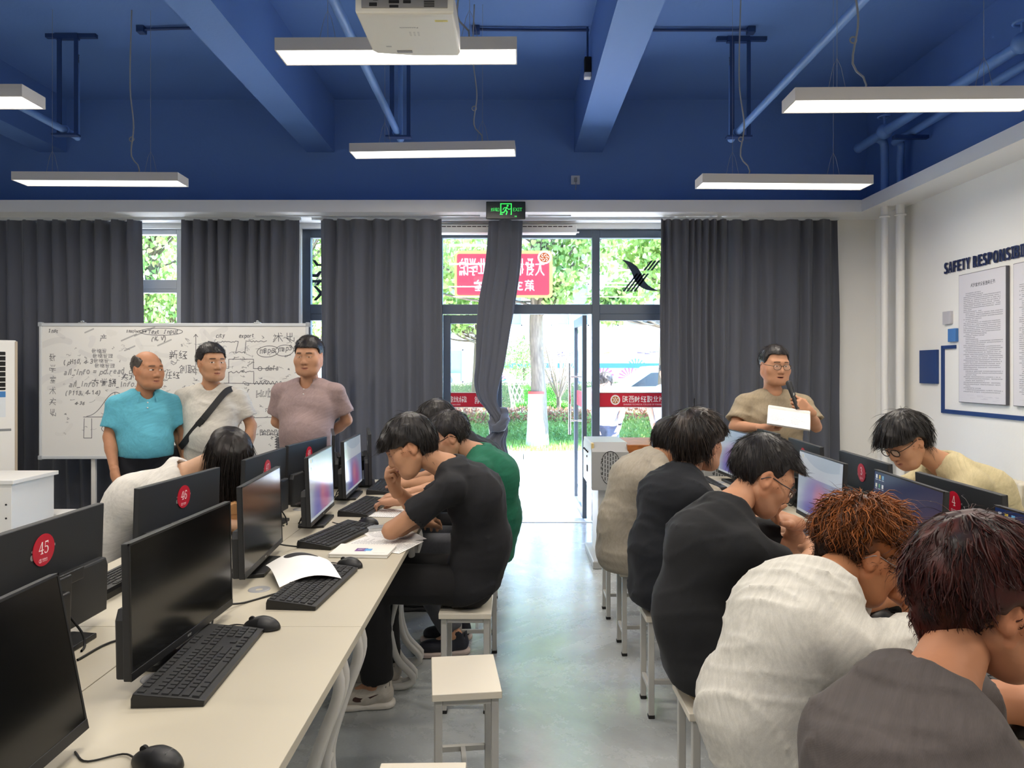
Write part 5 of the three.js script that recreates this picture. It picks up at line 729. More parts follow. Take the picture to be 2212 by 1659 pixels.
function netMesh(F2, h, paint) {
  const [mn, mx] = F2.bounds(0.03 + h * 2), nx = Math.ceil((mx.x - mn.x) / h) + 1, ny = Math.ceil((mx.y - mn.y) / h) + 1, nz = Math.ceil((mx.z - mn.z) / h) + 1, val = new Float32Array(nx * ny * nz), B = 4, far = h * B * 0.9 + h * 2 + 0.012;
  for (let bk = 0; bk < nz; bk += B) for (let bj = 0; bj < ny; bj += B) for (let bi = 0; bi < nx; bi += B) {
    const c = F2.ev(mn.x + (bi + 1.5) * h, mn.y + (bj + 1.5) * h, mn.z + (bk + 1.5) * h), skip = Math.abs(c) > far * 1.35;
    for (let k = bk; k < Math.min(nz, bk + B); k++) for (let j = bj; j < Math.min(ny, bj + B); j++) for (let i = bi; i < Math.min(nx, bi + B); i++) val[(k * ny + j) * nx + i] = skip ? c : F2.ev(mn.x + i * h, mn.y + j * h, mn.z + k * h);
  }
  const id = new Int32Array(nx * ny * nz).fill(-1), pos = [], idx = [], sy = nx, sz = nx * ny, off = [0, 1, sy, sy + 1, sz, sz + 1, sz + sy, sz + sy + 1], ed = [[0, 1], [2, 3], [4, 5], [6, 7], [0, 2], [1, 3], [4, 6], [5, 7], [0, 4], [1, 5], [2, 6], [3, 7]];
  for (let k = 0; k < nz - 1; k++) for (let j = 0; j < ny - 1; j++) for (let i = 0; i < nx - 1; i++) {
    const o = k * sz + j * sy + i; let m = 0; for (let n = 0; n < 8; n++) if (val[o + off[n]] < 0) m |= 1 << n; if (m === 0 || m === 255) continue;
    let x = 0, y = 0, z = 0, c = 0; for (const [a, b] of ed) { const va = val[o + off[a]], vb = val[o + off[b]]; if ((va < 0) === (vb < 0)) continue; const t = va / (va - vb); x += mix(a & 1, b & 1, t); y += mix((a >> 1) & 1, (b >> 1) & 1, t); z += mix(a >> 2, b >> 2, t); c++; }
    id[o] = pos.length / 3; pos.push(mn.x + (i + x / c) * h, mn.y + (j + y / c) * h, mn.z + (k + z / c) * h);
  }
  const quad = (a, b, c, d, flip) => { if (a < 0 || b < 0 || c < 0 || d < 0) return; flip ? idx.push(a, c, b, a, d, c) : idx.push(a, b, c, a, c, d); };
  for (let k = 1; k < nz - 1; k++) for (let j = 1; j < ny - 1; j++) for (let i = 1; i < nx - 1; i++) {
    const o = k * sz + j * sy + i, v = val[o] < 0;
    if (v !== val[o + 1] < 0) quad(id[o - sy - sz], id[o - sz], id[o], id[o - sy], !v);
    if (v !== val[o + sy] < 0) quad(id[o - sz - 1], id[o - 1], id[o], id[o - sz], !v);
    if (v !== val[o + sz] < 0) quad(id[o - 1 - sy], id[o - sy], id[o], id[o - 1], !v);
  }
  const g = new THREE.BufferGeometry(); g.setAttribute('position', new THREE.Float32BufferAttribute(pos, 3)); g.setIndex(idx); g.computeVertexNormals();
  const n = pos.length / 3, uv = new Float32Array(n * 2); for (let i = 0; i < n; i++) { uv[i * 2] = pos[i * 3] + pos[i * 3 + 2] * 0.8; uv[i * 2 + 1] = pos[i * 3 + 1] + pos[i * 3 + 2] * 0.3; } g.setAttribute('uv', new THREE.BufferAttribute(uv, 2));
  if (paint) { const c = new Float32Array(n * 3); for (let i = 0; i < n; i++) { const q = paint(pos[i * 3], pos[i * 3 + 1], pos[i * 3 + 2]); c[i * 3] = q[0]; c[i * 3 + 1] = q[1]; c[i * 3 + 2] = q[2]; } g.setAttribute('color', new THREE.BufferAttribute(c, 3)); }
  return g;
}
const lin = (c) => new THREE.Color(c).toArray();
const norm = (v) => v.clone().normalize(), add = (a, ...r) => { const q = a.clone(); for (let i = 0; i < r.length; i += 2) q.addScaledVector(r[i], r[i + 1]); return q; };
const mixV = (a, b, t) => a.clone().lerp(b, t);
const toV = (a) => (a.isVector3 ? a.clone() : V(...a));
const skinPores = tex(128, () => [128 + 60 * (rnd() - 0.5)], false, 14);
const skinMat = new THREE.MeshPhysicalMaterial({ vertexColors: true, roughness: 0.55, bumpMap: skinPores, bumpScale: 0.00012, specularIntensity: 0.6, sheen: 0.15, sheenColor: new THREE.Color(0.6, 0.3, 0.2) });
const hairMat = new THREE.MeshPhysicalMaterial({ vertexColors: true, roughness: 0.42, specularIntensity: 0.7, side: THREE.DoubleSide });
const clothMats = new Map();
const cloth = (c, o = {}) => { const k = c + JSON.stringify(o); if (!clothMats.has(k)) clothMats.set(k, mat(c, 0.9, { map: clothTone, bumpMap: weave, bumpScale: 0.0005, sheen: 0.25, sheenColor: new THREE.Color(0.35, 0.35, 0.36), sheenRoughness: 0.5, ...o })); return clothMats.get(k); };
// --- head, in its own axes: x to the person's left, y up, z forward; origin between the ears ---
function headField(o) {
  const f = new Field(), j = o.jaw ?? 1, c = o.chub ?? 0;
  f.ell(V(0, 0.034, -0.014), 0.077, 0.089, 0.098, 0.02);
  f.ell(V(0, -0.028, 0.026), 0.063 * j, 0.085, 0.066, 0.04);
  f.cone(V(-0.028 * j, -0.086, 0.048), V(0.028 * j, -0.086, 0.048), 0.03, 0.03, 0.035);
  f.ell(V(0, -0.1, 0.066), 0.022, 0.018, 0.018, 0.03);
  for (const s of [-1, 1]) { f.cone(V(s * 0.054 * j, -0.05, 0.0), V(s * 0.036 * j, -0.088, 0.046), 0.022 + c, 0.02 + c, 0.035); f.ell(V(s * 0.043 * j, -0.03, 0.058), 0.024 + c, 0.026, 0.024, 0.03); f.cone(V(s * 0.014, 0.026, 0.083), V(s * 0.046, 0.027, 0.066), 0.012, 0.011, 0.022); f.cone(V(s * 0.05, -0.012, 0.05), V(s * 0.066, -0.008, 0.02), 0.014, 0.014, 0.03); }
  for (const s of [-1, 1]) f.ell(V(s * 0.032, 0.004, 0.097), 0.021, 0.013, 0.014, 0.016, -1);
  for (const s of [-1, 1]) { f.ell(V(s * 0.0315, 0.003, 0.074), 0.0145, 0.0135, 0.0135, 0.004); f.cone(V(s * 0.019, 0.009, 0.0865), V(s * 0.045, 0.008, 0.079), 0.004, 0.0035, 0.008); f.cone(V(s * 0.02, -0.006, 0.085), V(s * 0.044, -0.005, 0.078), 0.0035, 0.003, 0.01); }
  f.cone(V(0, 0.014, 0.084), V(0, -0.022, 0.101), 0.0075, 0.01, 0.016); f.ell(V(0, -0.034, 0.102), 0.0125, 0.011, 0.012, 0.012);
  for (const s of [-1, 1]) { f.ell(V(s * 0.0135, -0.037, 0.092), 0.0085, 0.008, 0.01, 0.01); f.ell(V(s * 0.007, -0.046, 0.1), 0.004, 0.0035, 0.005, 0.003, -1); }
  f.cone(V(-0.018, -0.0655, 0.083), V(0, -0.062, 0.0925), 0.005, 0.0062, 0.008).cone(V(0.018, -0.0655, 0.083), V(0, -0.062, 0.0925), 0.005, 0.0062, 0.008);
  f.cone(V(-0.014, -0.076, 0.0835), V(0.014, -0.076, 0.0835), 0.0065, 0.0065, 0.009);
  const mo = o.mouth ?? 0; f.cone(V(-0.021, -0.0695, 0.089), V(0.021, -0.0695, 0.089), 0.0018 + mo, 0.0018 + mo, 0.004, -1); if (mo) f.ell(V(0, -0.0705, 0.094), 0.012, 0.003 + mo, 0.014, 0.003, -1);
  for (const s of [-1, 1]) { const z = V(s * 0.96, 0, -0.28).normalize(), x = V(0.28, 0, s * 0.96).normalize(), B2 = [z, V(0, 1, 0), x]; f.ell(V(s * 0.081, -0.002, -0.014), 0.0085, 0.031, 0.019, 0.01, 1, B2); f.ell(V(s * 0.0915, -0.001, -0.008), 0.0075, 0.019, 0.0105, 0.006, -1, B2); f.ell(V(s * 0.082, -0.027, -0.005), 0.007, 0.01, 0.008, 0.008, 1); }
  return f;
}
function headPaint(o) {
  const sk = lin(o.skin), lip = lin(o.lip ?? '#a4685a'), brow = lin(o.brow ?? '#241d1a'), white = lin('#d8d0c8'), iris = lin('#1a1210'), gum = lin('#4a2520'), open = o.eyes ?? 0.5;
  return (x, y, z) => {
    const ax = Math.abs(x), n = 1 + 0.06 * noise3(x * 60, y * 60, z * 60) + 0.05 * noise3(x * 17, y * 17, z * 17 + 4); let c = [sk[0] * n, sk[1] * n, sk[2] * n]; const to = (q, t) => { t = clamp(t, 0, 1); c = [mix(c[0], q[0], t), mix(c[1], q[1], t), mix(c[2], q[2], t)]; };
    if (z > 0.05) {
      const by = 0.029 - 0.18 * Math.max(0, ax - 0.035); if (ax > 0.013 && ax < 0.052) to(brow, 0.9 * (1 - Math.abs(y - by) / 0.0052) * sstep(0.012, 0.018, ax) * (1 - sstep(0.046, 0.053, ax)) * 1.8);
      const ex = (ax - 0.0318) / 0.0135, ey = (y - 0.0025) / (0.0062 * open + 0.0006), q = ex * ex + ey * ey; if (q < 1.5 && z > 0.062) { if (q < 1) { if (open < 0.25) to(iris, 0.8); else { const g = o.gaze ?? 0, dx = x - Math.sign(x) * 0.0318 - g * 0.006; to(dx * dx + (y - 0.002) ** 2 < 0.0000325 ? iris : white, 1); } } else if (y > 0.0025) to(iris, 0.7); }
      const ly = y + 0.0695, lw = 1 - (ax / 0.023) ** 2; if (lw > 0 && z > 0.072) { const hgt = ly > 0 ? 0.0085 : 0.0115; to(lip, 0.75 * sstep(0, 0.35, lw) * (1 - Math.abs(ly) / (hgt * Math.sqrt(lw)))  * 2); if (Math.abs(ly) < 0.0012 + (o.mouth ?? 0) && ax < 0.018) to(gum, 0.85); }
    }
    if (o.stubble && y < -0.045 && z > 0.0) to(lin('#6a5148'), 0.16 * sstep(-0.05, -0.075, y));
    if (ax > 0.078) to([sk[0] * 1.02, sk[1] * 0.86, sk[2] * 0.8], 0.6);
    return c;
  };
}
function frameOf(c, f, u = V(0, 1, 0), s = 1) { const Z = norm(toV(f)), X = toV(u).cross(Z).normalize(), Y = Z.clone().cross(X); return new THREE.Matrix4().makeBasis(X.multiplyScalar(s), Y.multiplyScalar(s), Z.multiplyScalar(s)).setPosition(c); }
// --- hair: a shaped cap plus combed strands, in head axes ---
function hairGeo(st, down, seed) {
  reseed(seed); const f = new Field(), v = st.vol ?? 0.012, c0 = lin(st.c0), c1 = lin(st.c1 ?? st.c0);
  f.ell(V(0, 0.038 + (st.lift ?? 0), -0.016), 0.078 + v * (st.sideK ?? 1), 0.088 + v, 0.098 + v, 0.02);
  if (st.hang) for (const [hx, hy, hz, hl, h0, h1] of st.hang) f.cone(V(hx, hy, hz), add(V(hx, hy, hz), down, hl), h0, h1, 0.03);
  if (st.back) f.cone(V(0, 0.0, -0.07), V(0, st.back, -0.062), 0.045, 0.03, 0.04);
  if (st.sides) for (const s of [-1, 1]) f.cone(V(s * 0.066, 0.01, -0.025), V(s * 0.068, st.sides, -0.035), 0.022, 0.012, 0.02);
  if (st.fringe) f.cone(V(-0.04, 0.075, 0.078), V(0.04, 0.075, 0.078), 0.018, 0.018, 0.03).cone(V(-0.034, st.fringe, 0.087), V(0.034, st.fringe, 0.087), 0.011, 0.011, 0.035);
  for (const q of st.extra ?? []) f.cone(V(...q[0]), V(...q[1]), q[2], q[3], 0.03);
  // face, ears and nape stay free
  const fl = st.line ?? (st.fringe ? st.fringe - 0.008 : 0.066); const faceCut = (x, y, z) => { const ax = Math.abs(x), top = fl - 0.35 * Math.max(0, ax - 0.05), z0 = (st.burn ?? 0.026) + 0.3 * Math.max(0, y - 0.02); return st.noStop ? -1 : Math.max(Math.min(top - y, z - z0), st.coverEars ? -1 : Math.min(-0.004 - y, z + 0.036 - 0.25 * Math.max(0, -y - 0.03))); };
  if (!st.coverEars) for (const s of [-1, 1]) f.ell(V(s * 0.105, -0.02, 0.002), 0.05, 0.042, 0.034, 0.01, -1);
  f.plane(V(0, st.nape ?? -0.062, -0.06), V(0, 0.9, st.napeTilt ?? 0.25), 0.01);
  if (st.bald) f.ell(V(0, 0.1, 0.02), 0.066, 0.075, 0.105, 0.02, -1);
  const fr = st.freq ?? 1, amp = st.rough ?? 0.003; f.post = (x, y, z, d) => Math.max(d - amp * (noise3(x * 55 * fr, y * 22 * fr, z * 30 * fr) + 0.6 * noise3(x * 120 * fr, y * 50 * fr, z * 60 * fr)), faceCut(x, y, z) + 0.004 * noise3(x * 90, y * 60, z * 90));
  const cap = netMesh(f, st.cell ?? 0.0045, (x, y, z) => { const t = clamp(0.5 + 0.9 * noise3(x * 40, y * 25, z * 40), 0, 1) * (st.dye ? sstep(st.dye[0], st.dye[1], y) : 1); return [mix(c0[0], c1[0], t), mix(c0[1], c1[1], t), mix(c0[2], c1[2], t)]; });
  const P = cap.attributes.position, N2 = cap.attributes.normal, pos = [], idx = [], col = [], crown = V(st.crownX ?? 0.01, 0.125, -0.055), g = down, skull = headField({});
  const fy = fl - 0.001, stop = (q) => !st.noStop && ((q.z > 0.03 && Math.abs(q.x) < (st.faceW ?? 0.071) + 0.03 && q.y < fy - 0.0 * q.z) || (!st.coverEars && Math.abs(q.x) > 0.05 && q.y < (st.earTop ?? 0.03) && q.z > -0.036) || (!st.coverEars && q.y < -0.01 && q.z > -0.036));
  for (const ly of st.layers ?? [{}]) { const y2 = { ...st, ...ly }, n = y2.n ?? 1300, L = y2.len ?? 0.045; for (let s = 0; s < n; s++) {
    const i = Math.floor(rnd() * P.count); let p = V(P.getX(i), P.getY(i), P.getZ(i)); const nn = V(N2.getX(i), N2.getY(i), N2.getZ(i)); if (stop(p) || (st.only && !st.only(p))) continue;
    let d = p.clone().sub(crown); d.addScaledVector(nn, -d.dot(nn)); d.normalize(); if (st.comb) { d.add(V(...st.comb)).addScaledVector(nn, -d.dot(nn)).normalize(); } const fd = st.fade ? sstep(-0.02, 0.05, p.y) : 1; d.addScaledVector(nn, (y2.out ?? 0.12) * fd).add(V(rr(-1, 1), rr(-1, 1), rr(-1, 1)).multiplyScalar((y2.mess ?? 0.15) * (0.3 + 0.7 * fd))).normalize();
    p.addScaledVector(nn, -0.0015); const l = L * rr(0.6, 1.15) * (0.4 + 0.6 * fd); if (stop(add(p, d, l / 5))) continue; const rad = (y2.r ?? 0.0011) * (0.5 + 0.5 * fd), K = L > 0.05 ? 5 : 3, t = rnd() * (st.dye ? sstep(st.dye[0], st.dye[1], p.y) : 1), q = [mix(c0[0], c1[0], t), mix(c0[1], c1[1], t), mix(c0[2], c1[2], t)], b0 = pos.length / 3, w = (y2.wave ?? 0), ph = rr(0, 6.28), a1 = V(rr(-1, 1), rr(-1, 1), rr(-1, 1)).cross(d).normalize(), a2 = d.clone().cross(a1);
    for (let k = 0; k <= K; k++) {
      const u = k / K, r = rad * (k === K ? 0.12 : 1 - 0.55 * u), c = w ? add(p, a1, w * Math.sin(ph + u * (y2.turns ?? 5)) * u, a2, w * (Math.cos(ph + u * (y2.turns ?? 5)) - Math.cos(ph)) * u) : p;
      for (let m = 0; m < 3; m++) { const an = m * 2.094; pos.push(c.x + (a1.x * Math.cos(an) + a2.x * Math.sin(an)) * r, c.y + (a1.y * Math.cos(an) + a2.y * Math.sin(an)) * r, c.z + (a1.z * Math.cos(an) + a2.z * Math.sin(an)) * r); col.push(...q); }
      if (k < K) { for (let m = 0; m < 3; m++) { const a = b0 + k * 3 + m, b = b0 + k * 3 + (m + 1) % 3; idx.push(a, b, b + 3, a, b + 3, a + 3); } }
      d.addScaledVector(g, (y2.grav ?? 0.12)).normalize(); { const q2 = add(p, d, l / K); if (!stop(q2)) p = q2; } const e = skull.ev(p.x, p.y, p.z); if (e < 0.004) { const h = 0.004, gr = V(skull.ev(p.x + h, p.y, p.z) - e, skull.ev(p.x, p.y + h, p.z) - e, skull.ev(p.x, p.y, p.z + h) - e).normalize(); p.addScaledVector(gr, 0.004 - e); }
    }
  } }
  const hg = new THREE.BufferGeometry(); hg.setAttribute('position', new THREE.Float32BufferAttribute(pos, 3)); hg.setAttribute('color', new THREE.Float32BufferAttribute(col, 3)); hg.setIndex(idx); hg.computeVertexNormals(); cap.deleteAttribute('uv');
  return mergeGeometries([cap, hg]);
}
// --- hand: wrist at w, fingers along dir, palm facing palm; t = +1 right hand, -1 left ---
function handGeo(w, dir, palm, t, pose, paint, s = 1, cell = 0.0036) {
  const Y = norm(dir), Z = add(palm, Y, -palm.dot(Y)).normalize(), X = Y.clone().cross(Z), at2 = (x, y, z) => add(w, X, x * s, Y, y * s, Z, z * s), f = new Field();
  const curls = { relaxed: [[0.35, 0.5, 0.35], [0.4, 0.55, 0.4], [0.45, 0.6, 0.4], [0.5, 0.65, 0.4]], fist: [[1.25, 1.6, 0.9], [1.3, 1.65, 0.9], [1.35, 1.65, 0.9], [1.4, 1.6, 0.9]], hold: [[0.55, 1.15, 0.7], [0.7, 1.2, 0.8], [0.8, 1.25, 0.8], [0.9, 1.25, 0.8]], flat: [[0.1, 0.18, 0.1], [0.1, 0.16, 0.1], [0.12, 0.2, 0.1], [0.16, 0.22, 0.12]], chin: [[0.75, 1.0, 0.6], [0.85, 1.05, 0.6], [0.95, 1.1, 0.6], [1.0, 1.1, 0.6]], pinch: [[0.7, 0.5, 0.2], [0.75, 0.5, 0.2], [0.8, 0.55, 0.25], [0.85, 0.6, 0.3]] }[pose];
  const base = [[0.026, 0.088], [0.006, 0.093], [-0.014, 0.088], [-0.032, 0.078]], len = [[0.042, 0.025, 0.02], [0.046, 0.029, 0.021], [0.042, 0.027, 0.02], [0.033, 0.021, 0.018]], rad = [0.0092, 0.0096, 0.009, 0.008];
  base.forEach(([x, y], i) => {
    f.cone(at2(t * x * 0.45, 0.0, 0), at2(t * x, y, 0), 0.019 * s, 0.0125 * s, 0.014 * s);
    let p = at2(t * x, y, 0), a = 0; const sp = t * (1.5 - i) * 0.05; len[i].forEach((l, k) => { a += curls[i][k]; const d = add(V(0, 0, 0), X, Math.sin(sp) * Math.cos(a), Y, Math.cos(a), Z, Math.sin(a)).normalize(), q = add(p, d, l * s); f.cone(p, q, rad[i] * (1.03 - 0.1 * k) * s, rad[i] * (0.94 - 0.1 * k) * s, 0.0035 * s); p = q; });
  });
  const th = { fist: [[0.02, 0.02, 0.012], [0.04, 0.055, 0.026], [0.03, 0.085, 0.045], [0.008, 0.092, 0.05]], hold: [[0.02, 0.02, 0.012], [0.044, 0.05, 0.026], [0.042, 0.08, 0.048], [0.024, 0.1, 0.058]], flat: [[0.02, 0.02, 0.006], [0.046, 0.052, 0.01], [0.056, 0.084, 0.012], [0.058, 0.11, 0.012]], relaxed: [[0.02, 0.02, 0.008], [0.044, 0.052, 0.02], [0.05, 0.084, 0.032], [0.046, 0.108, 0.04]], chin: [[0.02, 0.02, 0.01], [0.046, 0.05, 0.014], [0.058, 0.08, 0.016], [0.062, 0.108, 0.014]], pinch: [[0.02, 0.02, 0.012], [0.038, 0.055, 0.03], [0.03, 0.088, 0.05], [0.02, 0.11, 0.062]] }[pose].map(([x, y, z]) => at2(t * x, y, z));
  f.cone(th[0], th[1], 0.017 * s, 0.013 * s, 0.014 * s).cone(th[1], th[2], 0.0115 * s, 0.01 * s, 0.006 * s).cone(th[2], th[3], 0.0102 * s, 0.0085 * s, 0.004 * s);
  f.cone(at2(0, -0.03, 0), at2(0, 0.01, 0), 0.026 * s, 0.025 * s, 0.012 * s); f.ell(at2(t * 0.018, 0.04, 0.012), 0.02 * s, 0.026 * s, 0.014 * s, 0.012 * s, 1, [X, Y, Z]); f.ell(at2(-t * 0.02, 0.045, 0.009), 0.015 * s, 0.032 * s, 0.012 * s, 0.012 * s, 1, [X, Y, Z]);
  return netMesh(f, cell, paint);
}
const LW = V(0, 0, 1);
function shoes(root, A, toe, c, sole, mark) {
  const d = norm(V(toe.x, 0, toe.z)), sd = V(0, 1, 0).cross(d), b = V(A.x, 0, A.z), B3 = [sd, V(0, 1, 0), d], f = new Field(), q = (x, y, z) => add(b, sd, x, V(0, 1, 0), y, d, z);
  f.cone(q(0, 0.055, -0.03), q(0, 0.05, 0.05), 0.042, 0.042, 0.02).cone(q(0, 0.05, 0.05), q(0, 0.042, 0.16), 0.042, 0.03, 0.03).ell(q(0, 0.05, 0.12), 0.046, 0.03, 0.07, 0.02, 1, B3).cone(q(0, 0.07, -0.02), q(0, 0.11, -0.02), 0.042, 0.044, 0.02).cone(q(0, 0.1, -0.02), q(0, 0.16, -0.02), 0.036, 0.036, 0.005, -1).plane(q(0, 0.022, 0), V(0, 1, 0));
  const u = part('shoe', netMesh(f, root.userData.fine ? 0.0075 : 0.013), cloth(c, { roughness: 0.6 }), root); const s = new Field(); s.cone(q(0, 0.02, -0.035), q(0, 0.018, 0.17), 0.046, 0.04, 0.02).ell(q(0, 0.02, 0.12), 0.052, 0.03, 0.08, 0.02, 1, B3).plane(q(0, 0.001, 0), V(0, 1, 0)).plane(q(0, 0.03, 0), V(0, -1, 0), 0.008); part('sole', netMesh(s, root.userData.fine ? 0.008 : 0.014), mat(sole, 0.6), u);
  part('laces', [0, 1, 2].map((k) => rod(q(-0.025, 0.085 - k * 0.008, 0.045 + k * 0.025), q(0.025, 0.085 - k * 0.008, 0.045 + k * 0.025), 0.0035)), mat('#e6e4df', 0.8), u);
  if (mark) { const sh = new THREE.Shape(); sh.moveTo(-0.055, 0.0); sh.quadraticCurveTo(-0.03, -0.024, 0.055, 0.022); sh.quadraticCurveTo(-0.015, 0.0, -0.042, 0.014); sh.quadraticCurveTo(-0.056, 0.012, -0.055, 0.0); const g = new THREE.ExtrudeGeometry(sh, { depth: 0.004, bevelEnabled: false, curveSegments: 10 }); g.applyMatrix4(new THREE.Matrix4().makeBasis(d.clone().multiplyScalar(-mark), V(0, 1, 0), sd.clone().multiplyScalar(mark))); g.translate(...q(mark * 0.043, 0.052, 0.05).toArray()); part('side_stripe', g, mat('#3c211c', 0.5), u); }
}
function person(o) {
  const base = toV(o.base), L = (p) => toV(p).sub(base), root = thing('person', o.label, 'person', base); root.userData.fine = o.mark || o.fine; const h = o.cell ?? 0.015, b = o.bulk ?? 1;
  const pel = L(o.pel), wst = L(o.waist), ch = L(o.chest), N = L(o.neck), sd = norm(toV(o.side)), sp = norm(toV(o.hipSide ?? o.side)), up = norm(N.clone().sub(ch)), hd = L(o.head), fw = sd.clone().cross(up).normalize(), skin = lin(o.skin ?? '#c0906f'), hs = o.hs ?? 1.04, sw = (o.sw ?? 0.18) * Math.min(1.08, b);
  const HM = frameOf(hd, o.look, o.up, hs), hp = (x, y, z) => V(x, y, z).applyMatrix4(HM), paint = (x, y, z) => { const n = 1 + 0.05 * noise3(x * 30, y * 30, z * 30); return [skin[0] * n, skin[1] * n, skin[2] * n]; };
  const S = [1, -1].map((s) => add(N, sd, s * sw, up, -0.08, fw, o.shy ?? 0.02, V(0, 1, 0), -(o.shy ?? 0.02) * 0.5)), Hp = [1, -1].map((s) => add(pel, sp, s * 0.085)), E = o.arms.map((a) => L(a.e)), Wr = o.arms.map((a) => L(a.w)), K = o.legs.map((l) => L(l.k)), A = o.legs.map((l) => L(l.a));
  const torso = (f, g, k = 0.05) => { for (const s of [1, -1]) { f.cone(add(pel, sp, s * 0.064), add(wst, sd, s * 0.05), 0.094 * b + g + (g > 0 ? 0.008 : 0) + (o.seat ?? 0), 0.09 * b + g, k).cone(add(wst, sd, s * 0.05), add(ch, sd, s * 0.062), 0.09 * b + g, 0.094 * b + g, k).cone(add(ch, sd, s * 0.062), add(N, sd, s * 0.07, up, -0.075), 0.094 * b + g, 0.066 + g, k); } if (o.belly) f.ell(add(wst, fw, 0.045), 0.115 + g, 0.13 + g, 0.085 + o.belly + g, 0.06, 1, [sd, up, fw]); };
  // body: one surface
  const f = new Field(); torso(f, -0.012); f.cone(add(N, up, -0.04), hp(0, -0.045, -0.022), 0.058, 0.05 + (o.neckR ?? 0), 0.03);
  [0, 1].forEach((i) => { f.cone(add(N, up, -0.015), add(S[i], up, 0.012), 0.042, 0.036, 0.04).cone(S[i], E[i], 0.046 * Math.min(b, 1.1), 0.037, 0.02).cone(E[i], add(E[i], Wr[i].clone().sub(E[i]), 0.35), 0.039, 0.038, 0.015).cone(add(E[i], Wr[i].clone().sub(E[i]), 0.3), Wr[i], 0.038, 0.025, 0.015); f.cone(Hp[i], K[i], 0.08, 0.055, 0.03).cone(K[i], A[i], 0.053, 0.035, 0.02).cone(A[i], add(A[i], toV(o.legs[i].toe ?? LW), 0.12, V(0, 1, 0), -0.05), 0.034, 0.026, 0.02); });
  const geos = [netMesh(f, h, paint)], hg = netMesh(headField({ ...o.face, skin: o.skin }), o.headCell ?? 0.0046, headPaint({ skin: o.skin ?? '#c0906f', ...o.face })); hg.applyMatrix4(HM); geos.push(hg);
  [0, 1].forEach((i) => { const a = o.arms[i]; if (a.hand) geos.push(handGeo(Wr[i], a.dir ? toV(a.dir) : Wr[i].clone().sub(E[i]), a.palm ? toV(a.palm) : V(0, -1, 0), i ? 1 : -1, a.hand, paint, o.handS ?? 1.04, o.handCell ?? 0.0048)); });
  const bodyGeo = mergeGeometries(geos); bodyGeo.deleteAttribute('uv'); { const p = bodyGeo.attributes.position, u = new Float32Array(p.count * 2); for (let i = 0; i < p.count; i++) { u[i * 2] = p.getX(i) + p.getZ(i); u[i * 2 + 1] = p.getY(i); } bodyGeo.setAttribute('uv', new THREE.BufferAttribute(u, 2)); }
  part('body', bodyGeo, skinMat, root);
  // hair
  if (o.hair) { const g = hairGeo(o.hair, V(0, -1, 0).transformDirection(HM.clone().invert()), o.seed ?? 1); g.applyMatrix4(HM); part('hair', g, hairMat, root); }
  // shirt
  const s = o.shirt, sf = new Field(), puff = s.puff ?? 0.012; torso(sf, puff, 0.08); const af = [], ends = [];
  [0, 1].forEach((i) => { sf.cone(add(N, up, -0.028, sd, (i ? -1 : 1) * 0.045), add(S[i], up, 0.006), 0.045, 0.046, 0.06); const a = new Field(), fr = s.long ? 1 : s.sleeve ?? 0.62, d = E[i].clone().sub(S[i]), end = add(S[i], d, fr); a.cone(S[i], end, 0.05 * Math.min(b, 1.04) + puff * 0.25, (s.long ? 0.046 : 0.054) * Math.min(b, 1.1) + puff * (s.long ? 0.5 : 1.0), 0.01); if (s.long) a.cone(E[i], add(E[i], Wr[i].clone().sub(E[i]), 0.93), 0.05 * b + puff * 0.4, 0.036 + puff * 0.5, 0.03); af.push(a); ends.push(s.long ? null : [end, norm(d)]); });
  sf.more = af;
  const nk = hp(0, -0.05, -0.022);
  sf.ell(add(N, up, -0.03), 0.09 + (s.wide ?? 0), 0.042, 0.085 + (s.wide ?? 0), 0.035, 1, [sd, up, fw]); sf.cone(add(N, up, -0.01 - (s.low ?? 0)), nk, 0.057 + (s.wide ?? 0), 0.07, 0.008, -1); sf.ell(add(N, fw, 0.05, up, -0.004 - (s.low ?? 0)), 0.045 + (s.wide ?? 0), 0.038 + (s.low ?? 0), 0.055, 0.012, -1, [sd, up, fw]);
  const hem = s.hem ? L(s.hem) : add(pel, norm(wst.clone().sub(pel)), -0.08); sf.plane(hem, s.hemN ? toV(s.hemN) : norm(wst.clone().sub(pel)), 0.012);
  const amp = s.fold ?? 0.006, sx = o.seed ?? 1; sf.post = (x, y, z, d) => {
    for (let i = 0; i < 2; i++) { let q = af[i].ev(x, y, z); if (q > 0.12) continue; if (ends[i]) { const [c, n] = ends[i], t = (x - c.x) * n.x + (y - c.y) * n.y + (z - c.z) * n.z, rx = x - c.x - n.x * t, ry = y - c.y - n.y * t, rz = z - c.z - n.z * t; q = Math.max(q, t); if (t > -0.02) q = Math.max(q, 0.047 * b - Math.sqrt(rx * rx + ry * ry + rz * rz)); } const k = 0.05, hh = Math.max(k - Math.abs(d - q), 0) / k; d = Math.min(d, q) - hh * hh * k * 0.25; }
    const a = fw.x * x + fw.y * y + fw.z * z, c = sd.x * x + sd.y * y + sd.z * z, v = up.x * x + up.y * y + up.z * z, k = v + 0.45 * a + 0.25 * c, ridge = (q, w) => Math.pow(1 - Math.abs(q), w);
    return d - amp * (0.9 * fbm(a * 6 + sx, v * 5, c * 6, 2) + 0.75 * ridge(noise3(a * 4 + sx * 3, k * 15, c * 4), 5) + 0.5 * ridge(noise3(c * 5 + sx, (v - 0.7 * a) * 20, a * 3 + 7), 7) - 0.35);
  };
  const shirt = part(s.name ?? 't_shirt', netMesh(sf, s.cell ?? Math.min(h, 0.0105)), cloth(s.color, s.mat), root);
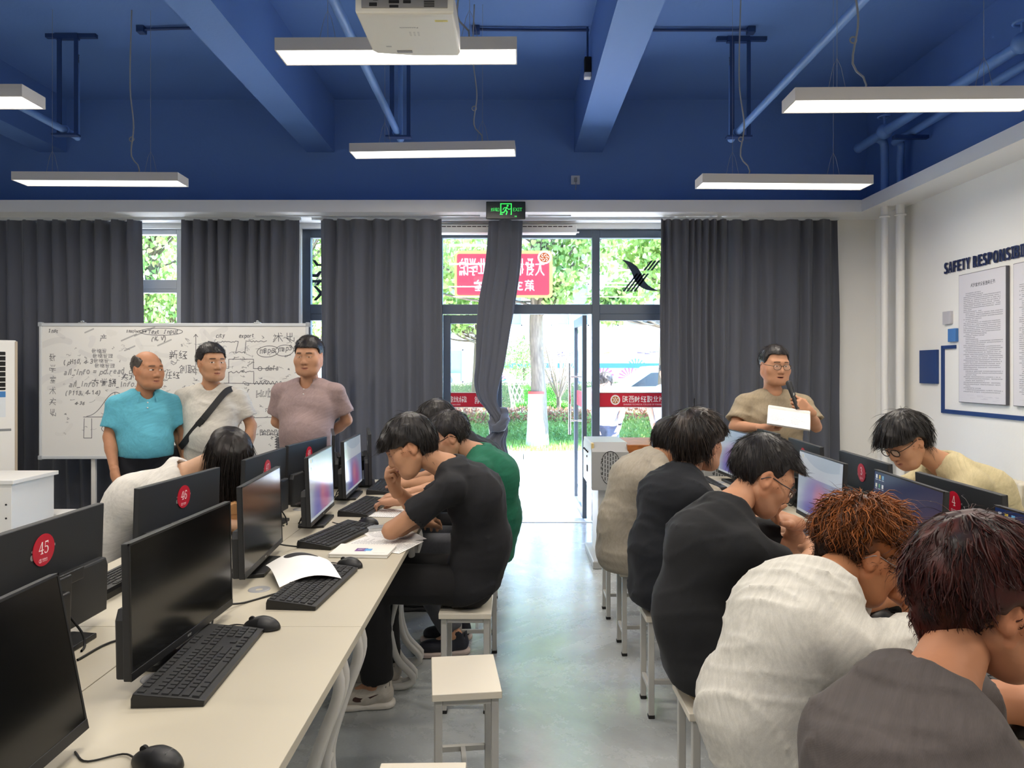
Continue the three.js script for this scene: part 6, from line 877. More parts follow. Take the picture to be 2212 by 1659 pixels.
  if (s.collar) { const pos = [], idx = [], M3 = [], n = 40, gap = s.gap ?? 0.5; const cx = add(N, up, -0.012), rows = [[0.064, -0.012], [0.069, 0.03], [0.074, 0.037], [0.094, 0.008], [0.103, -0.016]]; for (let i = 0; i <= n; i++) { const a = mix(gap, 6.2832 - gap, i / n), tip = Math.pow(Math.abs(i / n - 0.5) * 2, 6); rows.forEach(([r, y], m) => { const yy = y - (m > 2 ? tip * 0.02 : 0) - 0.028 * Math.max(0, Math.cos(a)), r2 = r + 0.012 * Math.max(0, Math.cos(a)); const q = add(cx, fw, Math.cos(a) * r2 * 0.98, sd, Math.sin(a) * r2 * 1.02, up, yy); pos.push(q.x, q.y, q.z); }); } for (let i = 0; i < n; i++) for (let m = 0; m < 4; m++) { const a = i * 5 + m; idx.push(a, a + 1, a + 6, a, a + 6, a + 5); } const g = new THREE.BufferGeometry(); g.setAttribute('position', new THREE.Float32BufferAttribute(pos, 3)); g.setAttribute('uv', new THREE.Float32BufferAttribute(new Float32Array(pos.length / 3 * 2), 2)); g.setIndex(idx); g.computeVertexNormals(); const c = part('collar', g, both(cloth(s.color, { ...(s.mat ?? {}), side: 2 })), shirt); if (s.collar === 'polo') part('buttons', [0.02, 0.055].map((y) => new THREE.SphereGeometry(0.005, 8, 6).translate(...add(N, up, -0.055 - y, fw, 0.11 + y * 0.12).toArray())), mat('#d8d4cc', 0.4), shirt); }
  // trousers, belt, shoes
  const pf = new Field(), tg = o.pants.puff ?? 0.012; pf.cone(add(pel, sp, 0.07, V(0, 1, 0), 0.02), add(pel, sp, -0.07, V(0, 1, 0), 0.02), 0.092 * b, 0.092 * b, 0.03); for (const s2 of [1, -1]) pf.cone(add(pel, sp, s2 * 0.068), mixV(add(pel, sp, s2 * 0.068), add(wst, sd, s2 * 0.055), 0.75), 0.09 * b + (o.seat ?? 0) + (o.pants.tuck ? 0.012 : -0.006), 0.09 * b + (o.pants.tuck ? 0.024 : -0.012), 0.03); if (o.pants.tuck && o.belly) pf.ell(add(wst, fw, 0.045), 0.12, 0.13, 0.09 + o.belly + 0.014, 0.06, 1, [sd, up, fw]); [0, 1].forEach((i) => { const d = A[i].clone().sub(K[i]); pf.cone(Hp[i], K[i], 0.084 * Math.min(1.1, b) + tg * 0.3, 0.062 + tg, 0.03).cone(K[i], add(K[i], d, 0.9), 0.06 + tg, 0.052 + tg, 0.02); }); [0, 1].forEach((i) => { const d = A[i].clone().sub(K[i]), e = add(K[i], d, 0.93), n = norm(d); pf.p.push({ t: 0, ax: e.x + n.x * 0.12, ay: e.y + n.y * 0.12, az: e.z + n.z * 0.12, dx: 0, dy: 0, dz: 0, l: 1, ra: 0.12, dr: 0, k: 0.004, op: -1 }); });
  if (o.pants.top) pf.plane(L(o.pants.top), V(0, -1, 0), 0.01); pf.post = (x, y, z, d) => d - 0.005 * (fbm(x * 8, y * 8, z * 8, 2) + 0.7 * Math.pow(1 - Math.abs(noise3(x * 7, y * 22, z * 7)), 6));
  const pants = part('trousers', netMesh(pf, o.mark ? 0.012 : 0.017), cloth(o.pants.color), root);
  [0, 1].forEach((i) => shoes(root, A[i], toV(o.legs[i].toe ?? LW), o.shoe ?? '#26262a', o.sole ?? '#3a3a3c', o.mark));
  if (o.glasses) { const gl = o.glasses, rim = []; for (const s2 of [-1, 1]) { const pts = []; for (let i = 0; i < 24; i++) { const a = i / 24 * 6.283, c = Math.cos(a), q = Math.sin(a); pts.push(V(s2 * 0.033 + 0.0245 * Math.sign(c) * Math.pow(Math.abs(c), 0.8), -0.002 + 0.018 * Math.sign(q) * Math.pow(Math.abs(q), 0.8), 0.1015 - 0.1 * Math.abs(0.024 * c * (s2 * c > 0 ? 1 : 0.1)))); } rim.push(new THREE.TubeGeometry(new THREE.CatmullRomCurve3(pts, true), 48, gl.r ?? 0.0017, 6, true)); rim.push(tube([[s2 * 0.057, 0.003, 0.098], [s2 * 0.073, 0.005, 0.085], [s2 * 0.082, 0.006, 0.04], [s2 * 0.085, 0.008, -0.005], [s2 * 0.086, -0.012, -0.03]], gl.t ?? 0.0018, 24, 6)); } rim.push(tube([[-0.0095, 0.003, 0.1], [0, 0.006, 0.106], [0.0095, 0.003, 0.1]], 0.0014, 8, 6)); const G2 = part('glasses', merge(rim).applyMatrix4(HM), mat(gl.c ?? '#17171a', 0.3, { metalness: gl.m ?? 0.2 }), root); for (const s2 of [-1, 1]) part('lens', new THREE.CylinderGeometry(0.023, 0.023, 0.001, 24).rotateX(Math.PI / 2).scale(1, 0.78, 1).translate(s2 * 0.033, -0.002, 0.1).applyMatrix4(HM), M.glass, G2); }
  return { root, hp, L, HM, S, N, up, fw, sd, base };
}
// ---------- who is in the room ----------
const legsAt = (x, z, dx, y0 = 0.0, spread = 0.1, kx = 0.42) => [1, -1].map((s) => ({ k: [x + dx * kx, 0.53, z - s * dx * spread], a: [x + dx * (kx - 0.04), 0.09, z - s * dx * (spread + 0.01)], toe: V(dx, 0, 0) }));
const legsStand = (x, z, sd, f) => [1, -1].map((s) => ({ k: V(x, 0.47, z).addScaledVector(sd, s * 0.1).addScaledVector(f, 0.02), a: V(x, 0.085, z).addScaledVector(sd, s * 0.11), toe: f }));
const BLK = '#151414', shortCut = { vol: 0.01, c0: '#17151a', c1: '#2a2624', len: 0.022, out: 0.6, mess: 0.25, n: 1700, r: 0.0009, line: 0.07, nape: -0.045, rough: 0.002 };
const mop = { vol: 0.022, c0: '#121113', c1: '#2b2725', len: 0.075, out: 0.04, mess: 0.1, n: 1600, r: 0.0013, fringe: 0.04, nape: -0.085, sides: -0.01, back: -0.06, rough: 0.004, grav: 0.14 };
const dark = '#1d1f24';
// left row, facing the windows side
person({ label: 'student in a black tee with a fist at his mouth, left row', base: [-0.2, 0, -3.26], seed: 3, seat: 0.01, pel: [-0.185, 0.54, -3.26], waist: [-0.135, 0.71, -3.26], chest: [-0.17, 0.93, -3.24], neck: [-0.3, 1.075, -3.22], side: [0, 0, 1], head: [-0.462, 1.155, -3.2], look: [-0.86, -0.46, 0.16], up: [-0.4, 0.9, 0], bulk: 1.04,
  arms: [{ e: [-0.525, 0.805, -3.08], w: [-0.43, 0.79, -3.33], hand: 'relaxed', palm: [0, -1, 0] }, { e: [-0.47, 0.81, -3.5], w: [-0.545, 0.955, -3.3], hand: 'fist', dir: [-0.25, 0.85, 0.35], palm: [0.8, 0.2, 0.2] }], legs: [1, -1].map((s) => ({ k: [-0.63, 0.55, -3.26 + s * 0.1], a: [-0.6, 0.1, -3.28 + s * 0.11], toe: V(-1, 0, 0.12) })),
  shirt: { color: '#17181d', hem: [-0.16, 0.49, -3.26], hemN: [-0.35, 1, 0], fold: 0.009, puff: 0.014 }, pants: { color: '#141417', puff: 0.02 }, shoe: '#c9c2b6', sole: '#d8d3ca', mark: 1, hair: { ...mop, vol: 0.02, len: 0.062, fringe: 0.042, n: 2200 }, face: { eyes: 0.15 }, skin: '#b98a6b', headCell: 0.0038, handCell: 0.004 });
person({ label: 'student in a green tee with black glasses, left row', base: [-0.17, 0, -3.92], seed: 4, seat: 0.012, pel: [-0.125, 0.53, -3.92], waist: [-0.085, 0.7, -3.92], chest: [-0.1, 0.92, -3.9], neck: [-0.2, 1.06, -3.88], side: [0, 0, 1], head: [-0.345, 1.135, -3.86], look: [-0.88, -0.42, 0.16], up: [-0.35, 0.93, 0], bulk: 1.05,
  arms: [{ e: [-0.42, 0.83, -3.7], w: [-0.6, 0.81, -3.76], hand: 'relaxed', palm: [0, -1, 0] }, { e: [-0.4, 0.83, -4.08], w: [-0.62, 0.8, -4.02], hand: 'relaxed', palm: [0, -1, 0] }], legs: [1, -1].map((s) => ({ k: [-0.58, 0.55, -3.9 + s * 0.1], a: [-0.3, 0.1, -3.86 + s * 0.1], toe: V(-1, 0, 0.2) })),
  shirt: { color: '#14694e', hem: [-0.1, 0.47, -3.92], hemN: [-0.05, 1, 0], puff: 0.02, fold: 0.008 }, pants: { color: '#55565c' }, shoe: '#1f2230', sole: '#c9b7ae', fine: true, hair: { ...shortCut, vol: 0.016, len: 0.03 }, glasses: { c: '#121214' }, face: { eyes: 0.15 }, skin: '#bd8f72', headCell: 0.004 });
person({ label: 'student in black half hidden behind the green tee, left row', base: [-0.18, 0, -4.56], seed: 5, pel: [-0.18, 0.52, -4.56], waist: [-0.12, 0.7, -4.56], chest: [-0.18, 0.93, -4.52], neck: [-0.32, 1.07, -4.48], side: [0, 0, 1], head: [-0.475, 1.165, -4.44], look: [-0.9, -0.4, 0.1], up: [-0.35, 0.93, 0],
  arms: [{ e: [-0.48, 0.82, -4.32], w: [-0.66, 0.8, -4.38], hand: 'relaxed' }, { e: [-0.48, 0.82, -4.66], w: [-0.66, 0.8, -4.6], hand: 'relaxed' }], legs: legsAt(-0.18, -4.56, -1), shirt: { color: '#1c1d21' }, pants: { color: '#26262a' }, hair: { ...mop, n: 1500 }, face: { eyes: 0.15 } });
person({ label: 'girl with long black hair bent over the desk, left row', base: [-1.95, 0, -3.38], seed: 6, pel: [-1.95, 0.52, -3.38], waist: [-1.93, 0.7, -3.38], chest: [-1.78, 0.9, -3.39], neck: [-1.56, 1.0, -3.4], side: [0, 0, -1], head: [-1.37, 1.09, -3.41], look: [0.66, -0.72, 0.12], up: [0.7, 0.7, 0], bulk: 0.86, sw: 0.155, hs: 0.98,
  arms: [{ e: [-1.4, 0.82, -3.62], w: [-1.24, 0.79, -3.48], hand: 'relaxed' }, { e: [-1.48, 0.82, -3.18], w: [-1.25, 0.79, -3.24], hand: 'relaxed' }], legs: legsAt(-1.95, -3.38, 1), shirt: { color: '#e4e0d8', name: 'blouse', wide: 0.02, low: 0.01 }, pants: { color: '#2c2e36' },
  hair: { vol: 0.014, c0: '#0f0c0b', c1: '#221b18', len: 0.3, r: 0.0016, n: 2400, out: 0.0, mess: 0.05, grav: 0.7, nape: -0.6, coverEars: true, noStop: true, wave: 0.01, turns: 4, hang: [[0.07, 0.02, 0.0, 0.3, 0.03, 0.012], [-0.07, 0.02, 0.0, 0.3, 0.034, 0.014], [-0.05, 0.06, 0.04, 0.26, 0.034, 0.012], [0.0, 0.05, -0.06, 0.2, 0.05, 0.03]] }, face: { eyes: 0.1 }, skin: '#c29a7d' });
// right row, facing the wall side
person({ label: 'student in a beige collared jacket at the far end of the right row', base: [0.68, 0, -3.82], seed: 7, seat: 0.014, pel: [0.615, 0.53, -3.82], waist: [0.62, 0.69, -3.84], chest: [0.685, 0.89, -3.87], neck: [0.8, 1.02, -3.9], side: [0, 0, -1], head: [0.9, 1.09, -3.95], look: [0.85, -0.5, -0.08], up: [0.4, 0.9, 0], bulk: 1.1,
  arms: [{ e: [0.98, 0.84, -4.1], w: [1.15, 0.8, -4.0], hand: 'relaxed' }, { e: [0.94, 0.84, -3.68], w: [1.15, 0.8, -3.75], hand: 'relaxed' }], legs: legsAt(0.68, -3.82, 1), shirt: { color: '#a89f8f', long: true, hem: [0.62, 0.45, -3.82], hemN: [-0.1, 1, 0], puff: 0.028, fold: 0.009, name: 'jacket', collar: 'plain', gap: 0.5 }, pants: { color: '#9a8a6c' }, hair: { ...mop, n: 1500 }, face: { eyes: 0.15 } });
person({ label: 'student in a black tee turned towards the speaker, seen from behind', base: [0.68, 0, -3.15], seed: 8, seat: 0.012, pel: [0.66, 0.53, -3.15], waist: [0.655, 0.7, -3.17], chest: [0.71, 0.92, -3.2], neck: [0.8, 1.045, -3.23], side: [-0.1, 0, -1], head: [0.86, 1.165, -3.27], look: [0.78, 0.02, -0.62], up: [0.12, 1, -0.05], bulk: 1.04, hs: 1.06,
  arms: [{ e: [0.98, 0.84, -3.42], w: [1.16, 0.8, -3.36], hand: 'relaxed' }, { e: [0.93, 0.84, -3.06], w: [1.16, 0.8, -3.16], hand: 'relaxed' }], legs: legsAt(0.68, -3.15, 1), shirt: { color: '#12161e', hem: [0.62, 0.47, -3.15], hemN: [0, 1, 0], fold: 0.009 }, pants: { color: '#15171c' }, hair: { ...mop, vol: 0.034, len: 0.085, sides: -0.045, back: -0.085, nape: -0.115, n: 2400, c1: '#3a2f28' }, face: { eyes: 0.5 }, skin: '#c09478', headCell: 0.004 });
person({ label: 'student in a black tee and thin glasses resting his chin on his hand', base: [0.68, 0, -2.36], seed: 9, seat: 0.012, pel: [0.645, 0.53, -2.36], waist: [0.61, 0.69, -2.39], chest: [0.665, 0.9, -2.43], neck: [0.765, 1.035, -2.47], side: [0.05, 0, -1], head: [0.895, 1.12, -2.53], look: [0.86, -0.48, 0.06], up: [0.42, 0.9, 0], bulk: 1.05, shy: 0.04,
  arms: [{ e: [1.11, 0.805, -2.76], w: [1.05, 0.93, -2.66], hand: 'chin', dir: [-0.75, 0.25, 0.3], palm: [0.1, 0.9, 0.4] }, { e: [0.93, 0.83, -2.3], w: [1.06, 0.86, -2.5], hand: 'relaxed', dir: [0.4, 0.2, -0.7], palm: [-0.2, -0.8, 0.3] }], legs: legsAt(0.67, -2.36, 1), shirt: { color: '#131519', hem: [0.62, 0.475, -2.36], hemN: [0.05, 1, 0], fold: 0.009, puff: 0.018 }, pants: { color: '#97835f' }, hair: { ...shortCut, vol: 0.02, sideK: 0.35, len: 0.04, nape: -0.04, out: 0.3, mess: 0.2, n: 2400, fringe: 0.05, comb: [0, 0.1, 0.5] }, glasses: { c: '#55565a', r: 0.001, m: 0.7 }, face: { eyes: 0.12, chub: 0.004, stubble: true }, skin: '#c39070', headCell: 0.0038, handCell: 0.004 });
person({ label: 'student in a white tee with curly brown orange hair, right row', base: [0.68, 0, -1.68], seed: 10, seat: 0.014, pel: [0.645, 0.52, -1.68], waist: [0.595, 0.67, -1.72], chest: [0.69, 0.85, -1.77], neck: [0.805, 0.965, -1.84], side: [0.05, 0, -1], head: [0.965, 1.0, -1.95], look: [0.88, -0.44, 0.1], up: [0.42, 0.9, 0], bulk: 1.06, cell: 0.0105, shy: 0.05,
  arms: [{ e: [1.02, 0.81, -2.12], w: [1.2, 0.8, -2.2], hand: 'relaxed' }, { e: [1.04, 0.81, -1.78], w: [1.11, 0.855, -1.98], hand: 'chin', dir: [-0.62, 0.42, 0.1], palm: [0.5, 0.6, 0.35] }], legs: legsAt(0.68, -1.68, 1), shirt: { color: '#d9d6cc', hem: [0.62, 0.44, -1.68], hemN: [0.3, 1, 0], fold: 0.0115, puff: 0.022, sleeve: 0.8, cell: 0.0085 }, pants: { color: '#8a7a62' },
  hair: { vol: 0.024, c0: '#22120a', c1: '#a8602a', nape: -0.085, napeTilt: 0.1, fringe: 0.045, back: -0.05, rough: 0.007, freq: 0.6, cell: 0.0042, earTop: 0.045, fade: true, sideK: 0.35, dye: [-0.01, 0.05], layers: [{ n: 1500, r: 0.0029, len: 0.07, out: 0.22, mess: 0.3, wave: 0.012, turns: 6, grav: 0.08 }, { n: 2200, r: 0.0013, len: 0.075, out: 0.25, mess: 0.35, wave: 0.012, turns: 7 }, { n: 800, r: 0.0007, len: 0.085, out: 0.35, mess: 0.45, wave: 0.01, turns: 7 }] }, glasses: { c: '#a8a8ac', r: 0.0009, t: 0.0013, m: 0.9 }, face: { eyes: 0.12 }, skin: '#b67d58', headCell: 0.0034, handCell: 0.0034 });
person({ label: 'student in a dark grey tee with dark red hair nearest the camera', base: [0.72, 0, -1.12], seed: 11, pel: [0.72, 0.5, -1.1], waist: [0.62, 0.65, -1.14], chest: [0.645, 0.825, -1.18], neck: [0.735, 0.955, -1.22], side: [0.1, 0, -1], head: [0.855, 1.085, -1.285], look: [0.95, -0.22, 0.03], up: [0.3, 0.95, 0], bulk: 1.04, cell: 0.0105, shy: 0.05,
  arms: [{ e: [1.0, 0.82, -1.46], w: [1.2, 0.8, -1.42], hand: 'relaxed' }, { e: [0.98, 0.82, -0.98], w: [1.18, 0.8, -1.1], hand: 'relaxed' }], legs: legsAt(0.7, -1.12, 1), shirt: { color: '#57504e', hem: [0.64, 0.44, -1.12], hemN: [0.3, 1, 0], fold: 0.0105, puff: 0.02, sleeve: 0.78, cell: 0.0085 }, pants: { color: '#33343a' },
  hair: { vol: 0.026, c0: '#160809', c1: '#4a1c16', nape: -0.115, back: -0.09, fringe: 0.045, rough: 0.006, freq: 0.6, cell: 0.0038, earTop: 0.04, fade: true, sideK: 0.55, layers: [{ n: 1500, r: 0.0034, len: 0.06, out: 0.02, mess: 0.14, wave: 0.006, turns: 4, grav: 0.2 }, { n: 3000, r: 0.0009, len: 0.06, out: 0.06, mess: 0.15, wave: 0.004, turns: 4, grav: 0.2 }, { n: 700, r: 0.0006, len: 0.07, out: 0.5, mess: 0.5, wave: 0.008, turns: 5 }] }, face: { eyes: 0.4 }, skin: '#b98160', headCell: 0.0032 });
person({ label: 'student in a pale yellow tee and glasses against the white wall', base: [2.4, 0, -3.52], seed: 12, pel: [2.4, 0.52, -3.52], waist: [2.42, 0.7, -3.53], chest: [2.32, 0.9, -3.54], neck: [2.14, 1.04, -3.55], side: [0, 0, 1], head: [1.965, 1.145, -3.55], look: [-0.82, -0.52, 0.2], up: [-0.42, 0.9, 0],
  arms: [{ e: [2.0, 0.81, -3.34], w: [1.82, 0.79, -3.42], hand: 'relaxed' }, { e: [1.98, 0.81, -3.74], w: [1.82, 0.79, -3.64], hand: 'relaxed' }], legs: legsAt(2.4, -3.52, -1, 0, 0.1, 0.36), shirt: { color: '#cdbf96', fold: 0.009, puff: 0.018 }, pants: { color: '#3a3c44' }, hair: { ...mop, vol: 0.026, len: 0.1, back: -0.06, nape: -0.1, n: 2000, comb: [0, 0, -0.3], only: null }, glasses: { c: '#1a1512', r: 0.0024 }, face: { eyes: 0.15 }, skin: '#b98a6a', headCell: 0.004 });
// visitors at the whiteboard
{
  const fA = V(0.6, 0, 0.8), lA = V(0.8, 0, -0.6), A = person({ label: 'balding man in a light blue polo shirt and dark trousers', base: [-2.49, 0, -4.8], shy: 0, seed: 13, pel: [-2.49, 0.87, -4.81], waist: [-2.48, 1.0, -4.8], chest: [-2.5, 1.16, -4.82], neck: [-2.5, 1.35, -4.84], side: lA, head: [-2.462, 1.5, -4.8], look: [0.88, 0.0, 0.48], bulk: 0.97, belly: 0.045,
    arms: [{ e: [-2.3, 1.07, -4.98], w: [-2.26, 0.86, -4.92], hand: 'fist', palm: [-0.6, 0, 0.4] }, { e: [-2.665, 1.06, -4.7], w: [-2.56, 0.83, -4.58], hand: 'fist', palm: [0.8, 0, -0.5], dir: [0.15, -1, 0.1] }], legs: legsStand(-2.49, -4.8, lA, fA), shirt: { color: '#5fb3c9', name: 'polo_shirt', collar: 'polo', hem: [-2.49, 0.92, -4.81], hemN: [0, 1, 0], sleeve: 0.72, puff: 0.016, fold: 0.006, low: 0.006 }, pants: { color: '#161a24', puff: 0.022, tuck: true, top: [-2.49, 0.95, -4.81] }, hair: { ...shortCut, bald: true, c0: '#2a2624', c1: '#5a544e', len: 0.012, n: 1500, nape: -0.05, vol: 0.007 }, face: { eyes: 0.7, gaze: 1, chub: 0.003, brow: '#4a3c34' }, skin: '#b17f60', headCell: 0.0036 });
  const belt = thing('belt', 'black belt with a square silver buckle on the light blue polo man', 'belt', [-2.49, 0.925, -4.81]); const ring = new THREE.TorusGeometry(1, 0.06, 4, 48).rotateX(Math.PI / 2).scale(0.165, 0.28, 0.118); ring.applyMatrix4(new THREE.Matrix4().makeBasis(lA, V(0, 1, 0), fA)); part('strap', ring, mat('#15161a', 0.45), belt); part('buckle', [...[-0.022, 0.022].map((x) => new THREE.BoxGeometry(0.006, 0.04, 0.008).translate(x, 0, 0)), ...[-0.018, 0.018].map((y) => new THREE.BoxGeometry(0.05, 0.006, 0.008).translate(0, y, 0))].map((g) => g.applyMatrix4(new THREE.Matrix4().makeBasis(lA, V(0, 1, 0), fA).setPosition(fA.clone().multiplyScalar(0.128)))), M.chrome, belt);
}
{
  const fB = V(0.25, 0, 0.97), lB = V(0.97, 0, -0.25);
  person({ label: 'man in a white tee with a black bag strap across his chest', base: [-2.13, 0, -5.02], seed: 14, pel: [-2.13, 0.9, -5.02], waist: [-2.12, 1.04, -5.0], chest: [-2.13, 1.2, -5.03], neck: [-2.14, 1.385, -5.05], side: lB, head: [-2.115, 1.555, -5.0], look: [0.72, -0.04, 0.69], shy: 0, bulk: 1.03, belly: 0.045,
    arms: [{ e: [-1.88, 1.1, -5.12], w: [-1.88, 0.88, -5.02], hand: 'relaxed', palm: [-1, 0, 0] }, { e: [-2.36, 1.08, -5.02], w: [-2.27, 0.88, -4.93], hand: 'relaxed', palm: [1, 0, 0.2] }], legs: legsStand(-2.13, -5.02, lB, fB), shirt: { color: '#cfcbc1', hem: [-2.13, 0.82, -5.02], hemN: [0, 1, 0], sleeve: 0.7, puff: 0.018, fold: 0.008 }, pants: { color: '#17181c' }, hair: { ...shortCut, vol: 0.014, len: 0.018, line: 0.068 }, face: { eyes: 0.65, gaze: -0.6, chub: 0.004 }, skin: '#b88a6a', headCell: 0.0036 });
  const bag = thing('shoulder_bag', 'black shoulder bag worn by the man in the white tee', 'bag', [-2.3, 0.95, -4.98]), bl = mat('#17181b', 0.7), o = V(2.3, -0.95, 4.98), q = (x, y, z) => V(x, y, z).add(o);
  const strapPts = [[-1.985, 1.37, -5.07], [-2.0, 1.355, -4.98], [-2.07, 1.22, -4.862], [-2.16, 1.1, -4.838], [-2.25, 1.0, -4.868], [-2.33, 0.95, -4.97]].map((p) => q(...p)); const c = new THREE.CatmullRomCurve3(strapPts), pos = [], idx = [], n = 40; for (let i = 0; i <= n; i++) { const p = c.getPoint(i / n), t = c.getTangent(i / n), nrm = V(0.1, 0.1, 1).addScaledVector(t, -t.z).normalize(), w = t.clone().cross(nrm).normalize(); for (const [a, b] of [[-0.022, 0], [0.022, 0], [0.022, 0.004], [-0.022, 0.004]]) { const z = add(p, w, a, nrm, b); pos.push(z.x, z.y, z.z); } } for (let i = 0; i < n; i++) for (let m = 0; m < 4; m++) { const a = i * 4 + m, b = i * 4 + (m + 1) % 4; idx.push(a, b, b + 4, a, b + 4, a + 4); } const g = new THREE.BufferGeometry(); g.setAttribute('position', new THREE.Float32BufferAttribute(pos, 3)); g.setAttribute('uv', new THREE.Float32BufferAttribute(new Float32Array(pos.length / 3 * 2), 2)); g.setIndex(idx); g.computeVertexNormals(); part('strap', g, both(bl), bag); part('buckle', [rbox(-0.03, 0.03, -0.02, 0.02, -0.003, 0.008, 0.003)].map((e) => e.rotateZ(0.85).translate(...q(-2.12, 1.15, -4.832).toArray())), M.rubber, bag); part('pouch', rbox(-0.06, 0.06, -0.14, 0.05, -0.07, 0.05, 0.03, 4).rotateY(0.5).translate(-0.07, -0.03, -0.02), bl, bag);
}
person({ label: 'stout man in a mauve polo shirt with his hands behind his back', base: [-1.445, 0, -5.02], seed: 15, pel: [-1.445, 0.93, -5.02], waist: [-1.445, 1.07, -4.99], chest: [-1.445, 1.24, -5.02], neck: [-1.445, 1.425, -5.05], side: [1, 0, 0], head: [-1.43, 1.6, -5.0], look: [-0.06, -0.12, 1], shy: 0, bulk: 1.1, belly: 0.05, sw: 0.185, hs: 1.08, neckR: 0.008,
  arms: [{ e: [-1.19, 1.14, -5.12], w: [-1.37, 1.0, -5.2], hand: 'relaxed', palm: [0, 0, -1] }, { e: [-1.69, 1.13, -5.1], w: [-1.5, 0.99, -5.2], hand: 'relaxed', palm: [0, 0, -1] }], legs: legsStand(-1.445, -5.02, V(1, 0, 0), V(0, 0, 1)), shirt: { color: '#a08a88', name: 'polo_shirt', collar: 'polo', hem: [-1.445, 0.8, -5.02], hemN: [0, 1, 0], sleeve: 0.72, puff: 0.016, fold: 0.005, low: 0.012, gap: 0.6 }, pants: { color: '#23252c' }, hair: { ...shortCut, vol: 0.012, len: 0.02, line: 0.062 }, face: { eyes: 0.35, jaw: 1.1, chub: 0.007, brow: '#1c1614' }, skin: '#b98a6c', headCell: 0.0034 });
// the speaker
person({ label: 'speaker in a khaki tee and glasses holding a microphone and papers', base: [1.89, 0, -5.2], seed: 16, pel: [1.885, 0.85, -5.15], waist: [1.885, 0.99, -5.1], chest: [1.885, 1.16, -5.12], neck: [1.885, 1.345, -5.14], side: [1, 0, 0.05], head: [1.885, 1.535, -5.1], look: [0.14, -0.1, 1], up: [0.03, 1, 0], shy: 0.01, bulk: 1.14, belly: 0.04, sw: 0.195, hs: 1.1, neckR: 0.012,
  arms: [{ e: [2.15, 1.1, -5.02], w: [2.03, 1.225, -4.85], hand: 'hold', dir: [-0.72, 0.5, 0.15], palm: [-0.35, 0.1, -0.9] }, { e: [1.585, 1.1, -5.06], w: [1.73, 1.105, -4.87], hand: 'pinch', dir: [0.9, 0.05, 0.35], palm: [0.1, 0.9, 0.3] }], legs: legsStand(1.885, -5.2, V(1, 0, 0), V(0, 0, 1)), shirt: { color: '#a3947b', hem: [1.885, 0.76, -5.12], hemN: [0, 1, 0], sleeve: 0.78, puff: 0.02, fold: 0.008 }, pants: { color: '#2a2c33' }, hair: { ...shortCut, vol: 0.012, line: 0.078, len: 0.03, out: 0.3, nape: -0.05 }, glasses: { c: '#4a4238', r: 0.0015, m: 0.5 }, face: { eyes: 0.35, mouth: 0.002, jaw: 1.12, chub: 0.009 }, skin: '#bb8a6c', headCell: 0.0038, handCell: 0.004 });
{
  const a = V(1.945, 1.235, -4.83), b = V(1.905, 1.425, -4.9), d = norm(b.clone().sub(a)), m = thing('microphone', 'black handheld microphone in front of the speaker\'s chin', 'microphone', a), k = mat('#17181a', 0.4); part('handle', [rod(V(0, 0, 0), d.clone().multiplyScalar(0.15), 0.015, 0.019, 20)], k, m); part('grille', [rod(d.clone().multiplyScalar(0.15), d.clone().multiplyScalar(0.19), 0.021, 0.021, 20), new THREE.SphereGeometry(0.0212, 20, 12).translate(...d.clone().multiplyScalar(0.19).toArray())], mat('#232427', 0.6, { bumpMap: weave, bumpScale: 0.001 }), m); part('switch', rbox(-0.004, 0.004, -0.01, 0.01, 0, 0.004, 0.001).translate(...add(d.clone().multiplyScalar(0.11), V(0, 0, 1), 0.017).toArray()), M.cableGrey, m);
  const t = canvas(512, 360, (g, w, h) => { g.fillStyle = '#e6e5e4'; g.fillRect(0, 0, w, h); g.fillStyle = '#77787c'; reseed(3); for (let r = 0; r < 12; r++) { tinyText(g, 40, 40 + r * 22, rr(80, 180), 9, r); tinyText(g, 280, 60 + r * 22, rr(60, 180), 9, r + 40); } });
  const p = thing('handout', 'sheaf of printed pages held open by the speaker', 'papers', [1.86, 1.18, -4.775]), MX = new THREE.Matrix4().makeBasis(V(0.94, -0.14, 0.3).normalize(), V(0.25, 0.42, -0.6).normalize(), V(-0.1, 0.83, 0.56).normalize()); const sg = (lift, turn) => { const g = sheetGeo(0.27, 0.19, (u, v) => lift + 0.012 * Math.sin(v * 3.1) + turn * Math.max(0, 0.2 - v) * 0.5).rotateX(Math.PI / 2); return g.applyMatrix4(MX); };
  part('front_page', sg(0, 0), both(new THREE.MeshPhysicalMaterial({ map: t, roughness: 0.7 })), p); part('back_pages', [sg(-0.004, 0.1), sg(-0.008, 0.2), sg(-0.012, 0.1)], both(mat('#dcdad6', 0.8)), p); part('folded_back_page', sheetGeo(0.26, 0.1, (u, v) => 0.03 * Math.sin(v * 3.14)).rotateX(Math.PI / 2).translate(0, 0.09, -0.02).applyMatrix4(MX), both(mat('#cfcdca', 0.7)), p);
}
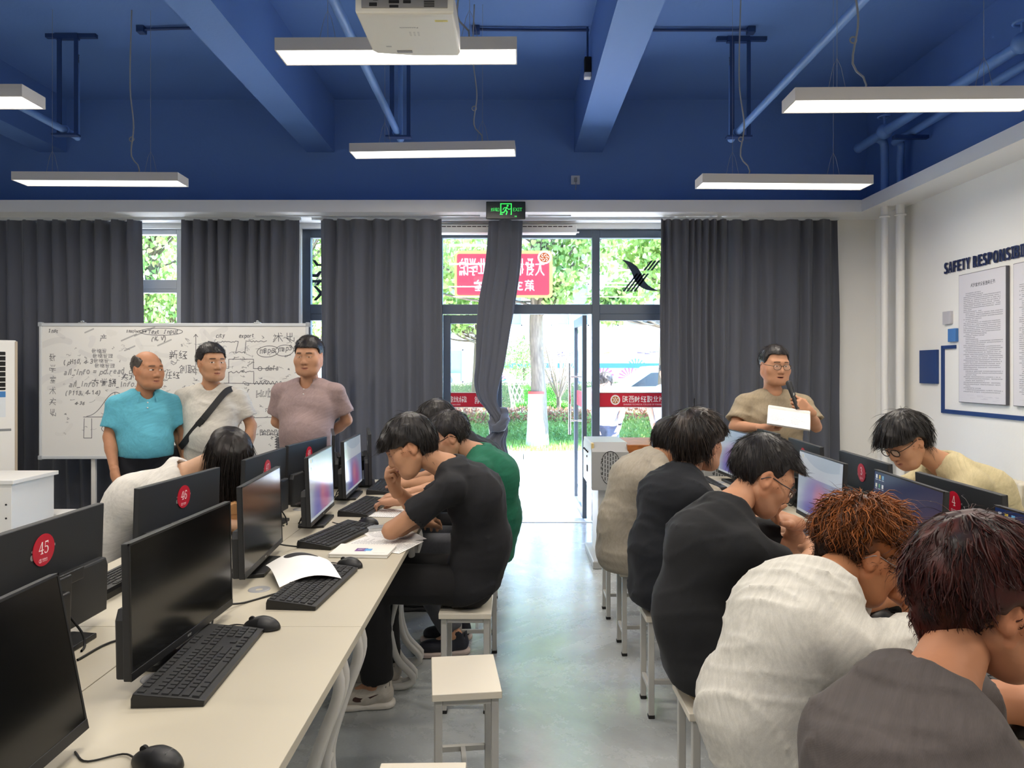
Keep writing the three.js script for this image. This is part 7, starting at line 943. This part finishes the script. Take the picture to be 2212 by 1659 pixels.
// people on the pavement
person({ label: 'woman in a pale grey top with a watch walking past outside', base: [1.25, -0.02, -9.3], seed: 17, pel: [1.25, 0.78, -9.3], waist: [1.25, 0.92, -9.3], chest: [1.25, 1.05, -9.3], neck: [1.24, 1.2, -9.3], side: [0.75, 0, 0.66], head: [1.21, 1.34, -9.27], look: [-0.75, -0.45, 0.5], bulk: 0.92, hs: 0.94, sw: 0.16, cell: 0.015,
  arms: [{ e: [1.43, 0.98, -9.2], w: [1.37, 0.78, -9.08], hand: 'relaxed', palm: [-1, 0, 0] }, { e: [1.08, 0.95, -9.38], w: [1.1, 0.75, -9.3], hand: 'relaxed', palm: [1, 0, 0] }], legs: legsStand(1.25, -9.3, V(0.75, 0, 0.66), V(-0.66, 0, 0.75)).map((l) => ({ ...l, k: l.k.clone().add(V(0, -0.06, 0)) })), shirt: { color: '#c3c4cb', sleeve: 0.7, name: 'top', hem: [1.25, 0.78, -9.3], hemN: [0, 1, 0] }, pants: { color: '#56617a' }, hair: { ...mop, n: 900, c0: '#2a2422', c1: '#4a4038' }, glasses: { c: '#222' }, face: { eyes: 0.3 }, skin: '#d3ab92', headCell: 0.005, handCell: 0.005 });
solo('wrist_watch', [new THREE.TorusGeometry(0.03, 0.006, 8, 20).rotateX(Math.PI / 2).rotateZ(0.3).scale(1, 2, 1), rbox(-0.016, 0.016, -0.018, 0.018, 0.026, 0.036, 0.004)], M.blackPlastic, 'black square watch on the wrist of the woman outside', 'watch', [1.372, 0.8, -9.09]);
person({ label: 'person in a white shirt outside, nearly hidden by the curtain', base: [1.98, -0.02, -9.1], seed: 18, pel: [1.98, 0.82, -9.1], waist: [1.98, 0.97, -9.08], chest: [1.98, 1.12, -9.1], neck: [1.98, 1.3, -9.1], side: [1, 0, 0], head: [1.98, 1.47, -9.07], look: [0.2, -0.2, 1], bulk: 1.1, belly: 0.03, cell: 0.015,
  arms: [{ e: [2.22, 1.05, -9.1], w: [2.2, 0.84, -9.0], hand: 'relaxed', palm: [-1, 0, 0] }, { e: [1.76, 1.05, -9.12], w: [1.78, 0.84, -9.0], hand: 'relaxed', palm: [1, 0, 0] }], legs: legsStand(1.98, -9.1, V(1, 0, 0), V(0, 0, 1)), shirt: { color: '#dfe2e8', name: 'shirt' }, pants: { color: '#3a4460' }, hair: { ...shortCut, n: 700 }, face: {}, skin: '#c79a7d', headCell: 0.005, handCell: 0.005 });
scene.traverse((o) => { if (o.isMesh) o.castShadow = o.receiveShadow = true; });
renderer.render(scene, camera);
